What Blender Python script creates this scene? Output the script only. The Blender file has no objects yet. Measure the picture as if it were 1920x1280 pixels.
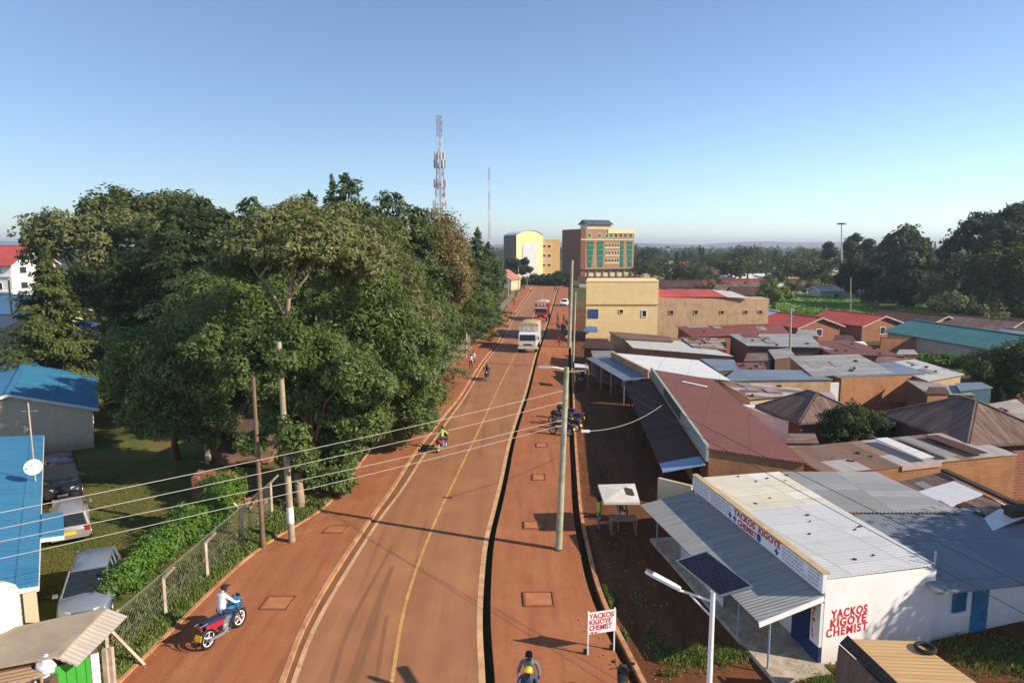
import bpy, math, random
import numpy as np
from mathutils import Vector, Matrix
R = math.radians
rng = np.random.default_rng(7)
random.seed(7)
scn = bpy.context.scene
col = scn.collection

# ------------------------------------------------------------------ camera, sky, sun, exposure
F, CU, CV, HC = 1300.0, 960.0, 640.0, 13.5
PITCH = math.atan((CV - 462.0) / F)
cd = bpy.data.cameras.new('camera'); cam = bpy.data.objects.new('camera', cd); col.objects.link(cam)
cam.location = (0, 0, HC); cam.rotation_euler = (math.pi/2 - PITCH, 0, 0)
cd.sensor_width = 36; cd.lens = 36*F/1920; cd.clip_start = 0.3; cd.clip_end = 30000
scn.camera = cam
SUN = Vector((0.94, -0.335, 0)).normalized()
EL = R(30)
AZ = math.atan2(SUN.x, SUN.y)
w = bpy.data.worlds.new('World'); scn.world = w; w.use_nodes = True
nt = w.node_tree; nt.nodes.clear()
sky = nt.nodes.new('ShaderNodeTexSky'); sky.sky_type = 'NISHITA'; sky.sun_disc = False
sky.sun_elevation = EL; sky.sun_rotation = -AZ; sky.altitude = 1500; sky.air_density = 1.0; sky.dust_density = 0.9; sky.ozone_density = 3.4
bg = nt.nodes.new('ShaderNodeBackground'); bg.inputs[1].default_value = 0.118
ow = nt.nodes.new('ShaderNodeOutputWorld')
hs = nt.nodes.new('ShaderNodeHueSaturation'); hs.inputs['Saturation'].default_value = .97; nt.links.new(sky.outputs[0], hs.inputs['Color']); nt.links.new(hs.outputs[0], bg.inputs[0]); nt.links.new(bg.outputs[0], ow.inputs[0])
sl = bpy.data.lights.new('sun', 'SUN'); sl.energy = 4.8; sl.angle = R(0.5); sl.color = (1, 0.885, 0.73)
so = bpy.data.objects.new('sun', sl); col.objects.link(so)
sd = Vector((SUN.x*math.cos(EL), SUN.y*math.cos(EL), math.sin(EL)))
so.rotation_euler = sd.to_track_quat('Z', 'Y').to_euler(); so.location = (60, -20, 60)
vs = scn.view_settings; vs.view_transform = 'Standard'; vs.look = 'None'; vs.gamma = 1; vs.exposure = 0.6
scn.cycles.max_bounces = 6; scn.cycles.transparent_max_bounces = 6; scn.cycles.volume_bounces = 0
scn.cycles.use_denoising = True

# ------------------------------------------------------------------ photograph -> place: a pixel and a height (or distance) give a point
def ray(u, v):
    a, b = (u-CU)/F, -(v-CV)/F
    c, s = math.cos(PITCH), math.sin(PITCH)
    return Vector((a, c + b*s, -s + b*c))
def at(u, v, z=0.0):
    d = ray(u, v); t = (z-HC)/d.z
    return Vector((0, 0, HC)) + d*t
def pt(u, v, D):
    d = ray(u, v); return Vector((0, 0, HC)) + d*(D/d.y)
def V(x, y, z=0): return Vector((x, y, z))

# ------------------------------------------------------------------ materials
MATS = {}
class NT:
    def __init__(s, name):
        s.m = bpy.data.materials.new(name); s.m.use_nodes = True; s.t = s.m.node_tree; s.t.nodes.clear()
        s.out = s.n('ShaderNodeOutputMaterial'); s.b = s.n('ShaderNodeBsdfPrincipled'); s.l(s.b.outputs[0], s.out.inputs[0])
    def n(s, k, **kw):
        x = s.t.nodes.new(k)
        for a, b in kw.items(): setattr(x, a, b)
        return x
    def l(s, a, b): s.t.links.new(a, b)
    def put(s, sock, v):
        if hasattr(v, 'is_output'): s.l(v, sock)
        else:
            if isinstance(v, (tuple, list)) and len(v) == 3 and len(sock.default_value) == 4: v = (*v, 1)
            sock.default_value = v
    def math(s, op, a, b=0.0, c=None):
        x = s.n('ShaderNodeMath', operation=op); s.put(x.inputs[0], a); s.put(x.inputs[1], b)
        if c is not None: s.put(x.inputs[2], c)
        return x.outputs[0]
    def mix(s, f, a, b, bt='MIX'):
        x = s.n('ShaderNodeMix', data_type='RGBA', blend_type=bt); s.put(x.inputs[0], f); s.put(x.inputs[6], a); s.put(x.inputs[7], b)
        return x.outputs[2]
    def noise(s, vec, scale, detail=4, rough=.6):
        x = s.n('ShaderNodeTexNoise'); x.inputs['Scale'].default_value = scale; x.inputs['Detail'].default_value = detail; x.inputs['Roughness'].default_value = rough
        s.l(vec, x.inputs['Vector']); return x.outputs[0]
    def ramp(s, f, lo, hi):
        x = s.n('ShaderNodeMapRange'); s.put(x.inputs[0], f); x.inputs[1].default_value = lo; x.inputs[2].default_value = hi; return x.outputs[0]
    def coord(s, k='Object'): return s.n('ShaderNodeTexCoord').outputs[k]
    def scale(s, vec, v):
        x = s.n('ShaderNodeMapping'); x.inputs['Scale'].default_value = v; s.l(vec, x.inputs[0]); return x.outputs[0]
    def bump(s, h, st=.3, d=.02):
        x = s.n('ShaderNodeBump'); x.inputs['Strength'].default_value = st; x.inputs['Distance'].default_value = d; s.l(h, x.inputs['Height']); s.l(x.outputs[0], s.b.inputs['Normal'])
def M(name, c, rough=.8, var=.18, sc=1.5, bump=0.0, metal=0.0, c2=None, lo=.45, hi=.65, spec=.3):
    """plain surface: base colour broken up by noise, optional second stain colour"""
    if name in MATS: return MATS[name]
    g = NT(name); o = g.coord()
    n1 = g.noise(o, sc, 5); n2 = g.noise(o, sc*9, 3)
    base = g.mix(g.ramp(n1, .3, .7), tuple(x*(1-var) for x in c), tuple(min(1, x*(1+var)) for x in c))
    base = g.mix(g.math('MULTIPLY', g.ramp(n2, .35, .65), var), base, tuple(x*.6 for x in c))
    if c2: base = g.mix(g.ramp(g.noise(o, sc*1.7, 6, .65), lo, hi), base, c2)
    g.put(g.b.inputs['Base Color'], base); g.b.inputs['Roughness'].default_value = rough; g.b.inputs['Metallic'].default_value = metal
    g.b.inputs['Specular IOR Level'].default_value = spec
    if bump: g.bump(n2, bump, .03)
    MATS[name] = g.m; return g.m
def ROOF(name, c, stain=None, amount=.5, rough=.55, metal=0.0, sheet=.35, pitch=.16, patch=None, pp=.0, bmp=.5):
    """corrugated sheet: UV u across the corrugations, v along them, in metres"""
    if name in MATS: return MATS[name]
    g = NT(name); uv = g.coord('UV'); o = g.coord()
    sp = g.n('ShaderNodeSeparateXYZ'); g.l(uv, sp.inputs[0])
    u, v = sp.outputs[0], sp.outputs[1]
    fu = g.math('FLOOR', g.math('DIVIDE', u, .86)); fv = g.math('FLOOR', g.math('DIVIDE', v, 2.6))
    cb = g.n('ShaderNodeCombineXYZ'); g.l(fu, cb.inputs[0]); g.l(fv, cb.inputs[1])
    wn = g.n('ShaderNodeTexWhiteNoise'); g.l(cb.outputs[0], wn.inputs[0]); rnd = wn.outputs[0]
    base = g.mix(rnd, tuple(x*(1-sheet) for x in c), tuple(min(.95, x*(1+sheet*.35)) for x in c))
    if patch: base = g.mix(g.math('GREATER_THAN', rnd, 1-pp), base, patch)
    streak = g.noise(g.scale(uv, (3.2, .35, 1)), 1.3, 5)
    if stain: base = g.mix(g.math('MULTIPLY', g.ramp(streak, .42, .7), amount), base, stain)
    blot = g.noise(o, .7, 6, .7)
    base = g.mix(g.math('MULTIPLY', g.ramp(blot, .5, .75), .35), base, tuple(x*.5 for x in c))
    lap = g.math('LESS_THAN', g.math('FRACT', g.math('DIVIDE', v, 2.6)), .018)
    base = g.mix(g.math('MULTIPLY', lap, .55), base, tuple(x*.3 for x in c))
    seam = g.math('LESS_THAN', g.math('FRACT', g.math('DIVIDE', u, .86)), .05)
    base = g.mix(g.math('MULTIPLY', seam, .3), base, tuple(x*.4 for x in c))
    g.put(g.b.inputs['Base Color'], base); g.b.inputs['Metallic'].default_value = metal
    g.put(g.b.inputs['Roughness'], g.math('ADD', g.math('MULTIPLY', streak, .3), rough-.15))
    g.b.inputs['Specular IOR Level'].default_value = .3
    wv = g.math('SINE', g.math('MULTIPLY', u, 2*math.pi/pitch))
    g.bump(wv, bmp, .02)
    MATS[name] = g.m; return g.m
def BRICK(name, c, c2, mortar, sc=1.0, stain=(.12, .07, .045), st=.35):
    if name in MATS: return MATS[name]
    g = NT(name); uv = g.coord('UV'); o = g.coord()
    b = g.n('ShaderNodeTexBrick'); g.l(uv, b.inputs[0]); b.inputs['Scale'].default_value = sc
    g.put(b.inputs['Color1'], c); g.put(b.inputs['Color2'], c2); g.put(b.inputs['Mortar'], mortar)
    b.inputs['Mortar Size'].default_value = .02; b.inputs['Brick Width'].default_value = .42; b.inputs['Row Height'].default_value = .17
    n = g.noise(o, .8, 6, .65)
    base = g.mix(g.math('MULTIPLY', g.ramp(n, .42, .68), st), b.outputs[0], stain)
    st2 = g.noise(g.scale(uv, (2.5, .25, 1)), 1.5, 5)
    base = g.mix(g.math('MULTIPLY', g.ramp(st2, .5, .75), st*.8), base, stain)
    g.put(g.b.inputs['Base Color'], base); g.b.inputs['Roughness'].default_value = .9; g.b.inputs['Specular IOR Level'].default_value = .15
    g.bump(b.outputs[1], -.25, .01)
    MATS[name] = g.m; return g.m
def PLASTER(name, c, stain=(.2, .13, .08), st=.4, rough=.9, dust=.7):
    """painted or plastered wall with damp streaks running down and blotches"""
    if name in MATS: return MATS[name]
    g = NT(name); uv = g.coord('UV'); o = g.coord()
    n = g.noise(o, .6, 6, .65); n2 = g.noise(o, 7, 4)
    base = g.mix(g.ramp(n, .3, .7), tuple(x*.86 for x in c), c)
    s2 = g.noise(g.scale(uv, (1.3, .2, 1)), 1.6, 6, .65)
    base = g.mix(g.math('MULTIPLY', g.ramp(s2, .5, .8), st*.55), base, stain)
    base = g.mix(g.math('MULTIPLY', g.ramp(g.noise(uv, .9, 7, .7), .5, .72), st*.6), base, stain)
    base = g.mix(g.math('MULTIPLY', g.ramp(n2, .55, .8), st*.4), base, stain)
    so_ = g.n('ShaderNodeSeparateXYZ'); g.l(o, so_.inputs[0]); zz = g.math('ADD', so_.outputs[2], g.math('MULTIPLY', g.noise(o, 2.2, 5, .7), -1.1))
    base = g.mix(g.math('MULTIPLY', g.ramp(zz, .35, -.5), dust), base, (.34, .16, .08))   # red dust splashed up the wall foot
    g.put(g.b.inputs['Base Color'], base); g.b.inputs['Roughness'].default_value = rough; g.b.inputs['Specular IOR Level'].default_value = .2
    g.bump(n2, .15, .01)
    MATS[name] = g.m; return g.m
def LEAF(name, c, c2, dry=None, hue=.12, trans=.3):
    if name in MATS: return MATS[name]
    g = NT(name)
    a = g.n('ShaderNodeAttribute', attribute_name='tint').outputs['Fac']
    oi = g.n('ShaderNodeObjectInfo').outputs['Random']
    base = g.mix(a, c, c2)
    if dry: base = g.mix(g.ramp(a, .86, .97), base, dry)
    hs = g.n('ShaderNodeHueSaturation'); g.put(hs.inputs['Color'], base)
    g.put(hs.inputs['Value'], g.math('ADD', g.math('MULTIPLY', oi, hue*2), 1-hue))
    base = hs.outputs[0]
    g.put(g.b.inputs['Base Color'], base); g.b.inputs['Roughness'].default_value = .55; g.b.inputs['Specular IOR Level'].default_value = .25
    tr = g.n('ShaderNodeBsdfTranslucent'); g.put(tr.inputs[0], g.mix(.5, base, (.3, .36, .04), 'MIX'))
    mx = g.n('ShaderNodeMixShader'); mx.inputs[0].default_value = trans
    g.l(g.b.outputs[0], mx.inputs[1]); g.l(tr.outputs[0], mx.inputs[2]); g.l(mx.outputs[0], g.out.inputs[0])
    MATS[name] = g.m; return g.m
def GLASS(name, c=(.02, .03, .035), rough=.08):
    if name in MATS: return MATS[name]
    g = NT(name); o = g.coord(); n = g.noise(o, 2.0, 3)
    g.put(g.b.inputs['Base Color'], g.mix(n, c, tuple(x*1.8 for x in c))); g.b.inputs['Roughness'].default_value = rough; g.b.inputs['Specular IOR Level'].default_value = .6
    MATS[name] = g.m; return g.m

# ------------------------------------------------------------------ mesh helpers
class MB:
    def __init__(s): s.v = []; s.f = []; s.uv = []; s.mi = []
    def quad(s, pts, mi=0, uv=None):
        n = len(s.v); s.v += [Vector(p) for p in pts]; s.f.append(tuple(range(n, n+len(pts)))); s.mi.append(mi)
        if uv is None:
            a = Vector(pts[1])-Vector(pts[0]); L = max(a.length, 1e-6); e = a/L
            nn = Vector((0, 0, 0))
            for i in range(len(pts)): nn += (Vector(pts[i])-Vector(pts[0])).cross(Vector(pts[(i+1) % len(pts)])-Vector(pts[0]))
            f2 = nn.normalized().cross(e) if nn.length > 1e-9 else Vector((0, 0, 1))
            if abs(nn.normalized().z) < .5 if nn.length > 1e-9 else False:   # a wall: u level, v up
                h = Vector((0, 0, 1)).cross(nn.normalized()).normalized(); uv = [(Vector(p).dot(h), Vector(p).z) for p in pts]
            else: uv = [((Vector(p)-Vector(pts[0])).dot(e), (Vector(p)-Vector(pts[0])).dot(f2)) for p in pts]
        s.uv.append(uv); return s
    def box(s, c, size, rz=0.0, mi=0, M3=None):
        hx, hy, hz = size[0]/2, size[1]/2, size[2]/2
        P = [Vector((x, y, z)) for z in (-hz, hz) for y in (-hy, hy) for x in (-hx, hx)]
        m = M3 if M3 else Matrix.Rotation(rz, 3, 'Z')
        P = [m @ p + Vector(c) for p in P]
        for q in ((0, 2, 3, 1), (4, 5, 7, 6), (0, 1, 5, 4), (2, 6, 7, 3), (0, 4, 6, 2), (1, 3, 7, 5)): s.quad([P[i] for i in q], mi)
        return s
    def beam(s, a, b, wd, ht, mi=0, up=(0, 0, 1)):
        a, b = Vector(a), Vector(b); d = b-a; L = d.length; y = d/L; x = y.cross(Vector(up))
        if x.length < 1e-4: x = Vector((1, 0, 0))
        x.normalize(); z = x.cross(y)
        s.box((a+b)/2, (wd, L, ht), mi=mi, M3=Matrix((x, y, z)).transposed()); return s
    def prism(s, poly, z0, z1, mi=0, top=True, bottom=False):
        """poly: xy list (ccw); z0, z1 numbers or per-point lists"""
        n = len(poly); a = z0 if isinstance(z0, (list, tuple)) else [z0]*n; b = z1 if isinstance(z1, (list, tuple)) else [z1]*n
        lo = [Vector((poly[i][0], poly[i][1], a[i])) for i in range(n)]; hi = [Vector((poly[i][0], poly[i][1], b[i])) for i in range(n)]
        for i in range(n):
            j = (i+1) % n; s.quad([lo[i], lo[j], hi[j], hi[i]], mi)
        if top: s.quad(hi, mi)
        if bottom: s.quad(lo[::-1], mi)
        return s
    def tube(s, pts, rad, seg=8, mi=0, cap=True):
        pts = [Vector(p) for p in pts]; n = len(pts)
        rad = rad if isinstance(rad, (list, tuple)) else [rad]*n
        rings = []; x = None
        for i in range(n):
            d = (pts[min(i+1, n-1)]-pts[max(i-1, 0)])
            d = d.normalized() if d.length > 1e-9 else Vector((0, 0, 1))
            if x is None:
                x = d.cross(Vector((0, 0, 1)));
                if x.length < 1e-3: x = Vector((1, 0, 0))
            x = (x - d*x.dot(d)).normalized(); y = d.cross(x)
            rings.append([pts[i]+(x*math.cos(2*math.pi*k/seg)+y*math.sin(2*math.pi*k/seg))*rad[i] for k in range(seg)])
        base = len(s.v)
        for r in rings: s.v += r
        for i in range(n-1):
            for k in range(seg):
                k2 = (k+1) % seg
                s.f.append((base+i*seg+k, base+i*seg+k2, base+(i+1)*seg+k2, base+(i+1)*seg+k)); s.mi.append(mi); s.uv.append([(0, 0)]*4)
        if cap:
            for r in (rings[0][::-1], rings[-1]):
                m = len(s.v); s.v += r; s.f.append(tuple(range(m, m+seg))); s.mi.append(mi); s.uv.append([(0, 0)]*seg)
        return s
    def ball(s, c, r, sc=(1, 1, 1), seg=10, rings=7, mi=0):
        pts = []; rad = []
        base = len(s.v); c = Vector(c)
        for i in range(rings+1):
            th = math.pi*i/rings
            for k in range(seg):
                ph = 2*math.pi*k/seg
                s.v.append(c+Vector((r*sc[0]*math.sin(th)*math.cos(ph), r*sc[1]*math.sin(th)*math.sin(ph), r*sc[2]*math.cos(th))))
        for i in range(rings):
            for k in range(seg):
                k2 = (k+1) % seg
                s.f.append((base+i*seg+k, base+(i+1)*seg+k, base+(i+1)*seg+k2, base+i*seg+k2)); s.mi.append(mi); s.uv.append([(0, 0)]*4)
        return s
    def loft(s, rings, mi=0, close=True, cap=True):
        base = len(s.v); n = len(rings[0])
        for r in rings: s.v += [Vector(p) for p in r]
        for i in range(len(rings)-1):
            for k in range(n if close else n-1):
                k2 = (k+1) % n
                s.f.append((base+i*n+k, base+i*n+k2, base+(i+1)*n+k2, base+(i+1)*n+k)); s.mi.append(mi); s.uv.append([(0, 0)]*4)
        if cap and close:
            for r in (rings[0][::-1], rings[-1]): s.quad(r, mi)
        return s
    def wheel(s, c, r, wd, axis='x', seg=20, mi=0):
        e = {'x': Vector((1, 0, 0)), 'y': Vector((0, 1, 0))}[axis]; c = Vector(c)
        return s.tube([c-e*wd/2, c-e*wd*.35, c+e*wd*.35, c+e*wd/2], [r*.93, r, r, r*.93], seg, mi)
    def build(s, name, mat, parent=None, smooth=False):
        off = Vector((0, 0, 0)); p = parent
        while p is not None: off += p.location; p = p.parent
        me = bpy.data.meshes.new(name)
        me.from_pydata([v-off for v in s.v], [], s.f)
        ul = me.uv_layers.new(name='UVMap')
        flat = [c for f in s.uv for q in f for c in q]
        ul.data.foreach_set('uv', flat)
        mats = mat if isinstance(mat, (list, tuple)) else [mat]
        for m in mats: me.materials.append(m)
        if len(mats) > 1: me.polygons.foreach_set('material_index', s.mi)
        if smooth: me.polygons.foreach_set('use_smooth', [True]*len(s.f))
        me.update()
        o = bpy.data.objects.new(name, me); col.objects.link(o)
        if parent is not None: o.parent = parent
        return o
def tag(o, label=None, cat=None, group=None, kind=None):
    if label: o['label'] = label
    if cat: o['category'] = cat
    if group: o['group'] = group
    if kind: o['kind'] = kind
    return o
def thing(name, label, cat, loc=(0, 0, 0), group=None):
    o = bpy.data.objects.new(name, None); col.objects.link(o); o.location = Vector(loc); o.empty_display_size = .2
    return tag(o, label, cat, group)
def dup(root, loc=None, rz=None, label=None, sc=None, group=None):
    r = root.copy(); col.objects.link(r)
    if loc is not None: r.location = Vector(loc)
    if rz is not None: r.rotation_euler = (0, 0, rz)
    if sc is not None: r.scale = sc if isinstance(sc, tuple) else (sc, sc, sc)
    if label: r['label'] = label
    if group: r['group'] = group
    for ch in list(root.children):
        c = ch.copy(); col.objects.link(c); c.parent = r
        for g in list(ch.children):
            d = g.copy(); col.objects.link(d); d.parent = c
    return r
def place(o, loc, rz=0.0):
    o.location = Vector(loc); o.rotation_euler = (0, 0, rz); return o

# ------------------------------------------------------------------ the ground, road and pavements
def curve(px, z=0):
    P = sorted([(at(u, v, z).y, at(u, v, z).x) for u, v in px])
    ys = np.array([p[0] for p in P]); xs = np.array([p[1] for p in P])
    def f(y):
        y = np.asarray(y, float)
        s0 = (xs[2]-xs[0])/(ys[2]-ys[0]); s1 = (xs[-1]-xs[-4])/(ys[-1]-ys[-4])
        r = np.interp(y, ys, xs)
        r = np.where(y < ys[0], xs[0]+(y-ys[0])*s0, r); return np.where(y > ys[-1], xs[-1]+(y-ys[-1])*s1, r)
    def g(y):   # smoothed, so the traced points leave no corners
        y = np.asarray(y, float); k = np.clip(y*.05, 1.0, 14.0)
        return sum(f(y+k*t) for t in (-1, -.5, 0, .5, 1))/5
    return g
E_kl = curve([(254, 1258), (303, 1209), (346, 1166), (422, 1090), (482, 1036), (545, 995), (600, 968), (628, 939), (689, 856), (735, 800), (785, 745), (870, 668), (908, 626), (934, 598), (953, 573), (973, 549)])
E_lo = curve([(525, 1280), (549, 1209), (579, 1147), (622, 1076), (671, 1003), (701, 960), (727, 927), (776, 848), (830, 781), (862, 743), (900, 680), (931, 645), (960, 592), (985, 557)])
E_li = curve([(546, 1280), (568, 1212), (598, 1150), (644, 1074), (687, 1006), (717, 960), (746, 927), (795, 848), (844, 780), (873, 740), (908, 678), (938, 645), (965, 592), (990, 557)])
E_c = curve([(735, 1280), (750, 1173), (767, 1106), (788, 1045), (823, 960), (852, 902), (876, 851), (901, 800), (928, 740), (963, 670), (984, 628), (1010, 570), (1020, 550)])
E_ri = curve([(910, 1280), (903, 1173), (906, 1100), (913, 1018), (928, 960), (940, 913), (957, 829), (974, 775), (987, 738), (1006, 663), (1020, 625), (1034, 580), (1043, 550)])
E_rb = curve([(940, 1280), (931, 1193), (928, 1077), (930, 1018), (942, 960), (952, 913), (970, 829), (984, 775), (994, 740), (1012, 663), (1025, 625), (1038, 580), (1046, 550)])
E_rb = lambda y: E_ri(y)+.31
E_w = curve([(1199, 1280), (1182, 1240), (1158, 1199), (1135, 1147), (1117, 1106), (1100, 1033), (1088, 977), (1084, 940), (1081, 892), (1077, 832), (1075, 786), (1074, 743), (1071, 690), (1071, 640), (1070, 600), (1068, 560)])
E_pr = lambda y: E_w(y) - .34
YS = np.concatenate([np.arange(4, 70, 1.0), np.arange(70, 246, 4.0)])
TD = .42
def ground_mesh():
    ys = np.concatenate([[-400, -60, 3.9], YS, [245.0, 260, 400, 900, 2000, 6500]])
    m = MB(); rows = []
    for y in ys:
        yy = float(np.clip(y, 4, 243)); dz = TD if 3.95 < y < 244.5 else 0.0
        a, b = float(E_ri(yy)) + .02, float(E_w(yy))
        s = 1 if y < 300 else y/300
        rows.append([(-6500, y, 0), (-60*s, y, 0), (a, y, 0), (a+.001, y, -dz), (b-.001, y, -dz), (b, y, 0), (60*s+b, y, 0), (6500, y, 0)])
    for r0, r1 in zip(rows, rows[1:]):
        for i in range(7): m.quad([r0[i], r0[i+1], r1[i+1], r1[i]], uv=[(r0[i][0], r0[i][1]), (r0[i+1][0], r0[i+1][1]), (r1[i+1][0], r1[i+1][1]), (r1[i][0], r1[i][1])])
    return m
def GROUND(name, cols, sc=(.25, .06, 1.4), bump=.4):
    g = NT(name); o = g.coord()
    n = g.noise(o, sc[0], 6, .65); n2 = g.noise(o, sc[1], 4); n3 = g.noise(o, sc[2]*4, 4, .7)
    b = g.mix(g.ramp(n, .38, .62), cols[0], cols[1]); b = g.mix(g.ramp(n2, .45, .62), b, cols[2])
    b = g.mix(g.math('MULTIPLY', g.ramp(n3, .4, .75), .5), b, tuple(x*.55 for x in cols[0]))
    g.put(g.b.inputs['Base Color'], b); g.b.inputs['Roughness'].default_value = .95; g.b.inputs['Specular IOR Level'].default_value = .1
    g.bump(n3, bump, .06); return g.m
gm = GROUND('grass and dirt', [(.055, .085, .022), (.10, .11, .035), (.16, .085, .045)], (.12, .035, 1.2))
tag(ground_mesh().build('ground', gm), kind='structure')
def strip(name, fl, fr, z, mat, y0=4, y1=244, skirt=0.0, kind='structure', nx=1):
    ys = YS[(YS >= y0) & (YS <= y1)]; a = fl(ys); b = fr(ys); m = MB()
    for i in range(len(ys)-1):
        for k in range(nx):
            t0, t1 = k/nx, (k+1)/nx
            q = [(a[i]+(b[i]-a[i])*t0, ys[i], z), (a[i]+(b[i]-a[i])*t1, ys[i], z), (a[i+1]+(b[i+1]-a[i+1])*t1, ys[i+1], z), (a[i+1]+(b[i+1]-a[i+1])*t0, ys[i+1], z)]
            m.quad(q, uv=[(p[0], p[1]) for p in q])
        if skirt:
            m.quad([(a[i+1], ys[i+1], z), (a[i+1], ys[i+1], z-skirt), (a[i], ys[i], z-skirt), (a[i], ys[i], z)])
            m.quad([(b[i], ys[i], z), (b[i], ys[i], z-skirt), (b[i+1], ys[i+1], z-skirt), (b[i+1], ys[i+1], z)])
    return tag(m.build(name, mat), kind=kind)
def ROADM():
    g = NT('dusty asphalt'); o = g.coord()
    n = g.noise(g.scale(o, (1.1, .06, 1)), 1.0, 5, .6); n2 = g.noise(o, .35, 5); n3 = g.noise(o, 14, 4, .7)
    b = g.mix(g.ramp(n, .32, .68), (.27, .115, .050), (.37, .165, .075)); b = g.mix(g.math('MULTIPLY', g.ramp(n2, .45, .7), .5), b, (.44, .195, .088))
    n4 = g.noise(g.scale(o, (2.6, .09, 1)), .8, 3, .5)
    b = g.mix(g.math('MULTIPLY', g.ramp(n4, .60, .72), .5), b, (.12, .07, .045))
    b = g.mix(g.math('MULTIPLY', g.ramp(n3, .5, .8), .25), b, (.12, .07, .045))
    g.put(g.b.inputs['Base Color'], b); g.b.inputs['Roughness'].default_value = .8; g.b.inputs['Specular IOR Level'].default_value = .25; g.bump(n3, .15, .01); return g.m
def PAVEM(name, a, b_, c):
    g = NT(name); o = g.coord()
    n = g.noise(g.scale(o, (.9, .12, 1)), 1.0, 6, .65); n2 = g.noise(o, .5, 6, .6); n3 = g.noise(o, 9, 5, .75)
    b = g.mix(g.ramp(n, .34, .66), a, b_); b = g.mix(g.math('MULTIPLY', g.ramp(n2, .48, .72), .6), b, c)
    b = g.mix(g.math('MULTIPLY', g.ramp(g.noise(g.scale(o, (2.2, .16, 1)), 1.0, 5, .6), .5, .72), .55), b, tuple(x*.62 for x in a))
    b = g.mix(g.math('MULTIPLY', g.ramp(n3, .5, .78), .5), b, tuple(x*.45 for x in a))
    br = g.n('ShaderNodeTexBrick'); g.l(o, br.inputs[0]); br.inputs['Scale'].default_value = 4.0; br.inputs['Mortar Size'].default_value = .03
    b = g.mix(g.math('MULTIPLY', br.outputs[1], .12), b, tuple(x*.55 for x in a))
    g.put(g.b.inputs['Base Color'], b); g.b.inputs['Roughness'].default_value = .95; g.b.inputs['Specular IOR Level'].default_value = .1; g.bump(n3, .3, .02); return g.m
m_road = ROADM()
m_pave = PAVEM('red dirt pavement', (.33, .118, .052), (.40, .155, .072), (.45, .19, .092))
m_kerb = M('dusty kerb concrete', (.54, .29, .145), .9, .2, .8, .2, c2=(.34, .14, .06))
m_yel = M('worn yellow line', (.55, .32, .10), .8, .25, 1.2, c2=(.32, .16, .08), lo=.5, hi=.7)
m_edge = M('worn edge line', (.60, .36, .19), .85, .2, 1.2, c2=(.36, .165, .075), lo=.52, hi=.72)
strip('road', E_li, E_ri, .006, m_road, nx=4)
strip('gutter', lambda y: E_lo(y)+.18, lambda y: E_li(y), .003, M('gutter dirt', (.22, .095, .045), .95, .2, 1, .2))
strip('pavement', E_kl, lambda y: E_lo(y), .10, m_pave, skirt=.12, nx=3)
strip('pavement', E_rb, E_pr, .09, m_pave, skirt=TD+.11, nx=3)
strip('kerb', lambda y: E_lo(y), lambda y: E_lo(y)+.18, .115, m_kerb, skirt=.12)
strip('kerb', lambda y: E_kl(y)-.14, lambda y: E_kl(y), .15, m_kerb, skirt=.16, y0=4, y1=120)
strip('kerb', lambda y: E_w(y), lambda y: E_w(y)+.16, .13, m_kerb, skirt=.4, y1=200)
strip('road_edge_line', lambda y: E_li(y), lambda y: E_li(y)+.17, .012, m_edge)
strip('road_edge_line', lambda y: E_ri(y)-.20, lambda y: E_ri(y)+.015, .012, m_edge)
strip('centre_line', lambda y: E_c(y)-.065, lambda y: E_c(y)+.065, .012, m_yel, y1=200)
m_dirt = PAVEM('shade darkened trodden dirt', (.12, .046, .020), (.20, .075, .032), (.065, .045, .018))  # dirt colour lowered to deepen the shade on the forecourt
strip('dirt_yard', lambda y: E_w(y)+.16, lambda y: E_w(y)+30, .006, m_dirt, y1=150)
m_lawn = GROUND('short lawn', [(.085, .115, .025), (.13, .145, .036), (.17, .135, .045)], (.5, .18, 2.5), .6)
tag(MB().quad([at(-900, 1400, .006), at(220, 1290, .006), at(330, 1165, .006), at(560, 940, .006), V(-18, 60, .006), V(-60, 70, .006), V(-60, 10, .006)]).build('lawn', m_lawn), kind='structure')
m_tyre = M('dark tyre marks', (.25, .113, .053), .8, .12, .4)
for t, y0, y1, wd in ((.42, 17, 30, .16), (.58, 17, 28, .20), (.78, 17, 24, .14)):
    f = lambda y, t=t: E_li(y)+(E_c(y)-E_li(y))*t+.25*np.sin(y*.35+t*9)*.5
    strip('tyre_mark', f, lambda y, f=f, wd=wd: f(y)+wd, .010, m_tyre, y0, y1)
# far low ridge on the horizon
def hills():
    m = MB(); xs = np.linspace(-6400, 6400, 90)
    h = 26+16*np.sin(xs/900)+10*np.sin(xs/310+1)+5*np.sin(xs/120)
    for i in range(89):
        for (ya, za, yb, zb) in ((4200, 0, 5000, 1), (5000, 1, 6300, .6)):
            m.quad([(xs[i], ya, h[i]*za-.5), (xs[i+1], ya, h[i+1]*za-.5), (xs[i+1], yb, h[i+1]*zb), (xs[i], yb, h[i]*zb)])
    return m
tag(hills().build('hills', M('far wooded hills', (.035, .05, .03), .95, .3, .004), smooth=True), kind='structure')
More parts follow.
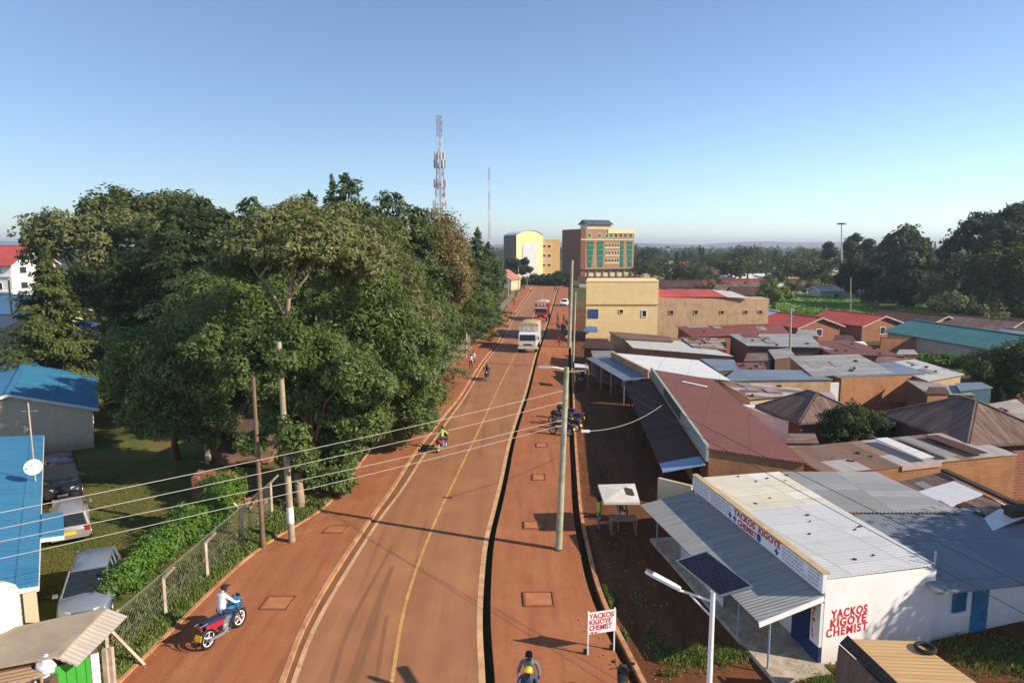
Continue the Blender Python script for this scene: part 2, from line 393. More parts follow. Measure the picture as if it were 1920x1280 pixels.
# ------------------------------------------------------------------ foliage
def unit(a): return a/np.maximum(np.linalg.norm(a, axis=1, keepdims=True), 1e-9)
def leaf_mesh(name, C, N, size, aspect, tint, mat, parent=None, droop=0.0, T=None):
    """leaf-sized diamonds at C facing N"""
    n = len(C); N = unit(N)
    if T is None: T = rng.normal(size=(n, 3))
    T = T - N*np.sum(T*N, 1, keepdims=True); T = unit(T); T[:, 2] -= droop; T = unit(T)
    B = unit(np.cross(N, T)); L = (size*rng.uniform(.5, 1.5, n))[:, None]; W = L*aspect
    P = np.empty((n, 4, 3)); P[:, 0] = C+T*L*.5; P[:, 1] = C+B*W*.5-T*L*.06; P[:, 2] = C-T*L*.5; P[:, 3] = C-B*W*.5-T*L*.06
    off = Vector((0, 0, 0)); p = parent
    while p is not None: off += p.location; p = p.parent
    P = P.reshape(-1, 3)-np.array(off)
    me = bpy.data.meshes.new(name); me.vertices.add(4*n); me.vertices.foreach_set('co', P.ravel())
    me.loops.add(4*n); me.loops.foreach_set('vertex_index', np.arange(4*n, dtype=np.int32))
    me.polygons.add(n); me.polygons.foreach_set('loop_start', np.arange(0, 4*n, 4, dtype=np.int32)); me.polygons.foreach_set('loop_total', np.full(n, 4, dtype=np.int32))
    at_ = me.attributes.new('tint', 'FLOAT', 'FACE'); at_.data.foreach_set('value', np.asarray(tint, dtype=np.float32))
    me.materials.append(mat); me.update(calc_edges=True)
    o = bpy.data.objects.new(name, me); col.objects.link(o)
    if parent is not None: o.parent = parent
    return o
def blob_pts(c, r, n, flat=.8, lobes=14, up=.45):
    """leaf positions on the lumpy shell of one crown mass"""
    d = unit(rng.normal(size=(n, 3))); Ld = unit(rng.normal(size=(lobes, 3)))
    dots = d @ Ld.T; k = dots.argmax(1); mx = dots.max(1)
    keep = rng.random(n) < np.clip((mx-.62)/.26, 0, 1)*.9+.12; d, k, mx = d[keep], k[keep], mx[keep]; n = len(d)
    f = .58+.52*np.clip(mx, 0, 1)**6
    rad = r*f*(1-.42*rng.random(n)**2.2)
    sg = rng.random(n) < .16; Sd = unit(rng.normal(size=(7, 3))+np.array([0, 0, .15])); j = rng.integers(0, 7, n)   # sprigs that break the outline
    d[sg] = unit(Sd[j[sg]]+rng.normal(size=(int(sg.sum()), 3))*.16); rad[sg] = r*rng.uniform(.75, 1.34, int(sg.sum()))
    C = np.array(c)+d*rad[:, None]*np.array([1, 1, flat])
    N = d*.75+np.array([0, 0, up])+rng.normal(size=(n, 3))*.42
    lt = rng.random(lobes); tint = np.clip(lt[k]*.6+rng.random(n)*.4, 0, 1)
    return C, N, tint
def crown_from(blobs, dens, flat=.8, up=.45):
    A = [blob_pts(c, r, max(30, int(1.55*dens*r*r)), flat, max(8, int(9+r*5)), up) for c, r in blobs]
    return [np.concatenate(x) for x in zip(*A)]
def trunk_mb(base, top, r0, r1, limbs=(), bend=.3, seg=8):
    m = MB(); base, top = Vector(base), Vector(top); n = 6; pts = []; rr = []
    for i in range(n+1):
        t = i/n; p = base.lerp(top, t); w = math.sin(t*math.pi)
        pts.append(p+Vector((random.uniform(-1, 1)*bend*w, random.uniform(-1, 1)*bend*w, 0))); rr.append(r0+(r1-r0)*t**.8)
    rr[0] *= 1.35
    m.tube(pts, rr, seg)
    for i, e in enumerate(limbs):
        e = Vector(e); t = random.uniform(.45, .95); k = min(n-1, int(t*n)); s = pts[k].lerp(pts[k+1], t*n-k); r = rr[k]*.55
        mid = s.lerp(e, .5)+Vector((random.uniform(-.4, .4), random.uniform(-.4, .4), .25*(e-s).length*.4))
        m.tube([s, s.lerp(mid, .6), mid, mid.lerp(e, .6), e], [r, r*.85, r*.7, r*.5, r*.25], 6)
    return m
m_bark = M('grey brown bark', (.16, .105, .07), .95, .3, 2, .5)
m_pale = M('pale bark', (.34, .24, .16), .9, .25, 2, .3)
m_red = M('reddish bark', (.17, .075, .045), .95, .3, 2, .5)
L_broad = LEAF('broad green leaves', (.058, .102, .025), (.165, .225, .062), (.26, .25, .09))
L_grey = LEAF('greyish leaves', (0.09, 0.11, 0.04), (0.23, 0.23, 0.09), (0.36, 0.25, 0.11))
L_dry = LEAF('browned leaves', (0.144, 0.114, 0.050), (0.252, 0.186, 0.084), (0.300, 0.192, 0.084))
L_con = LEAF('cypress sprays', (.030, .060, .020), (.098, .142, .042), None, .12, .2)
L_olive = LEAF('olive sprays', (0.049, 0.075, 0.021), (0.137, 0.150, 0.039), None, .12, .25)
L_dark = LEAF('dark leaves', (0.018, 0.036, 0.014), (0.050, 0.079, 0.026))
L_blue = LEAF('bluish gum leaves', (0.026, 0.050, 0.031), (0.060, 0.094, 0.050))
L_hedge = LEAF('bright hedge leaves', (.055, .135, .018), (.16, .29, .045))
L_weed = LEAF('weeds', (.08, .125, .025), (.20, .25, .065), (.30, .23, .11))
L_far = LEAF('distant leaves', (.014, .03, .013), (.036, .055, .022), None, .25)
L_ban = LEAF('banana leaves', (.06, .14, .02), (.13, .24, .04), (.2, .16, .06))
def tree(name, label, D, base, blobs, leaf, size=.3, dens=330, aspect=.45, flat=.8, depth=.45, bark=None, tr=.25, droop=.15, limbs=True, group=None, cat='tree', up=.45, back=True, lean=None, trunktop=None):
    """base (u, v) foot on the ground or (x, y); blobs (u, v, radius px[, depth m]) seen at distance D: crown masses of real size"""
    B = []
    for b in blobs:
        r = b[2]/F*D; dd = b[3] if len(b) > 3 else random.uniform(-depth, depth)*r*1.6
        c = pt(b[0], b[1], D+dd); B.append((c, r))
        if back and len(b) < 4: B.append((Vector((c.x+random.uniform(-.5, .5)*r, c.y+random.uniform(.7, 1.3)*r, max(r*.4, c.z-random.uniform(0, .5)*r))), r*.85))
    if isinstance(base, tuple): bx = at(base[0], base[1])
    else: bx = base
    bx = Vector((bx.x, bx.y, 0))
    root = thing(name, label, cat, bx, group)
    zt = max(b[0].z for b in B); cx = sum(b[0].x*b[1] for b in B)/sum(b[1] for b in B); cy = sum(b[0].y*b[1] for b in B)/sum(b[1] for b in B)
    top = trunktop or Vector((cx, cy, bx.z+(zt-bx.z)*.75))
    lim = [b[0] for b in B] if limbs else []
    trunk_mb(bx, top, tr, tr*.35, lim[:14]).build('trunk', bark or m_bark, root, True)
    C, N, T = crown_from(B, dens, flat, up)
    leaf_mesh('crown', C, N, size, aspect, T, leaf, root, droop)
    return root
def conifer_pts(x, y, h, rad, n_br=110, z0=.08, seed=1, tip=.9, sag=.18, per=1.0):
    rs = np.random.default_rng(seed); Cs = []; Ns = []; Ts = []; tn = []
    for i in range(n_br):
        t = z0+(1-z0)*(i+rs.random())/n_br; L = rad*max(.05+.13*(tip < .55), (1-t)**tip)*rs.uniform(.45, 1.2); az = i*2.4+rs.normal()*.4
        n = int((14+L*26)*per); s = rs.random(n)**.65
        d = np.array([math.cos(az), math.sin(az)]); wd = (L*.22)*(1-s*.6)
        off = rs.normal(size=n)*wd
        px = x+d[0]*s*L-d[1]*off; py = y+d[1]*s*L+d[0]*off; pz = t*h+s*L*.16-sag*L*s*s+rs.normal(size=n)*.12-np.abs(off)*.15
        Cs.append(np.stack([px, py, pz], 1)); Ns.append(np.stack([d[0]*.5+rs.normal(size=n)*.4, d[1]*.5+rs.normal(size=n)*.4, .8+rs.normal(size=n)*.4], 1))
        Ts.append(np.stack([d[0]+rs.normal(size=n)*.5, d[1]+rs.normal(size=n)*.5, rs.normal(size=n)*.4-.1], 1)); tn.append(np.clip(rs.random()*.5+rs.random(n)*.5, 0, 1))
    return [np.concatenate(a) for a in (Cs, Ns, Ts, tn)]
def conifer(name, label, loc, h, rad, leaf=None, n_br=110, size=.34, seed=1, tip=.9, sag=.18, z0=.08, group=None, per=1.0):
    root = thing(name, label, 'tree', loc, group)
    MB().tube([(loc[0], loc[1], -.1), (loc[0]+.1, loc[1], h*.5), (loc[0], loc[1], h*.97)], [h*.018+.06, h*.012, .03], 7).build('trunk', m_bark, root, True)
    C, N, T, tn = conifer_pts(loc[0], loc[1], h, rad, n_br, z0, seed, tip, sag, per)
    leaf_mesh('crown', C, N, size, .36, tn, leaf or L_con, root, .05, T)
    return root

# --- the left-hand wood, nearest first
def umbrella():
    D = 38; b = at(566, 962); root = thing('umbrella_tree', 'tall pale limbed tree with flat greyish crown above the forked trunk, behind the roadside pole', 'tree', b)
    m = MB(); P = lambda u, v, d=0: pt(u, v, D+d)
    m.tube([b, P(550, 800), P(536, 640), P(541, 560), P(548, 530)], [.22, .18, .14, .12, .11], 8)
    for a, c in (((548, 530), [(536, 515), (531, 495), (520, 470), (500, 440)]), ((548, 530), [(556, 500), (560, 480), (585, 450), (605, 425)]), ((550, 520), [(549, 500), (540, 470), (550, 430)]), ((541, 560), [(575, 520), (590, 490), (620, 460), (650, 440)]), ((538, 600), [(500, 530), (487, 520), (465, 490), (445, 460)]), ((487, 520), [(502, 500), (505, 480), (515, 450)])):
        q = [P(*a)]+[P(x[0], x[1], random.uniform(-1, 1)) for x in c]; m.tube(q, list(np.linspace(.075, .02, len(q))), 6)
    m.build('trunk', m_pale, root, True)
    bl = [(P(u, v, d), r/F*D) for u, v, r, d in ((430, 462, 42, 0), (470, 440, 48, 1.5), (505, 420, 48, -1), (545, 412, 50, 1), (590, 418, 50, 0), (630, 440, 48, -1), (665, 470, 45, 1), (520, 450, 46, 2.5), (580, 455, 46, 3), (620, 485, 40, 2), (450, 480, 36, 2.5), (560, 395, 40, 3), (690, 505, 36, 0), (600, 440, 40, -2.5), (490, 465, 36, -2.2), (550, 445, 42, -3), (680, 500, 40, 1.5), (650, 520, 34, 2), (420, 500, 34, 1), (460, 510, 32, 2.5), (705, 470, 36, 2), (640, 400, 40, 3), (560, 490, 34, 4), (500, 500, 30, 4), (610, 530, 34, 4.5), (450, 472, 34, -2.5), (500, 476, 34, -3), (550, 468, 36, -3.5), (600, 472, 36, -3), (650, 482, 34, -2.5), (690, 502, 30, -2))]
    C, N, T = crown_from(bl, 560, .62, .6); leaf_mesh('crown', C, N, .27, .42, T, L_grey, root, .25)
umbrella()
NEAR = 'broad-leaved trees along the left pavement'
tree('mango_tree', 'dense dark green broad-leaved tree low behind the two roadside poles', 36, (600, 935),
     [(470, 640, 62), (540, 640, 55), (600, 660, 60), (660, 700, 58), (500, 710, 45), (580, 735, 52), (640, 770, 50), (600, 820, 48), (560, 860, 42), (620, 870, 40), (690, 790, 45), (520, 790, 38), (450, 690, 45), (650, 830, 40), (470, 830, 30), (700, 730, 45), (590, 900, 30), (400, 640, 48), (545, 815, 32, -6.3), (565, 850, 22, -6.3), (640, 905, 28), (530, 680, 26, -5.9)], L_broad, .25, 900, .42, bark=m_red, tr=.26, droop=.35)
tree('mango_tree', 'dark green tree whose crown overhangs the left pavement edge by the yellow vest rider', 44, (692, 828),
     [(700, 600, 60), (750, 640, 58), (780, 700, 46), (720, 700, 55), (760, 765, 44), (740, 810, 34), (690, 660, 50), (790, 790, 30), (800, 740, 32), (700, 540, 55), (650, 590, 50), (730, 585, 48), (790, 640, 38), (680, 760, 40)], L_broad, .28, 520, .42, bark=m_red, tr=.25, droop=.3)
tree('grey_leaved_tree', 'broad grey green tree right of the umbrella crowned tree', 50, (720, 770),
     [(690, 470, 62), (740, 520, 58), (700, 560, 50), (660, 520, 48), (770, 580, 46), (650, 440, 46), (720, 440, 45), (790, 630, 38), (640, 600, 42)], L_grey, .28, 420, .42, tr=.25, droop=.25)
tree('mango_tree', 'spreading green tree hanging over the blue roof and dark yard', 42, (330, 860),
     [(290, 650, 58), (240, 680, 52), (340, 690, 62), (390, 720, 52), (300, 730, 52), (350, 770, 48), (230, 640, 40), (410, 650, 50), (260, 740, 40), (420, 790, 34), (380, 600, 50), (330, 620, 46), (210, 690, 30), (300, 785, 42), (350, 800, 36), (250, 775, 34), (400, 760, 36), (210, 730, 30), (390, 820, 28)], L_broad, .27, 330, .42, back=False, bark=m_red, tr=.22, droop=.3)
tree('grey_leaved_tree', 'mid green tree behind the pale forked trunk', 47, (450, 800),
     [(440, 560, 52), (490, 590, 50), (560, 590, 50), (400, 570, 46), (520, 550, 42), (600, 560, 50), (380, 540, 40), (430, 620, 44), (620, 620, 40)], L_broad, .28, 400, .42, tr=.22)
# dark cypresses at the back of the wood
CY = 'dark cypress trees at the back of the wood'
def cyp(label, u, vtop, D, rad, leaf=None, seed=1, n_br=130, tip=.8, sag=.2, size=.42, z0=.05, per=1.0):
    p = pt(u, vtop, D); conifer('cypress_tree', label, (p.x, p.y, 0), p.z, rad, leaf, n_br, size, seed, tip, sag, z0, CY, per)
cyp('tallest dark cypress with a ragged twin top above the wood', 652, 328, 62, 5.0, L_con, 3, 170, .40)
cyp('slim second tip of the tallest cypress leaning left', 622, 330, 64, 2.4, L_con, 4, 110, .5)
cyp('broad dark cypress just right of the tallest one', 735, 362, 64, 5.8, L_con, 5, 170, .36)
cyp('dark cypress with its sloping side towards the telecom tower', 782, 392, 66, 5.2, L_con, 6, 160, .36)
cyp('small pointed cypress tip left of the tallest one', 580, 362, 66, 3.6, L_con, 7, 130, .5)
cyp('cypress with a bushy tip above the grey umbrella crown', 470, 372, 64, 4.8, L_con, 8, 150, .36)
cyp('dark layered cypress left of centre in the wood', 375, 372, 66, 6.0, L_dark, 9, 170, .34)  # left cypresses get darker leaves, shade of the wood put into their colour
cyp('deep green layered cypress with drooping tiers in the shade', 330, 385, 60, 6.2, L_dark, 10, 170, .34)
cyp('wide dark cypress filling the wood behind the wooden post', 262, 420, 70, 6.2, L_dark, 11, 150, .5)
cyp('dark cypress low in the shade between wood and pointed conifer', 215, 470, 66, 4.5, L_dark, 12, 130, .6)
cyp('dark cypress half hidden behind the mid green tree', 420, 395, 62, 5.4, L_con, 13, 160, .34)
cyp('cypress beside the grey green broad tree', 540, 385, 60, 4.8, L_con, 14, 150, .36)
cyp('dark cypress standing behind the roadside canopy', 695, 385, 60, 5.2, L_con, 15, 160, .36)
cyp('bright olive pointed conifer by the blue roofed houses', 84, 474, 58, 6.4, L_olive, 16, 230, .8, .22, .38, .05, 1.7)
tree('canopy_tree', 'rounded tree crown highest at the far left of the wood', 84, V(-43, 84),
     [(215, 375, 30), (185, 385, 30), (165, 395, 24), (245, 385, 30), (300, 385, 40), (330, 400, 40), (270, 395, 34), (350, 385, 30), (380, 410, 34), (230, 410, 36)], L_olive, .5, 150, .45, tr=.5)
tree('canopy_tree', 'wide flat-topped canopy spreading above the pointed conifer', 78, V(-46, 78),
     [(70, 425, 34), (110, 420, 34), (150, 420, 36), (55, 445, 26), (190, 425, 38), (235, 420, 40), (90, 455, 28), (60, 480, 22), (130, 440, 26), (280, 425, 38), (185, 450, 40), (215, 490, 36), (170, 480, 30)], L_grey, .45, 170, .45, tr=.45)
tree('canopy_tree', 'shaded dark tree under the wide canopy at far left', 74, V(-38, 74),
     [(270, 500, 50), (320, 480, 50), (240, 540, 46), (300, 560, 55), (360, 520, 50), (200, 560, 38), (270, 610, 40), (150, 520, 30), (340, 590, 50), (140, 560, 30)], L_dark, .45, 170, .45, tr=.4)  # dark leaf colour stands in for the shade under the canopy
RD = 'trees lining the left pavement further down the street'
tree('roadside_tree', 'browned leafy tree with bare pale twigs below the telecom tower', 72, (835, 690),
     [(815, 425, 42), (840, 450, 42), (855, 500, 36), (820, 480, 45), (845, 550, 34), (800, 460, 40), (860, 540, 24)], L_dry, .36, 260, .4, tr=.25, droop=.3, group=RD)
tree('roadside_tree', 'green tree under the browned one beside the left pavement', 66, (820, 705),
     [(790, 560, 44), (825, 590, 40), (800, 630, 38), (840, 625, 26), (770, 520, 44), (830, 655, 22), (785, 600, 40)], L_broad, .34, 330, .42, tr=.25, group=RD)
tree('roadside_tree', 'olive tree with a patch of dead red brown leaves', 82, (850, 670),
     [(860, 560, 32), (845, 600, 28), (870, 600, 20), (875, 520, 26), (850, 520, 28), (868, 480, 22)], L_olive, .36, 280, .42, tr=.25, group=RD)
cyp('dark pointed conifer above the pavement fence near the street end', 895, 428, 104, 4.6, L_con, 21, 150, .62, .2, .5)
cyp('second dark conifer closer to the street fence', 915, 455, 118, 4.6, L_con, 22, 150, .6, .2, .5)
cyp('low dark conifer behind the browned tree', 872, 455, 96, 4.2, L_con, 23, 140, .6, .2, .5)
tree('roadside_tree', 'bushy dark green tree above the long wall by the pink roofed house', 116, V(-3.5, 116),
     [(925, 500, 22), (900, 520, 26), (930, 530, 20), (885, 545, 24), (910, 555, 20), (935, 515, 14)], L_con, .45, 260, .42, tr=.25, group=RD)
tree('roadside_tree', 'green tree growing over the slatted fence on the left pavement', 98, V(-5.6, 98),
     [(890, 580, 20), (880, 610, 20), (900, 560, 22), (868, 590, 22), (915, 575, 12)], L_broad, .4, 280, .42, tr=.22, group=RD)
# trees beside the yellow building and the street end
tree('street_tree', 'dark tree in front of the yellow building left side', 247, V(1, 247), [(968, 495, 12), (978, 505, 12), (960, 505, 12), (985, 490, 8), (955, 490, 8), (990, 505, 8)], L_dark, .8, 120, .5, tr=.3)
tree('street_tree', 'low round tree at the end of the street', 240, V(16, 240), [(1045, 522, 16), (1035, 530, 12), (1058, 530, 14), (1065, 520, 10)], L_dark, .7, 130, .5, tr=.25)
tree('street_tree', 'dark tree with crown widened as building shade, closing the street under the yellow building', 248, V(9, 248), [(1000, 522, 12), (1015, 524, 13), (985, 528, 11), (1030, 523, 12), (1005, 532, 9), (1022, 533, 9), (1045, 530, 10)], L_dark, .7, 120, .5, tr=.25)  # crown filled out to stand in for the building's shade across the street
# --- right side: tall gum trees
G_ = 'tall gum trees beyond the field'
tree('gum_tree', 'big rounded gum tree alone against the sky beyond the field', 165, V(96, 165), [(1700, 440, 24), (1680, 460, 26), (1722, 465, 26), (1695, 485, 34), (1665, 490, 20), (1735, 490, 22), (1705, 520, 36), (1675, 530, 26), (1730, 530, 26)], L_blue, .8, 95, .5, tr=.5, group=G_)
tree('gum_tree', 'leaning gum tree with a gap of sky under its top', 140, V(96, 140), [(1838, 412, 20), (1822, 425, 20), (1850, 425, 18), (1800, 445, 20), (1785, 460, 18), (1770, 475, 14), (1815, 455, 18)], L_blue, .7, 120, .5, tr=.4, back=False, group=G_)
tree('gum_tree', 'tallest gum tree at the frame edge beside the dark grove', 132, V(97, 132), [(1895, 408, 24), (1912, 400, 24), (1930, 400, 26), (1880, 425, 24), (1860, 450, 22), (1900, 440, 34), (1925, 440, 30), (1875, 470, 30), (1910, 480, 36)], L_blue, .7, 120, .5, tr=.5, group=G_)
tree('gum_tree', 'dark mass of gum foliage filling the right edge above brown roofs', 124, V(92, 124), [(1880, 520, 40), (1915, 540, 40), (1855, 500, 34), (1900, 490, 36), (1890, 570, 36), (1860, 550, 30), (1920, 590, 34), (1940, 500, 50)], L_dark, .7, 120, .5, tr=.5, group=G_)
tree('gum_tree', 'dark green gum trees below the leaning one', 146, V(94, 146), [(1800, 500, 30), (1830, 510, 32), (1780, 520, 24), (1815, 545, 34), (1845, 545, 30), (1775, 505, 20), (1830, 480, 20)], L_blue, .7, 110, .5, tr=.4, group=G_)
tree('gum_tree', 'small twin-topped gum tree beside the tall floodlight mast', 215, V(105, 215), [(1604, 448, 12), (1595, 460, 14), (1630, 455, 10), (1615, 470, 16), (1600, 480, 16), (1635, 468, 10), (1640, 485, 14), (1555, 460, 9), (1560, 472, 12)], L_blue, .9, 75, .5, tr=.3, group=G_)
FB = 'bushy trees between the field and the gum trees'
tree('bushy_tree', 'grey green bushy tree behind the long grey roofed shed', 150, V(76, 150), [(1605, 500, 18), (1620, 510, 16), (1590, 520, 18), (1615, 530, 18), (1640, 515, 18), (1650, 530, 18)], L_far, .7, 110, .5, tr=.3, group=FB)
tree('bushy_tree', 'brownish thin bushy tree right of the shed', 136, V(82, 136), [(1760, 520, 16), (1775, 525, 16), (1770, 540, 16), (1745, 540, 18), (1730, 555, 18), (1765, 560, 18)], L_grey, .6, 110, .5, tr=.3, group=FB)
tree('bushy_tree', 'wide dark bush tree at the near edge of the field', 122, V(84, 122), [(1770, 565, 20), (1795, 560, 20), (1820, 570, 22), (1845, 580, 22), (1865, 590, 22), (1860, 570, 18)], L_grey, .6, 130, .5, tr=.3, group=FB)
tree('bushy_tree', 'round dark bush beside the shed wall', 140, V(72, 140), [(1640, 550, 18), (1660, 545, 18), (1680, 550, 18), (1665, 530, 18), (1705, 560, 18), (1720, 545, 16)], L_far, .6, 120, .5, tr=.3, group=FB)
tree('bushy_tree', 'light green banana-like bush at the edge of the red roof', 128, V(47, 128), [(1440, 540, 14), (1455, 550, 14), (1470, 545, 12), (1450, 530, 10), (1430, 550, 8), (1480, 555, 8)], L_weed, .6, 140, .4, tr=.2, group=FB)
# the yard trees among the roofs
tree('yard_tree', 'dark rounded yard tree between two brown hip roofs', 44, (1585, 872), [(1580, 785, 30), (1620, 785, 32), (1600, 770, 22), (1650, 800, 28), (1565, 805, 26), (1610, 810, 32), (1640, 815, 28), (1662, 810, 18), (1590, 830, 18)], L_dark, .24, 700, .4, tr=.10, bark=m_bark, limbs=False)
tree('yard_tree', 'dark feathery tree leaning over the cream roof at the right edge', 60, (1880, 752), [(1870, 680, 34), (1900, 670, 36), (1850, 700, 26), (1925, 700, 40), (1885, 715, 30), (1840, 690, 20), (1910, 730, 26), (1930, 660, 34)], L_dark, .32, 420, .3, tr=.2)
def big_shade():
    b = V(26, 20); root = thing('shade_tree', 'tall leafy tree beside the white chemist wall that shades its lean-to roof', 'tree', b)
    bl = [(V(p.x+2.3, p.y+.2, p.z), r) for p, r in ((V(26, 19.5, 8.8), 2.6), (V(23.4, 18.6, 7.8), 2.0), (V(28.2, 20.6, 8.0), 2.4), (V(26, 22, 7.4), 2.3), (V(23.3, 20.6, 6.8), 1.7), (V(27, 17.6, 7.0), 1.9), (V(29, 23, 6.8), 2.0), (V(25, 23.8, 6.6), 1.6), (V(24.4, 19.5, 6.2), 1.8), (V(27, 21, 6.2), 2.0), (V(30, 20, 7), 2.2))]
    trunk_mb(b, b+V(0, 0, 7.6), .24, .1, [x[0] for x in bl]).build('trunk', m_bark, root, True)
    C, N, T = crown_from(bl, 520); leaf_mesh('crown', C, N, .3, .5, T, L_broad, root, .2)
big_shade()
# --- the far town's trees: five kinds, each copied over the ground seen between the houses
def far_kind(k):
    root = thing('distant_tree', 'x', 'tree', (0, 0, 0))
    if k < 3:
        bl = [(V(random.gauss(0, .16), random.gauss(0, .16), random.uniform(.45, .85)), random.uniform(.13, .22)) for _ in range(8+k*2)]
        C, N, T = crown_from(bl, 1500, .9); leaf_mesh('crown', C, N, .085, .55, T, L_far, root)
    else:
        C, N, Tt, T = conifer_pts(0, 0, 1.0, .24, 40, .1, k, .7, .2, 1.0); C[:, 2] = np.clip(C[:, 2], .05, 1.1); leaf_mesh('crown', C, N, .09, .5, T, L_far, root)
    MB().tube([(0, 0, -.01), (0, 0, .75)], [.03, .012], 5).build('trunk', m_bark, root)
    return root
kinds = [far_kind(k) for k in range(4)]
KL = ['distant dark tree among the far roofs of the town, broad and low', 'distant round-headed tree among the far roofs of the town', 'distant tall leafy tree among the far roofs of the town', 'distant pointed tree among the far roofs of the town']
first = [True]*4
def far_tree(u, D, h, k=None):
    k = random.randrange(4) if k is None else k
    x = (u-CU)/F*D; s = h
    if first[k]:
        r = kinds[k]; r.location = (x, D, 0); r.scale = (s*1.25, s*1.25, s); first[k] = False
    else: r = dup(kinds[k], (x, D, 0), random.uniform(0, 6.28), None, (s*random.uniform(1, 1.5), s*random.uniform(1, 1.5), s))
    tag(r, KL[k], None, KL[k].split(',')[0].replace('distant', 'far').replace(' among', 's among').replace('tree', 'tree')+' (%d)' % k)
    r['group'] = ['broad low far trees', 'round-headed far trees', 'tall leafy far trees', 'pointed far trees'][k]
    return r
for u, D, h, k in ((1280, 205, 9.5, 1), (1295, 210, 8, 1), (1262, 215, 8.5, 0), (1310, 222, 7, 2), (1330, 235, 6, 0), (1370, 230, 10, 2), (1385, 235, 11.5, 2), (1400, 240, 11, 1), (1362, 245, 9, 1), (1345, 190, 6, 0), (1420, 250, 8, 0), (1435, 200, 6.5, 0), (1455, 210, 7, 1), (1475, 235, 9, 2), (1500, 240, 9.5, 1), (1520, 225, 8, 2), (1540, 232, 9.5, 0), (1205, 240, 9, 1), (1225, 250, 8, 2), (1245, 260, 9, 1), (1200, 300, 11, 2), (1330, 320, 10, 1), (1300, 300, 9.5, 0), (1440, 310, 11, 2), (1470, 330, 12, 2), (1490, 300, 10, 0), (1530, 320, 12, 1), (1555, 280, 11, 2), (1575, 300, 12, 2), (1410, 350, 12, 1), (1390, 360, 15, 2), (1375, 365, 15, 2), (1400, 365, 14, 1), (1352, 380, 11, 1), (1280, 390, 10, 3), (1250, 360, 10, 0), (1215, 400, 14, 1), (1195, 420, 15, 0), (1500, 400, 13, 1), (1450, 420, 12, 2), (1545, 430, 13, 1), (1585, 250, 9, 1), (1660, 220, 9, 0), (1760, 200, 9, 1), (1185, 330, 9, 2), (1545, 205, 6.5, 1), (1518, 190, 5.5, 0), (1485, 185, 5, 2), (1400, 185, 4.5, 0), (1330, 175, 4.6, 0), (1575, 190, 7, 0), (1620, 230, 9, 2), (1595, 210, 8, 1)):
    far_tree(u, D, h, k)
for i in range(58):
    D = random.uniform(235, 520); u = random.uniform(1190, 1640)
    far_tree(u, D, random.uniform(.026, .034)*D if D < 380 else random.uniform(9, 13))
# the wood that closes the horizon: one mass
def far_wood():
    bl = []
    for i in range(1500):
        y = 430+2600*random.random()**1.5; x = y*random.uniform(-.82, .82)
        if -.05 < x/y < .10 and y < 520: continue
        h = random.uniform(6, 14); bl.append((V(x, y, h*.5), h*random.uniform(.5, .75)))
    C = []; N = []; T = []
    for c, r in bl:
        n = 46 if c.y < 1200 else 24
        a, b, t = blob_pts(c, r, n, .85, 9, .3); C.append(a); N.append(b); T.append(t)
    C, N, T = map(np.concatenate, (C, N, T))
    s = np.clip(C[:, 1]/420, 1, 3.4)
    o = leaf_mesh('far_wood', C, N, 2.1*s, .6, T, L_far); tag(o, 'far dark treetops closing the horizon', 'wood', kind='stuff')
far_wood()
# ------------------------------------------------------------------ building helpers
S_ = 'sheet roofed houses of the right-hand quarter'
def slab(m, P, th=.06, run='x', mi=0):
    """a sheet with thickness; corrugations run along P0->P1 ('x') or P0->P3 ('y')"""
    P = [Vector(p) for p in P]
    e1 = (P[1]-P[0]).normalized(); n = (P[1]-P[0]).cross(P[3]-P[0]).normalized()
    if n.z < 0: n = -n
    e2 = n.cross(e1)
    def uv(p):
        a, b = (p-P[0]).dot(e1), (p-P[0]).dot(e2); return (b, a) if run == 'x' else (a, b)
    m.quad(P, mi, [uv(p) for p in P]); lo = [p-n*th for p in P]; m.quad(lo[::-1], mi, [uv(p) for p in lo[::-1]])
    for i in range(len(P)):
        j = (i+1) % len(P); m.quad([P[i], lo[i], lo[j], P[j]], mi)
    return m
def inset(P, d):
    c = sum((Vector((p[0], p[1], 0)) for p in P), Vector((0, 0, 0)))/len(P); out = []
    n = len(P); Q = [Vector((p[0], p[1], 0)) for p in P]
    for i in range(n):
        a = (Q[i-1]-Q[i]).normalized(); b = (Q[(i+1) % n]-Q[i]).normalized()
        s = abs(a.cross(b).z); out.append(Q[i]+(a+b)*(d/max(s, .3)))
    return out
def opening(root, name, A, B, t, z0, wd, ht, mat, proud=.03, frame=None, fw=.06):
    """a door or window set on the wall from A to B (seen with A left, B right)"""
    A, B = Vector((A[0], A[1], 0)), Vector((B[0], B[1], 0)); d = (B-A).normalized(); n = Vector((d.y, -d.x, 0)); rz = math.atan2(d.y, d.x)
    c = A+(B-A)*t+n*(proud-.04)+Vector((0, 0, z0+ht/2))
    if frame:
        m = MB(); q = MB()
        for s in (-1, 1): m.box(c+d*s*(wd/2)+n*.015, (fw, .12, ht+fw), rz); m.box(c+Vector((0, 0, s*ht/2))+n*.012, (wd-fw, .12, fw), rz)
        f = m.build(name, frame, root); q.box(c, (wd-fw+.01, .09, ht-fw+.01), rz).build('pane' if name == 'window' else 'door_panel', mat, f); return f
    m = MB(); m.box(c, (wd, .10, ht), rz); return m.build(name, mat, root)
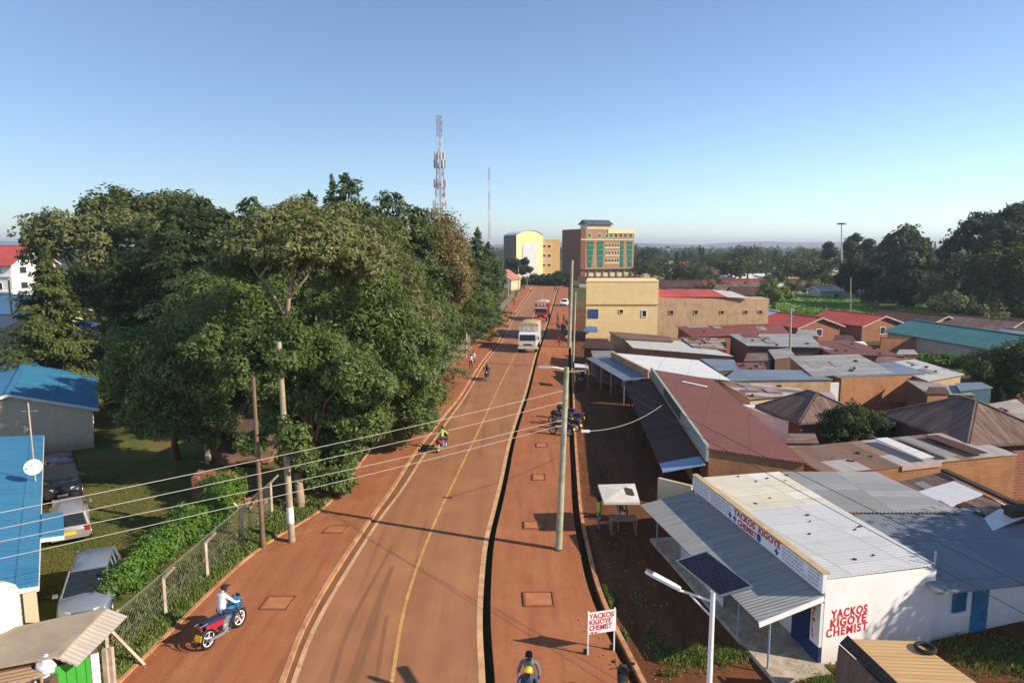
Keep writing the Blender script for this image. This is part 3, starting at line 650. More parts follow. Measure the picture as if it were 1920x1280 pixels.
def shed(name, label, pts, wall, roof, ins=.25, cat='house', group=None, th=.07, run='x', base=-.05, drop=.09, wname='wall'):
    """mono-pitch building under the roof sheet pts (far left, far right, near right, near left)"""
    P = [Vector(p) for p in pts]; c = sum(P, Vector())/4
    root = thing(name, label, cat, (c.x, c.y, 0), group)
    ro = slab(MB(), P, th, run).build('roof', roof, root); nn = (P[1]-P[0]).cross(P[3]-P[0]).normalized(); nn = nn if nn.z > 0 else -nn
    if group == S_ or 'patched' in name:
        B = lambda s, t: P[0].lerp(P[1], s).lerp(P[3].lerp(P[2], s), t)
        for i in range(random.randint(2, 4)):
            s, t, ds, dt = random.uniform(.02, .75), random.uniform(.02, .6), random.uniform(.07, .2), random.uniform(.15, .38)
            slab(MB(), [B(s, t)+nn*.02*(i+1), B(s+ds, t)+nn*.02*(i+1), B(s+ds*1.03, t+dt)+nn*.02*(i+1), B(s, t+dt*.97)+nn*.02*(i+1)], .012, run).build('patch_sheet', random.choice([r_zinc2, r_mixed, r_dbrown, r_rust, r_zinc, r_brown]), ro)
        for i in range(random.randint(2, 5)):
            q = B(random.uniform(.05, .95), random.uniform(.05, .95)); MB().box(q+nn*.08, (random.uniform(.15, .4), .18, .14), random.random()*3).build('weight', m_dkwood, ro)
    if wall:
        I = inset(P, ins); order = [3, 2, 1, 0]; n = (P[1]-P[0]).cross(P[3]-P[0]).normalized()
        zt = lambda q: P[0].z-((q.x-P[0].x)*n.x+(q.y-P[0].y)*n.y)/n.z
        m = MB(); m.prism([(I[i].x, I[i].y) for i in order], base, [zt(I[i])-drop for i in order]); m.build(wname, wall, root)
        root_I = I
    return root
def local(c, ang):
    e, f = Vector((math.cos(ang), math.sin(ang), 0)), Vector((-math.sin(ang), math.cos(ang), 0)); c = Vector((c[0], c[1], 0))
    return lambda x, y, z=0: c+e*x+f*y+Vector((0, 0, z))
def gable(name, label, c, ang, L, W, eave, ridge, wall, roof, over=.45, cat='house', group=None, fascia=None, base=-.05):
    """ridge along the local x axis"""
    Q = local(c, ang); root = thing(name, label, cat, (c[0], c[1], 0), group); m = MB(); l, w_ = L/2, W/2
    for s in (-1, 1):
        m.quad([Q(-l, s*w_, base), Q(l, s*w_, base), Q(l, s*w_, eave), Q(-l, s*w_, eave)])
        m.quad([Q(s*l, -w_, base), Q(s*l, w_, base), Q(s*l, w_, eave), Q(s*l, 0, ridge-.03), Q(s*l, -w_, eave)])
    m.build('wall', wall, root)
    m = MB(); k = (ridge-eave)/w_; ez = eave-k*over
    for s in (-1, 1):
        slab(m, [Q(-l-over, s*.0, ridge+.06), Q(l+over, s*.0, ridge+.06), Q(l+over, s*(w_+over), ez+.06), Q(-l-over, s*(w_+over), ez+.06)], .06, 'y')
    r = m.build('roof', roof, root)
    MB().beam(Q(-l-over, 0, ridge+.085), Q(l+over, 0, ridge+.085), .34, .05).build('ridge_cap', roof, r)
    if fascia:
        for s in (-1, 1):
            for t in (-1, 1): MB().beam(Q(t*(l+over), 0, ridge-.06), Q(t*(l+over), s*(w_+over), ez-.06), .05, .17).build('fascia', fascia, root)
    return root, Q
def hip(name, label, c, ang, L, W, eave, ridge, wall, roof, over=.5, cat='house', group=None, rl=None):
    Q = local(c, ang); root = thing(name, label, cat, (c[0], c[1], 0), group); l, w_ = L/2, W/2; r = (L-W)/2 if rl is None else rl
    m = MB(); m.prism([tuple(Q(x, y))[:2] for x, y in ((-l, -w_), (l, -w_), (l, w_), (-l, w_))], -.05, eave); m.build('wall', wall, root)
    m = MB(); a, b = l+over, w_+over; ez = eave-.1; R0, R1 = Q(-r, 0, ridge), Q(r, 0, ridge)
    C = [Q(-a, -b, ez), Q(a, -b, ez), Q(a, b, ez), Q(-a, b, ez)]
    for i, poly in enumerate(([C[0], C[1], R1, R0], [C[1], C[2], R1], [C[2], C[3], R0, R1], [C[3], C[0], R0])):
        e1 = (poly[1]-poly[0]).normalized(); n = (poly[1]-poly[0]).cross(poly[-1]-poly[0]).normalized(); e2 = n.cross(e1)
        m.quad(poly, 0, [((p-poly[0]).dot(e1), (p-poly[0]).dot(e2)) for p in poly])
    for i in range(4): m.quad([C[i], C[(i+1) % 4], C[(i+1) % 4]-V(0, 0, .12), C[i]-V(0, 0, .12)])
    m.quad([c_-V(0, 0, .12) for c_ in C][::-1])
    ro = m.build('roof', roof, root)
    m = MB(); 
    for p, q in ((R0, R1), (C[0], R0), (C[3], R0), (C[1], R1), (C[2], R1)):
        if (p-q).length > .1: m.beam(p+V(0, 0, .03), q+V(0, 0, .03), .22, .05)
    m.build('ridge_cap', roof, ro); return root, Q
# materials of buildings
w_white = PLASTER('whitewashed wall', (.82, .80, .78), (.5, .4, .32), .22, dust=.35)
w_orange = PLASTER('orange earth wall', (.42, .20, .095), (.11, .06, .04), .8)
w_brickO = BRICK('earth brick wall', (.42, .20, .09), (.36, .16, .07), (.30, .17, .09), 1.0)
w_brickR = BRICK('red brick wall', (.30, .10, .055), (.25, .085, .045), (.30, .2, .14), 1.0)
w_tan = PLASTER('tan plaster wall', (.54, .36, .21), (.11, .075, .05), .75)
w_yel = PLASTER('yellow plaster wall', (.90, .67, .34), (.44, .30, .15), .35)
w_grey = PLASTER('grey plaster wall', (.40, .36, .31), (.16, .13, .1), .4)
w_cream = PLASTER('cream plaster wall', (.62, .52, .34), (.3, .22, .14), .4)
w_dark = PLASTER('dark and shaded wall', (.13, .085, .06), (.05, .04, .03), .4)  # dark tone; on the outbuilding and tree-side house it paints in shade
r_blue = ROOF('blue roof sheets', (.05, .225, .385), (.05, .15, .26), .3, .5, 0, .12)
r_blue2 = ROOF('dull blue roof sheets', (.06, .17, .30), (.12, .16, .2), .4, .5, 0, .15)
r_rust = ROOF('red brown roof sheets', (.17, .058, .04), (.22, .09, .06), .5, .6, 0, .10, pitch=.2)
r_brown = ROOF('old brown roof sheets', (.155, .085, .062), (.32, .24, .19), .6, .6, 0, .35)
r_dbrown = ROOF('dark brown roof sheets', (.085, .035, .028), (.16, .09, .07), .35, .8, 0, .3)  # dark brown, lowered further so the verandah roof carries its shade
r_red = ROOF('red roof sheets', (.50, .07, .045), (.42, .15, .11), .4, .5, 0, .2)
r_maroon = ROOF('maroon roof sheets', (.21, .058, .040), (.27, .1, .08), .4, .55, 0, .2)
r_teal = ROOF('teal roof sheets', (.06, .20, .19), (.14, .25, .23), .4, .5, 0, .2)
r_zinc = ROOF('weathered zinc sheets', (.40, .39, .37), (.30, .24, .19), .45, .5, .25, .3)
r_zinc2 = ROOF('dull zinc sheets', (.38, .36, .33), (.24, .17, .13), .5, .55, .15, .3)
r_white = ROOF('bright new sheets', (.74, .73, .70), (.6, .52, .42), .25, .45, .1, .06, bmp=.2)
r_cream = ROOF('cream and zinc sheets', (.56, .54, .50), (.46, .43, .38), .3, .5, .1, .08, patch=(.60, .54, .42), pp=.35, bmp=.22)
r_steel = ROOF('blue grey sheets', (.20, .25, .31), (.3, .3, .3), .3, .45, .25, .2)
r_grey = ROOF('flat grey felt sheets', (.34, .27, .20), (.26, .2, .15), .4, .85, 0, .05, bmp=.05)
r_mixed = ROOF('patched rusty sheets', (.30, .19, .13), (.35, .16, .07), .6, .6, .1, .45, patch=(.45, .43, .42), pp=.35)
r_orange = ROOF('tan orange sheets', (.60, .36, .15), (.66, .46, .24), .5, .5, .1, .06)
m_fasc = M('white painted board', (.74, .73, .70), .6, .1, 2)
m_dkwood = M('dark weathered wood', (.055, .038, .028), .9, .3, 3)
m_wood = M('raw timber', (.38, .25, .13), .85, .25, 3)
m_bdoor = M('blue painted door', (.035, .15, .30), .55, .2, 3, c2=(.07, .2, .33))
m_navy = M('navy blue paint', (.02, .04, .12), .6, .2, 3)
m_shutter = M('grey shutter', (.25, .25, .25), .7, .2, 3)
m_black = M('dark opening', (.012, .011, .01), .9, .2, 3)
m_pane = GLASS('dark window glass')
m_conc = M('pale concrete', (.50, .42, .32), .9, .2, 1.5, .2, c2=(.36, .26, .18))
m_steelp = M('galvanised steel', (.46, .48, .50), .4, .1, 3, 0, .7)
m_wpaint = M('white paint', (.78, .78, .76), .5, .06, 2)
m_redp = M('red lettering paint', (.55, .025, .04), .6, .15, 8)
m_bluep = M('blue lettering paint', (.03, .08, .28), .6, .15, 8)
m_ink = M('faded small print', (.42, .45, .52), .7, .3, 8)
def text(body, root, pos, xdir, size, mat, up=(0, 0, 1), bold=.02, align='LEFT', ext=.003, sp=1.0, xs=1.0, fit=None):
    cu = bpy.data.curves.new('lettering', 'FONT'); cu.body = body; cu.size = size; cu.offset = bold*size; cu.extrude = ext; cu.align_x = align; cu.space_character = sp; cu.resolution_u = 3
    t_ = bpy.data.objects.new('lettering_curve', cu); col.objects.link(t_); me = bpy.data.meshes.new_from_object(t_.evaluated_get(bpy.context.evaluated_depsgraph_get())); bpy.data.objects.remove(t_)
    me.materials.clear(); me.materials.append(mat); o = bpy.data.objects.new('lettering', me); col.objects.link(o)
    if fit: bx = [v.co.x for v in me.vertices]; xs = fit/(max(bx)-min(bx))
    x = Vector(xdir).normalized(); u = Vector(up); z = x.cross(u).normalized(); y = z.cross(x)
    mt = Matrix((x*xs, y, z)).transposed().to_4x4(); off = Vector((0, 0, 0)); p = root
    while p is not None: off += p.location; p = p.parent
    mt.translation = Vector(pos)-off; o.matrix_local = mt; o.parent = root; return o

# ------------------------------------------------------------------ the chemist at the right
P1, P2, P3, P4 = at(1303, 891, 3.15), at(1549, 1078, 3.15), at(1757, 1058, 2.85), at(1461, 883, 2.85)
def chemist():
    root = thing('chemist_shop', 'white chemist shop with red lettering on its end wall and cream and zinc sheet roof', 'shop', (P2.x, P2.y, 0))
    up = V(0, 0, 1)
    a1, a4, a3, a2 = P1+V(.12, 0, -.12), P4+V(0, 0, -.02), P3+V(0, .1, -.02), P2+V(.12, .1, -.12); k1, k4 = a1.lerp(a2, .40), a4.lerp(a3, .40)
    rf = slab(MB(), [k1, k4, a3, a2], .06, 'x').build('roof', ROOF('pale zinc sheets', (.56, .56, .55), (.44, .42, .38), .3, .55, .1, .08, bmp=.22), root); slab(MB(), [a1+V(0, 0, .012), a4+V(0, 0, .012), k4+V(0, -.1, .012), k1+V(0, -.1, .012)], .06, 'x').build('cream_roof', ROOF('aged cream sheets', (.66, .60, .47), (.50, .42, .28), .45, .5, 0, .12, patch=(.68, .66, .60), pp=.3, bmp=.22), root)
    C1, C2, C3, C4 = at(1463, 883.5, 2.75), at(1642, 884, 2.7), at(1803, 959, 2.7), at(1588, 958, 2.75)
    m = MB(); slab(m, [C1, C2, C3, C4], .06, 'x'); m.build('rear_roof', r_zinc, root)
    # walls
    d = (P1-P2); d.z = 0; d.normalize(); n = Vector((-d.y, d.x, 0))   # n points to the street
    B3 = at(1757, 1112, 2.25); B3b = at(1990, 1088, 2.25); B2 = at(1805, 962, 2.62); B1 = at(1600, 962, 2.62)
    e = (V(P3.x, P3.y)-V(P2.x, P2.y)).normalized(); L0 = (V(P3.x, P3.y)-V(P2.x, P2.y)).length
    A = V(P2.x, P2.y)+e*.02; Bm = V(P3.x, P3.y); far = 8.0
    m = MB(); back = d*9.9
    zl = 3.03; zr = 2.77
    m.prism([tuple(A)[:2], tuple(Bm)[:2], tuple(Bm+back)[:2], tuple(A+back)[:2]], -.05, [zl-.1, zr-.1, zr-.1, zl-.1])
    m.build('wall', w_white, root)
    # lean-to at the right with its own white wall
    W0 = Bm+e*.01+d*.10; W1 = W0+e*9.0
    m = MB(); m.prism([tuple(W0)[:2], tuple(W1)[:2], tuple(W1+d*6)[:2], tuple(W0+d*6)[:2]], -.05, 2.05); m.build('lean_to_wall', w_white, root)
    m = MB(); slab(m, [B1, B2+e*3, B3b, B3], .06, 'y'); m.build('lean_to_roof', ROOF('shade darkened grey sheets', (.17, .20, .23), (.28, .27, .25), .4, .65, 0, .12, bmp=.3), root)  # roof colour darkened to carry the tree's shade
    wl = opening(root, 'window', W0, W1, .135, .95, .52, .75, GLASS('blue tinted glass', (.02, .09, .16), .2), .05, m_bdoor)
    dr = opening(root, 'door', W0, W1, .245, 0, .72, 1.72, m_bdoor, .05); MB().box(W0+(W1-W0)*.245+e*.25+Vector((e.y, -e.x, 0))*.09+V(0, 0, .85), (.04, .08, .12)).build('handle', m_steelp, dr)
    MB().ball(W0+(W1-W0)*.13+Vector((e.y, -e.x, 0))*.1+V(0, 0, 1.86), .06).build('wall_lamp', m_black, root)
    # parapet sign band above the awning
    p = MB(); a, b = V(P1.x, P1.y), V(P2.x, P2.y)
    p.beam(a+V(0, 0, 2.86)+n*.03, b+V(0, 0, 2.86)+n*.03, .14, .62); sb = p.build('sign_board', w_white, root)
    c = MB(); c.beam(a+V(0, 0, 3.20)-n*.0, b+V(0, 0, 3.20), .26, .06); c.build('coping', M('ochre coping', (.50, .36, .2), .9, .2, 2, .2), root)
    face = n*.108; xd = -d; Lb = (b-a).length
    text('YACKOS  KIGOYE', sb, a+xd*(Lb*.40)+V(0, 0, 2.90)+face, xd, .34, m_redp, bold=.03, xs=1.25)
    text('CHEMIST', sb, a+xd*(Lb*.435)+V(0, 0, 2.60)+face, xd, .30, m_redp, bold=.03, xs=1.2)
    for t in (.37, .41, .60, .725):   # blue crosses and a round emblem
        q = a+xd*(Lb*t)+face+V(0, 0, 2.72); k = MB(); rz = math.atan2(xd.y, xd.x)
        if t == .60: k.tube([q, q+n*.006], .15, 16)
        else: k.box(q, (.24, .012, .08), rz); k.box(q+n*.001, (.08, .012, .24), rz)
        k.build('emblem', m_bluep, sb)
    for t0, t1, rows, ht in ((.02, .17, 4, .05), (.19, .36, 4, .055), (.76, .90, 4, .045), (.92, .99, 4, .05)):   # lists of services, too small to read
        k = MB()
        for r in range(rows):
            z = 3.05-r*.125; x = t0*Lb
            while x < t1*Lb-.1:
                wd = random.uniform(.12, .34); k.box(a+xd*(x+wd/2)+face+V(0, 0, z), (wd, .008, ht), math.atan2(xd.y, xd.x)); x += wd+.07
        k.build('small_print', m_ink, sb)
    # end wall lettering
    q = A+Vector((e.y, -e.x, 0))*.006
    text('YACKOS', root, q+e*.30+V(0, 0, 1.62), e, .40, m_redp, bold=.036, sp=1.18, fit=1.46)
    text('KIGOYE', root, q+e*.26+V(0, 0, 1.31), e, .40, m_redp, bold=.036, sp=1.12, fit=1.44)
    text('CHEMIST', root, q+e*.12+V(0, 0, 1.0), e, .40, m_redp, bold=.028, sp=1.22, fit=1.66)
    # awning over the veranda
    aw = [at(1298, 920, 2.5), at(1545, 1117, 2.45), at(1423, 1166, 2.0), at(1200, 946, 2.0)]
    m = MB(); slab(m, aw, .04, 'y'); ar = m.build('awning', ROOF('slate awning sheets', (.32, .32, .30), (.17, .15, .13), .5, .75, 0, .1), root)
    m = MB(); m.beam(aw[2]-V(0, .02, .08), aw[1]-V(0, .02, .08), .03, .17); m.build('awning_fascia', m_fasc, root)
    # veranda slab, posts, shop front
    Wn, Wf = V(P2.x, P2.y), V(P1.x, P1.y)
    m = MB(); o2 = n*1.95; m.prism([tuple(Wf+o2+d*.3)[:2], tuple(Wn+o2-d*.6)[:2], tuple(Wn-d*.6)[:2], tuple(Wf+d*.3)[:2]], -.05, .16); m.build('veranda_floor', m_conc, root)
    for t in (0.0, .2, .48, .76, .97):
        f = Wn+(Wf-Wn)*t+n*1.85; MB().tube([f+V(0, 0, .1), f+V(0, 0, 2.02)], .035, 8).build('veranda_post', M('blue grey post paint', (.24, .33, .40), .5, .1, 3), root, True)
    fA, fB = Wf+n*.0, Wn+n*.0   # street front, seen with far end left
    opening(root, 'front_door', fA, fB, .885, .16, .95, 1.95, m_navy, .06)
    opening(root, 'front_door', fA, fB, .66, .16, .95, 1.95, m_bdoor, .06)
    opening(root, 'front_door', fA, fB, .30, .16, .95, 1.95, m_bdoor, .06)
    opening(root, 'window', fA, fB, .48, .9, 1.1, .9, m_pane, .06, m_bdoor)
    MB().beam(Wn+n*.05+V(0, 0, .42), Wn+d*.75+n*.05+V(0, 0, .42), .1, .56).build('painted_base', m_navy, root)
    pil = MB().beam(Wn+n*.06+V(0, 0, 1.45), Wn+d*.5+n*.06+V(0, 0, 1.45), .1, 1.5).build('pilaster', w_white, root)
    for i, ch in enumerate('CHEMIST'): text(ch, pil, Wn+d*.42+n*.115+V(0, 0, 1.98-i*.19), -d, .20, m_redp, bold=.03)
    # slatted grille along the veranda's far part
    m = MB(); g0, g1 = Wf+n*1.5-d*2.2, Wf+n*1.5-d*6.0
    for i in range(34): q = g0.lerp(g1, i/33); m.box(q+V(0, 0, .72), (.05, .03, 1.1), math.atan2(d.y, d.x))
    m.beam(g0+V(0, 0, 1.2), g1+V(0, 0, 1.2), .04, .05); m.beam(g0+V(0, 0, .3), g1+V(0, 0, .3), .04, .05); m.build('slatted_grille', m_wpaint, root)
    # vent pipe and debris on the roof
    MB().tube([P3+V(-.05, .05, -.1), P3+V(-.05, .05, .45)], .03, 8).build('vent_pipe', m_steelp, root)
    for _ in range(14):
        s, t = random.random(), random.random(); q = P2.lerp(P1, s).lerp(P3.lerp(P4, s), t); MB().box(q+V(.05, 0, .03-.12*(1-t)), (.12*random.random()+.05, .08, .03), random.random()*3).build('debris', m_dkwood, rf)
chemist()
def roof_kiosk():
    a, b, c, d_ = at(1592, 1197, 2.0), at(1717, 1201, 2.05), at(1850, 1292, 2.0), at(1700, 1300, 1.95)
    root = shed('sheet_kiosk', 'small kiosk with tan orange sheet roof below the red wall lettering', [a, b, c, d_], w_dark, r_orange, .15, 'kiosk')
    # dark slatted flap leaning down its left side
    e = at(1574, 1205, 1.9); f = at(1682, 1303, 1.85)
    m = MB(); slab(m, [e, a+V(-.05, 0, .12), d_+V(-.05, 0, .12), f], .05, 'x'); m.build('side_flap', ROOF('dark slatted sheet', (.05, .04, .034), (.1, .08, .06), .5, .8, 0, .3, .12), root)
    m = MB(); slab(m, [e-V(.02, 0, .06), e-V(.10, 0, 1.75), f-V(.10, 0, 1.75), f-V(.02, 0, .06)], .04, 'x'); m.build('side_boards', ROOF('brown slatted boards', (.16, .10, .07), (.28, .22, .17), .5, .85, 0, .3, .14), root)
    t = at(1735, 1214, 2.10); q = MB(); n = 18
    for i in range(n):
        pass
    ring = [(t+V(math.cos(2*math.pi*i/28)*.24, math.sin(2*math.pi*i/28)*.24, .0)) for i in range(29)]
    tag(MB().tube(ring, .06, 8, cap=False).build('tyre', M('black rubber', (.02, .02, .02), .8, .2, 4), None, True), 'old black tyre lying on the orange kiosk roof', 'tyre')
roof_kiosk()

# ------------------------------------------------------------------ the row of shops further along the right side
def rust_shop():
    FL, NL, NR, FR = at(1221, 692, 3.3), at(1326, 840, 3.3), at(1514, 868, 2.75), at(1338, 711, 2.75)
    root = shed('long_shop', 'long shop with red brown sheet roof, dark verandah and orange end wall', [FL, FR, NR, NL], w_orange, r_rust, .12, 'shop', drop=.1, run='x')
    a, b = V(FL.x, FL.y), V(NL.x, NL.y); d = (a-b).normalized(); n = Vector((-d.y, d.x, 0))
    p = MB().beam(a+V(0, 0, 3.03)-n*.02, b+V(0, 0, 3.03)-n*.02, .16, .85).build('parapet', PLASTER('faded pale green parapet', (.34, .38, .33), (.1, .12, .1), .5), root)
    MB().beam(a.lerp(b, .35)+V(0, 0, 3.1)+n*.075, a.lerp(b, .66)+V(0, 0, 3.1)+n*.075, .02, .6).build('painted_panel', M('dark green paint', (.03, .10, .07), .7, .2, 3), p)
    k = MB()
    for r in range(3):
        x = .70
        while x < .96:
            wd = random.uniform(.15, .4); q = a.lerp(b, x)+n*.072+V(0, 0, 3.25-r*.16); k.box(q, (wd, .012, .07), math.atan2(d.y, d.x)); x += wd/22+.006
    k.build('small_print', m_ink, p)
    aw = [a+n*.05+V(0, 0, 2.4), b+d*1.5+n*.05+V(0, 0, 2.4), b+d*1.5+n*2.2+V(0, 0, 1.95), a+n*2.2+V(0, 0, 1.95)]
    m = MB(); slab(m, aw, .05, 'y'); m.build('verandah_roof', r_dbrown, root)
    aw = [b+d*1.45+n*.05+V(0, 0, 2.45), b+n*.05+V(0, 0, 2.45), b+n*2.2+V(0, 0, 2.0), b+d*1.45+n*2.2+V(0, 0, 2.0)]
    m = MB(); slab(m, aw, .05, 'y'); m.build('canopy_sheet', ROOF('light blue sheet', (.25, .38, .58), (.4, .48, .6), .3, .45, .1, .08), root)
    for t in (.02, .2, .4, .6, .8, .98):
        f = a.lerp(b, t)+n*2.1; MB().tube([f, f+V(0, 0, 1.95)], .05, 6).build('verandah_post', m_dkwood, root)
    for t in (.12, .3, .5, .7, .88): opening(root, 'door', a, b, t, .05, 1.1, 2.0, m_bdoor if t in (.3, .7) else m_dkwood, .06)
    m = MB(); q = FL.lerp(FR, .38).lerp(NL.lerp(NR, .38), .17); q2 = FL.lerp(FR, .72).lerp(NL.lerp(NR, .72), .20); m.beam(q+V(0, 0, .05), q2+V(0, 0, .05), .25, .03); m.build('roof_patch', m_wpaint, root)
    a2 = at(1235, 895, 2.3); b2 = at(1298, 910, 2.3)
    MB().beam(V(a2.x, a2.y, 1.5), V(b2.x, b2.y, 1.5), .16, 1.6).build('end_panel', w_cream, root)
rust_shop()
def white_shop():
    FL, FR, NR, NL = at(1147, 661, 3.0), at(1310, 675, 2.65), at(1370, 713, 2.6), at(1217, 697, 2.95)
    root = shed('flat_shop', 'shop with the widest bright white sheet roof beyond the red brown one', [FL, FR, NR, NL], w_tan, r_white, .15, 'shop')
    a, b = V(FL.x, FL.y), V(NL.x, NL.y); d = (a-b).normalized(); n = Vector((-d.y, d.x, 0))
    MB().beam(a+V(0, 0, 2.75), b+V(0, 0, 2.75), .2, .7).build('parapet', w_tan, root)
    m = MB(); slab(m, [a+d*2+n*.1+V(0, 0, 2.5), b+n*.1+V(0, 0, 2.5), b+n*2.1+V(0, 0, 2.2), a+d*2+n*2.1+V(0, 0, 2.2)], .05, 'y'); m.build('verandah_roof', r_steel, root)
    for t in (.0, .3, .6, .95):
        f = a.lerp(b, t)+n*2.0; MB().tube([f, f+V(0, 0, 2.25)], .05, 6).build('verandah_post', m_steelp, root)
    for t in (.2, .5, .8): opening(root, 'door', a, b, t, .05, 1.1, 2.0, m_bdoor, .06)
    F2 = [at(1168, 634, 3.0), at(1302, 640, 2.75), at(1376, 668, 2.7), at(1187, 652, 2.95)]
    root = shed('flat_shop', 'shop with a white sheet roof above a tan ledge, next to the yellow building', F2, w_orange, r_cream, .15, 'shop')
    F3 = [at(1141, 621, 3.3), at(1255, 630, 3.1), at(1263, 640, 3.0), at(1165, 634, 3.2)]
    shed('flat_shop', 'narrow shop with dull brown sheet roof against the yellow wall', F3, w_tan, r_brown, .15, 'shop')
    F4 = [at(1312, 672, 2.7), at(1376, 674, 2.6), at(1388, 693, 2.5), at(1345, 694, 2.6)]
    shed('store_shed', 'blue grey sheet lean-to behind the bright white roof', F4, w_dark, r_steel, .1, 'shed')
    F5 = [at(1380, 692, 2.6), at(1510, 694, 2.55), at(1562, 711, 2.5), at(1352, 713, 2.5)]
    shed('long_shed', 'low long shed with shiny blue grey roof over a stained tan wall', F5, w_tan, r_steel, .1, 'shed')
    F6 = [at(1346, 712, 2.5), at(1500, 727, 2.4), at(1512, 738, 2.3), at(1405, 748, 2.1)]
    shed('patched_shed', 'low shed with purplish grey mixed sheets beside the red brown roof', F6, w_cream, r_mixed, .15, 'shed')
    F7 = [at(1392, 758, 2.2), at(1440, 760, 2.1), at(1502, 793, 2.0), at(1452, 783, 2.1)]
    shed('patched_shed', 'lean-to of white sheets tucked under the small brown hip roof', F7, w_white, r_white, .1, 'shed')
    F8 = [at(1275, 632, 3.0), at(1345, 634, 2.9), at(1362, 655, 2.8), at(1300, 650, 2.9)]
    shed('patched_shed', 'grey and rust mixed sheet roof behind the second white roof', F8, w_orange, r_mixed, .1, 'shed')
    F9 = [at(1380, 680, 2.6), at(1432, 680, 2.5), at(1438, 693, 2.5), at(1385, 693, 2.5)]
    shed('patched_shed', 'small rusty red roof beside the blue grey lean-to', F9, w_brickO, r_rust, .1, 'shed')
F10 = [at(1099, 634, 2.6), at(1139, 635, 2.8), at(1152, 655, 2.5), at(1090, 652, 2.2)]
shed('street_stall', 'low dark stall roof under the yellow building corner', F10, w_dark, r_dbrown, .3, 'stall')
F11 = [at(1108, 657, 2.5), at(1150, 657, 2.7), at(1176, 679, 2.5), at(1114, 677, 2.2)]
shed('street_stall', 'grey stall roof on the shaded side of the white roofed shop', F11, w_dark, r_zinc2, .3, 'stall')
white_shop()
def yellow_building():
    A = at(1098, 641); Bv = at(1232, 641); root = thing('yellow_building', 'tall flat-topped yellow plastered building with one blue window', 'building', (A.x, A.y, 0))
    h = 8.55; e = V(1, .0, 0); nb = V(.135, 1).normalized(); B_ = A+e*10.2
    MB().prism([tuple(A)[:2], tuple(B_)[:2], tuple(B_+nb*9)[:2], tuple(A+nb*9)[:2]], -.05, h).build('wall', w_yel, root)
    MB().beam(A+V(0, -.04, 5.35), B_+V(0, -.04, 5.35), .12, .14).build('string_course', M('ochre trim', (.42, .26, .09), .9, .2, 2), root)
    MB().prism([tuple(A-e*.06-nb*.06)[:2], tuple(B_+e*.06-nb*.06)[:2], tuple(B_+e*.06+nb*9.1)[:2], tuple(A-e*.06+nb*9.1)[:2]], h, h+.14).build('coping', w_yel, root)
    opening(root, 'window', A, B_, .10, 3.45, 1.35, 1.2, m_bluep, .05, m_navy)
    opening(root, 'vent_hole', A, B_, .49, 4.1, .55, .55, m_black, .045, w_yel, .08); opening(root, 'vent_hole', A, B_, .81, 3.6, .68, .95, m_black, .045, w_white, .12)
    m = MB(); slab(m, [A+e*.1+V(0, -.1, 2.3), A+e*1.6+V(0, -.1, 2.2), A+e*1.5+V(0, -1.5, 1.6), A-e*.6+V(0, -1.5, 1.7)], .05, 'y'); m.build('blue_canopy', r_blue2, root)
    # lower wing
    w0 = B_+e*.02; w1 = w0+e*16.2+V(0, 1, 0)*1.4; hh = 6.2
    r2 = thing('stained_wing', 'long stained tan wall with a row of small square openings and red roof behind', 'building', (w0.x+9, w0.y, 0))
    MB().prism([tuple(w0)[:2], tuple(w1)[:2], tuple(w1+nb*5.0)[:2], tuple(w0+nb*5.0)[:2]], -.05, [hh+.1, hh-.2, hh-.2, hh+.1]).build('wall', w_tan, r2)
    for t in (.12, .34, .575, .79, .925): opening(r2, 'vent_hole', w0, w1, t, 3.95, .56, .56 if t < .5 else .46, m_black, .045, w_tan, .08)
    k = nb*.6
    m = MB(); slab(m, [w0+k+nb*4.5+V(0, 0, 7.2), w0+e*8.2+k+nb*4.5+V(0, 0, 7.2), w0+e*9.8+k+V(0, 0, 6.4), w0+k+V(0, 0, 6.4)], .08, 'y'); m.build('roof', r_red, r2)
    m = MB(); slab(m, [w0+e*8.25+k+nb*4.5+V(0, 0, 7.15), w0+e*11.2+k+nb*4.5+V(0, 0, 6.9), w0+e*13.0+k+V(0, 0, 6.25), w0+e*9.85+k+V(0, 0, 6.38)], .08, 'y'); m.build('roof_end', r_cream, r2)
yellow_building()
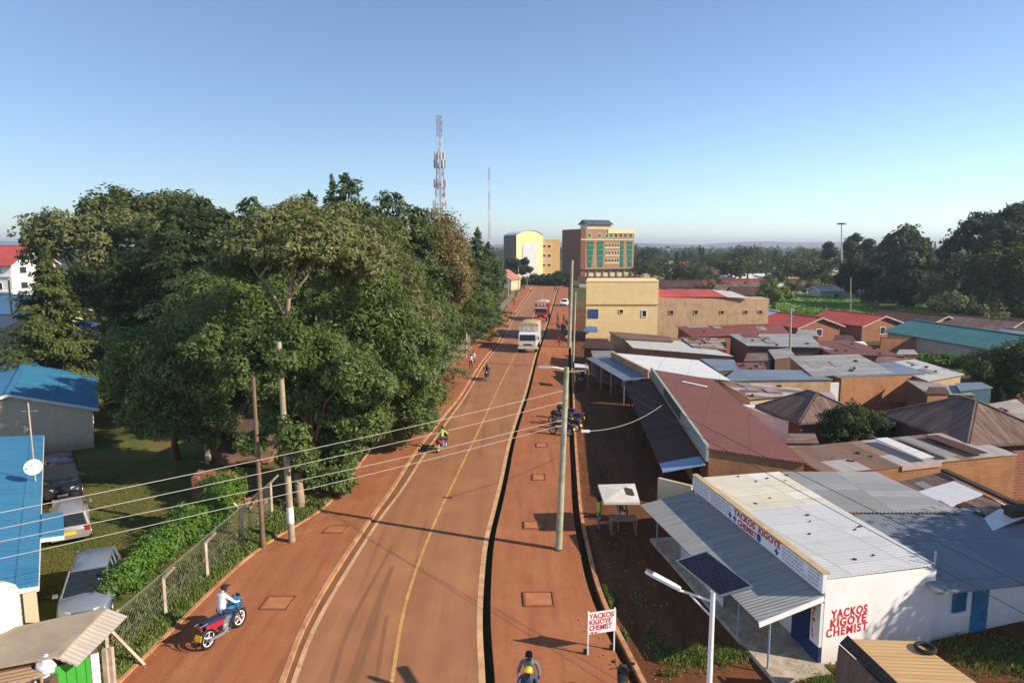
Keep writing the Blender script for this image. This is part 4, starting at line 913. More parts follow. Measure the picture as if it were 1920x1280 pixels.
def quarter():
    # hip roofed houses near
    S, E = at(1815, 835, 2.5), at(1922, 816, 2.5); Wc = at(1648, 772, 2.6)
    e = V(E.x-S.x, E.y-S.y); ang = math.atan2(Wc.y-S.y, Wc.x-S.x); 
    q = V(Wc.x, Wc.y)-V(S.x, S.y); L = q.length; qn = q.normalized(); pn = Vector((qn.y, -qn.x, 0)); Wd = 6.4
    c = V(S.x, S.y)+qn*L/2+pn*Wd/2
    r, Q = hip('hip_roof_house', 'largest brown hip roof with pale streaked sheets, right of the dark yard tree', c, math.atan2(qn.y, qn.x), L-1.0, Wd-1.0, 2.6, 4.25, w_dark, r_brown, .5, group=S_)
    S, W_, E = at(1499, 790, 2.4), at(1416, 758, 2.4), at(1562, 764, 2.4)
    q = V(W_.x-S.x, W_.y-S.y); L = q.length; qn = q.normalized(); pn = Vector((qn.y, -qn.x, 0)); Wd = max(3.5, V(E.x-S.x, E.y-S.y).length)
    c = V(S.x, S.y)+qn*L/2+pn*Wd/2
    hip('hip_roof_house', 'small brown hip roof with a reddish right slope, left of the dark yard tree', c, math.atan2(qn.y, qn.x), L-.8, Wd-.8, 2.4, 3.7, w_dark, r_brown, .4, group=S_, rl=.5)
    # front right: rough earth wall with patchwork roof
    a, b = at(1690, 872, 2.35), at(1906, 852, 2.55); a0, b0 = V(a.x, a.y), V(b.x, b.y); e = (b0-a0).normalized(); nb = Vector((-e.y, e.x, 0))
    root = thing('earth_house', 'rough orange earth brick house under a patchwork of rusty and pale sheets', 'house', (a.x+2, a.y, 0), S_)
    MB().prism([tuple(a0-e*4)[:2], tuple(b0)[:2], tuple(b0+nb*4)[:2], tuple(a0-e*4+nb*4)[:2]], -.05, [2.1, 2.5, 2.5, 2.1]).build('wall', w_brickO, root)
    MB().beam(b0+e*.03+nb*.2+V(0, 0, 1.3), b0+e*1.6+nb*.2+V(0, 0, 1.3), .3, 2.7).build('brick_pier', w_brickR, root)
    m = MB(); slab(m, [a0-e*4.3+nb*4.3+V(0, 0, 2.2), b0+nb*4.3+V(0, 0, 2.65), b0-nb*.05+V(0, 0, 2.60), a0-e*4.3-nb*.05+V(0, 0, 2.15)], .05, 'y'); m.build('roof', r_mixed, root)
    for i, (x, wd, mt) in enumerate(((1.2, .8, r_white), (2.6, .7, r_zinc), (4.3, .9, r_dbrown))):
        m = MB(); s = a0+e*x; slab(m, [s+nb*3.6+V(0, 0, 2.72+i*.01), s+e*wd+nb*3.6+V(0, 0, 2.74), s+e*wd+nb*.1+V(0, 0, 2.66+i*.03), s+nb*.1+V(0, 0, 2.62+i*.03)], .03, 'y'); m.build('loose_sheet', mt, root)
    MB().beam(a0+V(0, 0, 2.18)-nb*.06, a0+e*2.3+V(0, 0, 2.30)-nb*.06, .05, .22).build('pale_board', M('pinkish board', (.5, .34, .27), .8, .15, 2), root)
    # rust roof low in front of it, left part
    shed('earth_house', 'low rusty roof with an orange edge behind the chemist roof', [at(1520, 855, 2.2), at(1650, 845, 2.3), at(1690, 866, 2.2), at(1540, 876, 2.1)], w_brickO, r_dbrown, .1, group=S_)
    # brown gable with a white sheet at the lower right
    p = [at(1660, 908, 2.3), at(1765, 885, 2.75), at(1925, 968, 2.75), at(1830, 1010, 2.3)]
    r = shed('brown_roof_house', 'brown roofed house with one white sheet and a black edge beam, right of the chemist', p, w_dark, r_brown, .2, group=S_, run='y')
    m = MB(); f = lambda s, t: p[0].lerp(p[1], s).lerp(p[3].lerp(p[2], s), t)+V(0, 0, .045); slab(m, [f(.12, .25), f(.98, .22), f(.98, .55), f(.25, .58)], .03, 'y'); m.build('white_sheet', r_white, r)
    m = MB(); slab(m, [f(.0, .88), f(.9, .80), f(.99, 1.0), f(.05, 1.0)], .03, 'y'); m.build('white_sheet', r_white, r)
    MB().beam(p[1]+V(.1, 0, .1), p[2]+V(.5, -.5, .1), .30, .14).build('edge_beam', m_dkwood, r)
    tp = at(1902, 958, 2.9); m = MB().box((tp.x, tp.y, 1.5), (.5, .5, 2.9)); m.box((tp.x, tp.y, 2.98), (.66, .66, .14)); m.build('chimney_post', m_dkwood, r)
    # orange walled house with grey roof
    P = [at(1478, 667, 2.9), at(1610, 664, 2.9), at(1678, 699, 2.6), at(1522, 704, 2.6)]
    r = shed('grey_roof_house', 'house with large dull grey roof and blue bucket, behind the orange wall', P, w_orange, r_zinc2, .2, group=S_)
    a, b = at(1573, 762), at(1731, 752); z = 2.35
    m = MB(); A_, B_ = V(a.x, a.y), V(b.x, b.y); nb = V(0, 1, 0)
    q = thing('orange_wall_house', 'low house with a wide streaked orange wall facing the yard tree', 'house', (a.x+2, a.y, 0), S_)
    m.prism([tuple(A_)[:2], tuple(B_)[:2], tuple(B_+nb*5.5)[:2], tuple(A_+nb*5.5)[:2]], -.05, 2.5).build('wall', w_orange, q)
    m = MB(); slab(m, [A_+nb*5.4+V(-.3, 0, 2.62), B_+nb*5.4+V(.1, 0, 2.62), B_+V(.1, -.08, 2.56), A_+V(-.3, -.08, 2.56)], .06, 'y'); m.build('roof', r_steel, q)
    c0 = at(1545, 764); c1 = at(1571, 763)
    q = thing('metal_gate', 'white sheet metal gate left of the wide orange wall', 'gate', (c0.x, c0.y, 0)); m = MB().beam(V(c0.x, c0.y, 1.15), V(c1.x, c1.y, 1.15), .06, 2.0); m.build('gate_leaf', r_white, q); MB().beam(V(c1.x, c1.y, 1.2), V(c1.x+.12, c1.y, 1.2), .12, 2.5).build('gate_post', m_dkwood, q)
    d0 = at(1398, 745, 0); 
    # cream roof
    P = [at(1652, 681, 2.5), at(1714, 673, 2.7), at(1808, 701, 2.6), at(1740, 714, 2.3)]
    shed('cream_roof_house', 'house with a wide cream white roof below the green hedge', P, w_tan, r_cream, .2, group=S_)
    P = [at(1790, 718, 2.4), at(1840, 716, 2.4), at(1862, 726, 2.3), at(1800, 732, 2.3)]
    shed('small_shed', 'small white and blue shed under the dark feathery tree', P, M('blue shed paint', (.03, .09, .13), .7, .2, 2), r_steel, .1, 'shed')
    # long brown mono roof and its brick boundary wall
    P = [at(1512, 641, 2.6), at(1590, 637, 2.7), at(1700, 668, 2.5), at(1560, 664, 2.4)]
    shed('brown_roof_house', 'long dull red brown roof running down to the brick wall', P, w_brickO, r_rust, .2, group=S_)
    a, b = at(1600, 662), at(1813, 664); 
    q = thing('brick_wall', 'long orange brick boundary wall in front of the teal roof', 'wall', (b.x-6, b.y, 0)); A_, B_ = V(b.x-11, b.y+.1), V(b.x, b.y)
    MB().beam(A_+V(0, 0, 1.0), B_+V(0, 0, 1.0), .25, 2.1).build('brickwork', w_brickO, q); MB().beam(A_+V(0, 0, 2.1), B_+V(0, 0, 2.1), .32, .1).build('coping', w_dark, q)
    # grey roofs above
    P = [at(1366, 626, 3.2), at(1518, 626, 3.2), at(1542, 651, 2.7), at(1402, 648, 2.7)]
    r = shed('grey_roof_house', 'pale grey roofed house behind the power pole, left half shaded', P, w_dark, r_zinc, .2, group=S_)
    P = [at(1268, 612, 3.4), at(1462, 606, 3.4), at(1482, 626, 2.8), at(1297, 631, 2.8)]
    shed('maroon_roof_house', 'very long maroon roof in front of the stained tan wall', P, w_brickR, r_maroon, .2, group=S_)
    # gabled houses by the field
    def g(label, cx, cy, L, W, ang, wall, roof, eave=2.4, ridge=3.6, name='gable_house', fas=m_fasc):
        c = V(cx, cy); r, Q = gable(name, label, (c.x, c.y), ang, L, W, eave, ridge, wall, roof, .5, group=S_, fascia=M('weathered fascia', (.42, .36, .30), .8, .2, 2))
        opening(r, 'window', Q(-L/2, -W/2), Q(L/2, -W/2), .3, .95, 1.0, 1.0, m_pane, .03, m_fasc); opening(r, 'door', Q(-L/2, -W/2), Q(L/2, -W/2), .6, 0, .9, 2.0, m_dkwood, .03)
        opening(r, 'window', Q(-L/2, W/2), Q(-L/2, -W/2), .5, .95, 1.0, 1.0, m_pane, .03, m_fasc); return r
    g('bright red roofed house nearest the long maroon roof', 42, 101, 8, 7.5, R(110), w_brickR, r_red)
    g('bright red roofed house with a brick gable beside the dark roof', 51.8, 104, 9.5, 8, R(112), w_brickR, r_red)
    g('dark brown roofed house between the red and teal roofs', 60.5, 104, 10, 8, R(112), w_brickR, r_dbrown)
    g('house with a long teal roof above the brick boundary wall', 55.5, 84, 17, 8, R(100), w_grey, r_teal, 2.4, 3.7)
    g('brown roofed house beyond the teal roof', 66, 97, 10, 7.5, R(115), w_brickO, r_brown)
    g('brown roofed house cut by the right frame edge', 70.5, 92, 9, 8, R(112), w_brickO, r_brown)
    g('grey roofed house behind the teal roof and brown roof', 62, 80, 9, 7, R(105), w_grey, r_zinc2)
    g('small white roofed house by the frame edge with pale blue front', 40.5, 110, 6, 6, R(100), w_cream, ROOF('pale blue sheets', (.5, .56, .66), (.6, .6, .6), .3, .5, .1, .1))
    P = [at(1838, 760, 2.3), at(1905, 748, 2.5), at(1960, 785, 2.3), at(1925, 800, 2.1)]
    shed('rusty_shed', 'roof of pale and rusty patched sheets cut by the right edge', P, w_dark, ROOF('pale rusty sheets', (.5, .45, .4), (.45, .25, .1), .7, .5, .1, .3), .2, 'shed', group=S_)
    P = [at(1700, 712, 2.2), at(1790, 722, 2.2), at(1830, 740, 2.0), at(1740, 738, 2.0)]
    shed('small_shed', 'dark grey low shed roof behind the largest brown hip roof', P, w_dark, r_zinc2, .1, 'shed')
    P = [at(1440, 655, 2.6), at(1480, 652, 2.6), at(1492, 668, 2.4), at(1452, 672, 2.4)]
    shed('small_shed', 'small grey lean-to at the foot of the thin concrete pole', P, w_dark, r_zinc2, .1, 'shed')
quarter()
def clutter():
    lab = [('low grey lean-to between the long maroon roof and the pale grey roof', 1300, 632, 1358, 645, r_zinc2), ('rusty lean-to at the left end of the long maroon roof', 1240, 634, 1290, 646, r_mixed), ('brown shed roof against the dark grey roof and the power pole', 1395, 662, 1440, 676, r_brown),
           ('dark brown shed between the bright red roofed houses', 1560, 628, 1600, 640, r_dbrown), ('pale sheet lean-to before the brick gable of the red house', 1590, 640, 1622, 648, r_white), ('rust coloured shed left of the brick boundary wall', 1545, 646, 1590, 656, r_rust), ('grey shed beside the first bright red roof', 1490, 618, 1530, 630, r_zinc2),
           ('dark shed right of the orange streaked wall', 1735, 725, 1775, 738, r_dbrown), ('patched shed right of the cream white roof', 1820, 690, 1862, 702, r_mixed), ('brown lean-to above the cream white roof', 1640, 668, 1700, 678, r_brown), ('low zinc shed between the brown hip roof and the metal gate', 1530, 735, 1562, 748, r_zinc),
           ('rusty shed in the yard below the small brown hip roof', 1470, 812, 1530, 830, r_brown), ('grey shed behind the grey roof and the green hedge', 1680, 655, 1716, 664, r_zinc2), ('brown shed under the teal roof eave', 1830, 668, 1880, 680, r_brown), ('brown shed at the right edge below the grey roof', 1880, 690, 1935, 705, r_dbrown)]
    for l, u0, v0, u1, v1, rf in lab:
        z = 2.3; a, b = at(u0+6, v0, z+.15), at(u1-2, v0, z+.1); c, d = at(u1+6, v1, z-.2), at(u0, v1, z-.15)
        shed('small_shed', l, [a, b, c, d], random.choice([w_orange, w_brickO, w_dark, w_grey]), rf, .12, 'shed', group='small sheds among the roofs')
clutter()
# bright crops of the field, and the hedge by the brick wall
def field(label, pts, n, h, mat):
    P = [at(u, v) for u, v in pts]; C = []
    a = rng.random((n, 2)); A = np.array([list(p) for p in P])
    q = A[0]*((1-a[:, :1])*(1-a[:, 1:]))+A[1]*(a[:, :1]*(1-a[:, 1:]))+A[2]*(a[:, :1]*a[:, 1:])+A[3]*((1-a[:, :1])*a[:, 1:])
    q[:, 2] = rng.random(n)*h
    o = leaf_mesh('crops', q, np.array([0, -.3, .6])+rng.normal(size=(n, 3))*.5, .8, .35, rng.random(n), mat); tag(o, label, 'field', kind='stuff'); q = [p+V(0, 0, .02) for p in P]; tag(MB().quad(q).build('field', M('green field ground', (.10, .22, .03), .95, .3, .4)), kind='structure')
L_crop = LEAF('young crop leaves', (.09, .21, .03), (.18, .33, .055))
field('bright green crops in front of the grey roofed shed', [(1455, 590), (1660, 604), (1640, 562), (1460, 556)], 16000, 1.2, L_crop)
field('bright green crops below the gum trees', [(1680, 606), (1900, 615), (1860, 588), (1680, 581)], 14000, 1.2, L_crop)
field('green garden plants beyond the stained tan wall', [(1420, 575), (1500, 582), (1520, 560), (1440, 555)], 3500, 1.2, L_crop)
def hedge_bit():
    a, b = at(1716, 684), at(1816, 688); root = thing('hedge', 'clipped green hedge between the brick wall and the cream roof', 'hedge', (a.x, a.y, 0)); m = MB()
    bl = []
    for i in range(16): q = a.lerp(b, i/15); bl.append((V(q.x, q.y, .7), .75)); m.tube([(q.x, q.y, 0), (q.x, q.y, .8)], .04, 5)
    m.build('stem', m_bark, root); C, N, T = crown_from(bl, 420, 1); leaf_mesh('foliage', C, N, .3, .5, T, L_hedge, root)
hedge_bit()
def long_shed():
    c = at(1640, 566); r, Q = gable('long_shed', 'long low grey roofed shed at the far edge of the field', (c.x, c.y+5), R(2), 26, 7, 2.6, 3.6, w_grey, r_zinc, .4, 'shed', fascia=m_fasc)
    for t in (.15, .35, .55, .75): opening(r, 'window', Q(-13, -3.5), Q(13, -3.5), t, 1.0, 1.4, 1.0, m_pane, .03, m_fasc)
long_shed()
FT = 'far houses of the town'
def far_houses():
    T_ = [('far wide maroon roof behind the yellow building', 1335, 551, 20, 9, 4, r_maroon, 0), ('far maroon roof left of the pale flat roof', 1395, 548, 16, 9, 4, r_maroon, .1), ('far pale pinkish roof behind the red roof', 1418, 555, 14, 7, 3.4, r_cream, .1), ('far dull brown roof just behind the yellow wall', 1265, 552, 14, 9, 4, r_dbrown, -.1), ('far brown roof beside the banana-like bush', 1480, 554, 12, 7, 3.6, r_brown, .1),
          ('far white roof among trees above the maroon roofs', 1395, 534, 18, 6, 4, r_white, .05), ('far small house with pale wall behind round tree', 1345, 530, 10, 7, 4.2, r_rust, .2), ('far bright white building in the middle distance', 1440, 510, 22, 8, 6, r_white, -.2), ('far long white building left of the grove', 1510, 516, 26, 8, 5, r_white, -.1), ('far grey roof between dark trees', 1248, 505, 14, 8, 5, r_zinc, .1),
          ('far pale house right of the green and brick building', 1216, 486, 20, 10, 7, r_rust, .2), ('far rust roof near the green and brick building', 1212, 520, 16, 10, 4.4, r_rust, .1), ('far house with pale grey roof in the treeline', 1355, 497, 18, 9, 6, r_zinc, 0), ('far pink roofed house below the twin-topped gum tree', 1568, 500, 16, 9, 6, ROOF('pink sheets', (.55, .22, .2), (.6, .35, .3), .3), .2), ('far brown roof at the left edge of the field', 1420, 568, 13, 7, 3.8, r_dbrown, 0), ('far low brown roof behind the stained tan wall', 1385, 560, 12, 7, 3.8, r_brown, 0), ('far dark brown roof in front of the green and brick building', 1140, 538, 20, 9, 3.4, r_dbrown, 0), ('far pale roof among the trees right of the tall block', 1235, 512, 14, 8, 5.5, r_zinc, .3), ('far red roof among the trees left of the white building', 1300, 510, 14, 8, 5.5, r_red, -.2), ('far small white walled house under the horizon trees', 1330, 494, 18, 9, 7, r_rust, .1), ('far pale shed right of the long white building', 1550, 520, 14, 7, 4.5, r_white, .2), ('far brown house between the white buildings', 1475, 522, 12, 7, 4.8, r_brown, .1), ('far white house high on the treeline', 1410, 498, 20, 9, 7.5, r_white, 0), ('far rusty roof beside the tall building and the pole', 1190, 540, 14, 8, 3.2, r_rust, .1)]
    for lab, u, v, L, W, h, roof, ang in T_:
        c = at(u, v); r, Q = gable('far_house', lab, (c.x, c.y), ang, L, W, h*.62, h, w_cream, roof, .5, group=FT)
        for t in (.25, .7): opening(r, 'window', Q(-L/2, -W/2), Q(L/2, -W/2), t, .9, 1.4, 1.1, m_pane, .03, m_fasc)
far_houses()
# ------------------------------------------------------------------ tall buildings at the end of the street
def green_building():
    u0 = pt(1088, 525, 280); A = V(u0.x, 280); e = V(.93, .37).normalized(); nb = V(-.37, .93).normalized(); W = 24.6; Dp = 17; H = 20.4
    B_ = A+e*W; root = thing('office_block', 'six storey brown brick block with green glass strips and a small roof pavilion', 'building', (A.x, A.y, 0))
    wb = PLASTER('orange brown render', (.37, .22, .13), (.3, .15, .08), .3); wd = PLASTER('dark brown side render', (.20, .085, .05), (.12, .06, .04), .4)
    gg = GLASS('green tinted glass', (.01, .10, .06), .2)
    m = MB(); P = [A, B_, B_+nb*Dp, A+nb*Dp]
    m.prism([tuple(p)[:2] for p in P], 4.2, H).build('wall', wb, root)
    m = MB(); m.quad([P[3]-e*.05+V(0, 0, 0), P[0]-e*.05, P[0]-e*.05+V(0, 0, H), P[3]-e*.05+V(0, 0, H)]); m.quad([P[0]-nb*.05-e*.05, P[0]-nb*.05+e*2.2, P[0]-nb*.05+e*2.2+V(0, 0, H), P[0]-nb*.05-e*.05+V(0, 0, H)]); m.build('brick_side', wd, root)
    I = [A+e*.6+nb*.8, B_-e*.3+nb*.8, B_-e*.3+nb*Dp, A+e*.6+nb*Dp]
    MB().prism([tuple(p)[:2] for p in I], -.1, 4.25).build('ground_floor', w_cream, root)
    for i in range(8): q = A.lerp(B_, .03+i*.134)+nb*.4; MB().box((q.x, q.y, 2.1), (.5, .5, 4.2)).build('column', w_cream, root)
    MB().prism([tuple(p)[:2] for p in (A-nb*.5, B_-nb*.5, B_, A)], 4.0, 4.4).build('canopy', m_dkwood, root)
    for t0, t1, b0, b1 in ((.11, .245, .13, .20), (.30, .42, .32, .41), (.74, .80, .74, .80), (.86, .965, .89, .965)):
        m = MB(); f = -nb*.12; m.quad([A.lerp(B_, b0)+f+V(0, 0, 5.2), A.lerp(B_, b1)+f+V(0, 0, 5.2), A.lerp(B_, t1)+f+V(0, 0, 15.6), A.lerp(B_, t0)+f+V(0, 0, 15.6)]); gl = m.build('glass_strip', gg, root)
        k = MB()
        for z in (7.5, 9.8, 12.1, 14.0): k.beam(A.lerp(B_, t0+.01)+f*1.4+V(0, 0, z), A.lerp(B_, t1-.01)+f*1.4+V(0, 0, z), .06, .14)
        k.build('transom', M('pale green frame', (.25, .42, .34), .6, .1, 1), gl)
    for z in (7.2, 10.3, 13.4):
        for t in (.47, .53, .59, .65, .695): opening(root, 'window', A, B_, t, z, 1.0, 1.3, m_pane, .08, w_cream, .2)
        MB().beam(A.lerp(B_, .44)-nb*.08+V(0, 0, z-.5), A.lerp(B_, .72)-nb*.08+V(0, 0, z-.5), .2, .35).build('floor_band', w_yel, root)
    for t in (.16, .34, .48, .56, .65, .74, .83, .93): opening(root, 'window', A, B_, t, 17.0, 1.5, 1.7, gg if t < .6 else m_pane, .08, w_cream, .22)
    MB().beam(A-nb*.1+V(0, 0, 16.2), B_-nb*.1+V(0, 0, 16.2), .3, .35).build('floor_band', w_yel, root)
    MB().beam(A.lerp(B_, .5)-nb*.12+V(0, 0, 19.6), B_-nb*.12+V(0, 0, 19.6), .3, 1.7).build('parapet', w_yel, root)
    c = A+e*(W*.40)+nb*6; ang = math.atan2(e.y, e.x)
    Q = local((c.x, c.y), ang); m = MB(); m.prism([tuple(Q(x, y))[:2] for x, y in ((-5.5, -3), (5.5, -3), (5.5, 3), (-5.5, 3))], H, H+2.0); m.build('pavilion', w_cream, root)
    m = MB()
    for s in (-1, 1): slab(m, [Q(-6.2, 0, H+3.9), Q(6.2, 0, H+3.9), Q(6.2, s*4, H+2.0), Q(-6.2, s*4, H+2.0)], .15, 'y')
    for t in (-5.9, 5.9): m.quad([Q(t, -3.8, H+2.0), Q(t, 3.8, H+2.0), Q(t, 0, H+3.8)])
    m.build('pavilion_roof', ROOF('slate blue sheets', (.08, .11, .15), (.14, .16, .18), .3), root)
green_building()
def yellow_tower():
    p = pt(968, 525, 256); A = V(p.x, 256); e = V(.95, .32).normalized(); nb = V(-.32, .95).normalized(); W = 10.5; H = 17.5; arc = 1.8; Dp = 15
    root = thing('arched_building', 'bright yellow building with arched roof and a blank white panel on its face', 'building', (A.x, A.y, 0)); B_ = A+e*W
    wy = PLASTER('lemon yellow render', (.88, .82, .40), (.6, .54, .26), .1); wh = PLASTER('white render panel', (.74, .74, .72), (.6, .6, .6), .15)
    prof = [(t, H+arc*math.sin(math.pi*t)**.8) for t in np.linspace(0, 1, 13)]
    m = MB(); m.quad([A, B_]+[A+e*W*t+V(0, 0, z) for t, z in prof[::-1]]); m.quad([A+nb*Dp, B_+nb*Dp]+[A+nb*Dp+e*W*t+V(0, 0, z) for t, z in prof[::-1]])
    m.quad([B_, B_+nb*Dp, B_+nb*Dp+V(0, 0, H), B_+V(0, 0, H)]); m.build('wall', wy, root)
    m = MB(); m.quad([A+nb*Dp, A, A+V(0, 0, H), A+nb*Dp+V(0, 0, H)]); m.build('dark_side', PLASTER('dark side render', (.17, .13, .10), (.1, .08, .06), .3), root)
    m = MB()
    for (t0, z0), (t1, z1) in zip(prof, prof[1:]): m.quad([A+e*W*t0-nb*.2+V(0, 0, z0+.1), A+e*W*t1-nb*.2+V(0, 0, z1+.1), A+e*W*t1+nb*Dp+V(0, 0, z1+.1), A+e*W*t0+nb*Dp+V(0, 0, z0+.1)])
    m.build('roof', wh, root)
    m = MB(); f = -nb*.12; pr = [(t, 14.0+.8*math.sin(math.pi*(t-.24)/.52)) for t in np.linspace(.24, .76, 9)]
    m.quad([A+e*W*.24+f, A+e*W*.76+f]+[A+e*W*t+f+V(0, 0, z) for t, z in pr[::-1]]); m.build('white_panel', wh, root)
    # orange block beside
    O = A+e*(W+.2)+nb*2.5; r2 = thing('orange_block', 'plain orange apartment block with small dark windows beside the arched building', 'building', (O.x, O.y, 0)); O2 = O+e*7.6
    MB().prism([tuple(q)[:2] for q in (O, O2, O2+nb*9, O+nb*9)], -.1, 15.9).build('wall', PLASTER('light orange render', (.56, .34, .15), (.36, .2, .1), .25), r2)
    MB().prism([tuple(q)[:2] for q in (O-nb*.15-e*.15, O2-nb*.15+e*.15, O2+nb*10, O-e*.15+nb*10)], 15.9, 16.3).build('coping', w_cream, r2)
    for z in (2.5, 6, 9.5, 13): 
        for t in (.13, .42): opening(r2, 'window', O, O2, t, z, 1.5, 1.1, m_pane, .08, w_cream, .2)
yellow_tower()
def pink_house():
    c = at(962, 545); r, Q = gable('pink_roof_house', 'small house with a pale red roof at the fence end', (c.x-3, c.y+4), R(75), 11, 8, 3.6, 6.2, w_cream, ROOF('pale red sheets', (.48, .17, .13), (.55, .3, .25), .4), .5, fascia=m_fasc)
    opening(r, 'window', Q(-5.5, 4), Q(-5.5, -4), .5, 1.2, 1.4, 1.2, m_pane, .03, m_fasc)
pink_house()
# ------------------------------------------------------------------ left side houses
def left_houses():
    a = V(-.52, .855).normalized(); b = V(-.855, -.52).normalized()
    c0 = V(-28.3, 45.6); c = c0+a*9+b*4.4
    c = c0+a*10.5+b*4.4; r, Q = gable('blue_roof_house', 'pale plastered house with a bright blue gable roof beside the dark yard', (c.x, c.y), math.atan2(a.y, a.x), 21, 8.8, 2.85, 4.25, PLASTER('pale grey plaster', (.74, .60, .44), (.3, .24, .18), .35), r_blue, .45, fascia=m_fasc)
    for t in (.2, .5, .8): opening(r, 'window', Q(-10.5, -4.4), Q(10.5, -4.4), t, .95, 1.1, 1.1, m_pane, .03, m_fasc)
    E = at(82, 815, 2.8); N = at(72, 1096, 2.8); d = (E-N).normalized(); b = Vector((-d.y, d.x, 0)); b = b if b.x < 0 else -b
    root = thing('blue_roof_block', 'long low building under a blue mono-pitch roof at the left edge', 'building', (N.x-3, N.y+9, 0))
    m = MB(); slab(m, [E+b*11+V(0, 0, 1.1), E, N, N+b*11+V(0, 0, 1.1)], .08, 'x'); m.build('roof', r_blue, root)
    e1, n1 = E+b*.4-d*.3, N+b*.4+d*.3
    m = MB(); m.prism([tuple(n1)[:2], tuple(e1)[:2], tuple(e1+b*9)[:2], tuple(n1+b*9)[:2]], -.05, [2.62, 2.62, 3.5, 3.5]); m.build('wall', w_cream, root)
    MB().beam(N-V(0, 0, .12)+b*.0, E-V(0, 0, .12), .03, .16).build('fascia', m_fasc, root); MB().beam(N-V(0, 0, .12)+d*-.02, N+b*4-V(0, 0, -.28), .03, .16).build('fascia', m_fasc, root)
    t0, t1 = .50, .30
    p0, p1 = N.lerp(E, .33), N.lerp(E, .205)
    m = MB(); slab(m, [p0+V(0, 0, .03), p0-b*.75+V(0, 0, -.06), p1-b*.75+V(0, 0, -.06), p1+V(0, 0, .03)], .06, 'x'); m.build('porch_roof', r_blue, root); MB().beam(p1-b*.75-V(0, 0, .18), p1-V(0, 0, .12), .03, .15).build('fascia', m_fasc, root)
    q = n1-b*.15-d*.2; MB().box((q.x, q.y, 1.3), (.35, .35, 2.7), math.atan2(d.y, d.x)).build('corner_column', w_cream, root)
    for t in (.18, .4, .62, .85): opening(root, 'window', e1, n1, 1-t, 1.0, 1.2, 1.1, m_pane, .03, m_fasc)
    # mast with dish on the roof edge
    mq = N.lerp(E, .56)+b*.25; mr = thing('antenna_mast', 'thin pale mast rising from the blue mono-pitch roof', 'mast', (mq.x, mq.y, 2.75)); MB().tube([mq-V(0, 0, .1), mq+V(0, 0, 3.7)], .035, 8).build('pole', m_conc, mr, True)
    MB().beam(mq+V(-.35, 0, 3.3), mq+V(.35, .1, 3.3), .03, .03).build('cross_arm', m_steelp, mr)
    dq = mq+V(.15, -.25, .75); dr = thing('satellite_dish', 'round white satellite dish on the edge of the blue roof', 'satellite dish', dq); 
    nrm = V(.35, -.75, .5).normalized(); x = nrm.cross(V(0, 0, 1)).normalized(); y = x.cross(nrm); m = MB(); rings = []
    for rr, dp in ((.02, 0), (.16, .012), (.28, .04), (.37, .075)): rings.append([dq+nrm*dp+x*rr*math.cos(2*math.pi*k/20)+y*rr*math.sin(2*math.pi*k/20) for k in range(20)])
    m.loft(rings, cap=False); m.loft([[p-nrm*.015 for p in q] for q in rings], cap=False); m.build('reflector', m_wpaint, dr, True)
    MB().tube([dq-y*.3+nrm*.06, dq+nrm*.38], .012, 6).tube([dq+nrm*.34, dq+nrm*.42], .035, 8).build('feed_arm', m_steelp, dr); MB().tube([dq, dq-nrm*.15, mq+V(0, 0, .4)], .02, 6).build('bracket', m_steelp, dr)
    # far left: white storeyed house with red roof, blue roofs, grey roof
    c = pt(-82, 520, 135); r, Q = gable('storeyed_house', 'white three storey house with a red roof at the far left edge', (c.x, 142), R(-4), 22, 12, 10.2, 13.6, w_white, r_red, .8, fascia=m_fasc)
    for z in (2.2, 5.2, 8.2):
        for t in (.55, .70, .85): opening(r, 'window', Q(-11, -6), Q(11, -6), t, z, 2.6, 1.3, m_pane, .05, m_fasc, .1)
        MB().beam(Q(-11, -6.15, z-.45), Q(11, -6.15, z-.45), .3, .25).build('floor_band', m_wpaint, r)
    for z in (2.2, 5.2, 8.2):
        for t in (.25, .6): opening(r, 'window', Q(11, -6), Q(11, 6), t, z, 1.8, 1.3, m_pane, .05, m_fasc, .1)
    c = at(8, 640); gable('blue_roof_house', 'farthest blue roofed house below the white storeyed house', (c.x-3, c.y+9), R(-20), 16, 9, 3.6, 6.0, w_cream, r_blue2, .5, fascia=m_fasc)
    c = at(0, 660); gable('grey_roof_house', 'dull grey roofed house left of the pointed conifer', (c.x-4, c.y+3), R(-15), 13, 8, 3.0, 4.6, w_cream, r_zinc2, .5, fascia=m_fasc)
    c = at(200, 668); gable('blue_roof_house', 'blue roofed house half hidden under the dark trees', (c.x-1, c.y+5), R(-20), 13, 7, 2.6, 3.7, w_dark, r_blue2, .5, fascia=m_fasc)  # wall coloured dark for the shade of the trees
    c = at(345, 655); gable('blue_roof_house', 'small blue roofed house glimpsed between the broad-leaved trunks', (c.x, c.y), R(-10), 9, 6, 2.8, 4.2, w_orange, r_blue2, .5)
    # outbuilding in the shade with a leaning pillar
    p = at(450, 868); q = thing('outbuilding', 'low shaded outbuilding with a pale slab and pillar under the trees', 'outbuilding', (p.x, p.y, 0))
    MB().box((p.x, p.y+2.0, 1.0), (4.4, 3.2, 2.1), R(-15)).build('wall', w_dark, q); MB().box((p.x, p.y+1.6, 2.12), (5.2, 4.4, .16), R(-15)).build('slab_roof', w_dark, q); MB().box((p.x-1.9, p.y-.2, 1.0), (.25, .25, 2.0)).build('pillar', m_conc, q); MB().box((p.x+.6, p.y-.6, .55), (3.2, 1.3, .14), M3=Matrix.Rotation(R(18), 3, 'X')).build('ramp_slab', w_dark, q)  # walls and slabs coloured dark to stand in for tree shade
    # stack of bricks
    p = at(403, 950); q = thing('brick_stack', 'dark red stack of bricks with a crumbled top beside the hedge', 'brick stack', (p.x, p.y, 0)); m = MB()
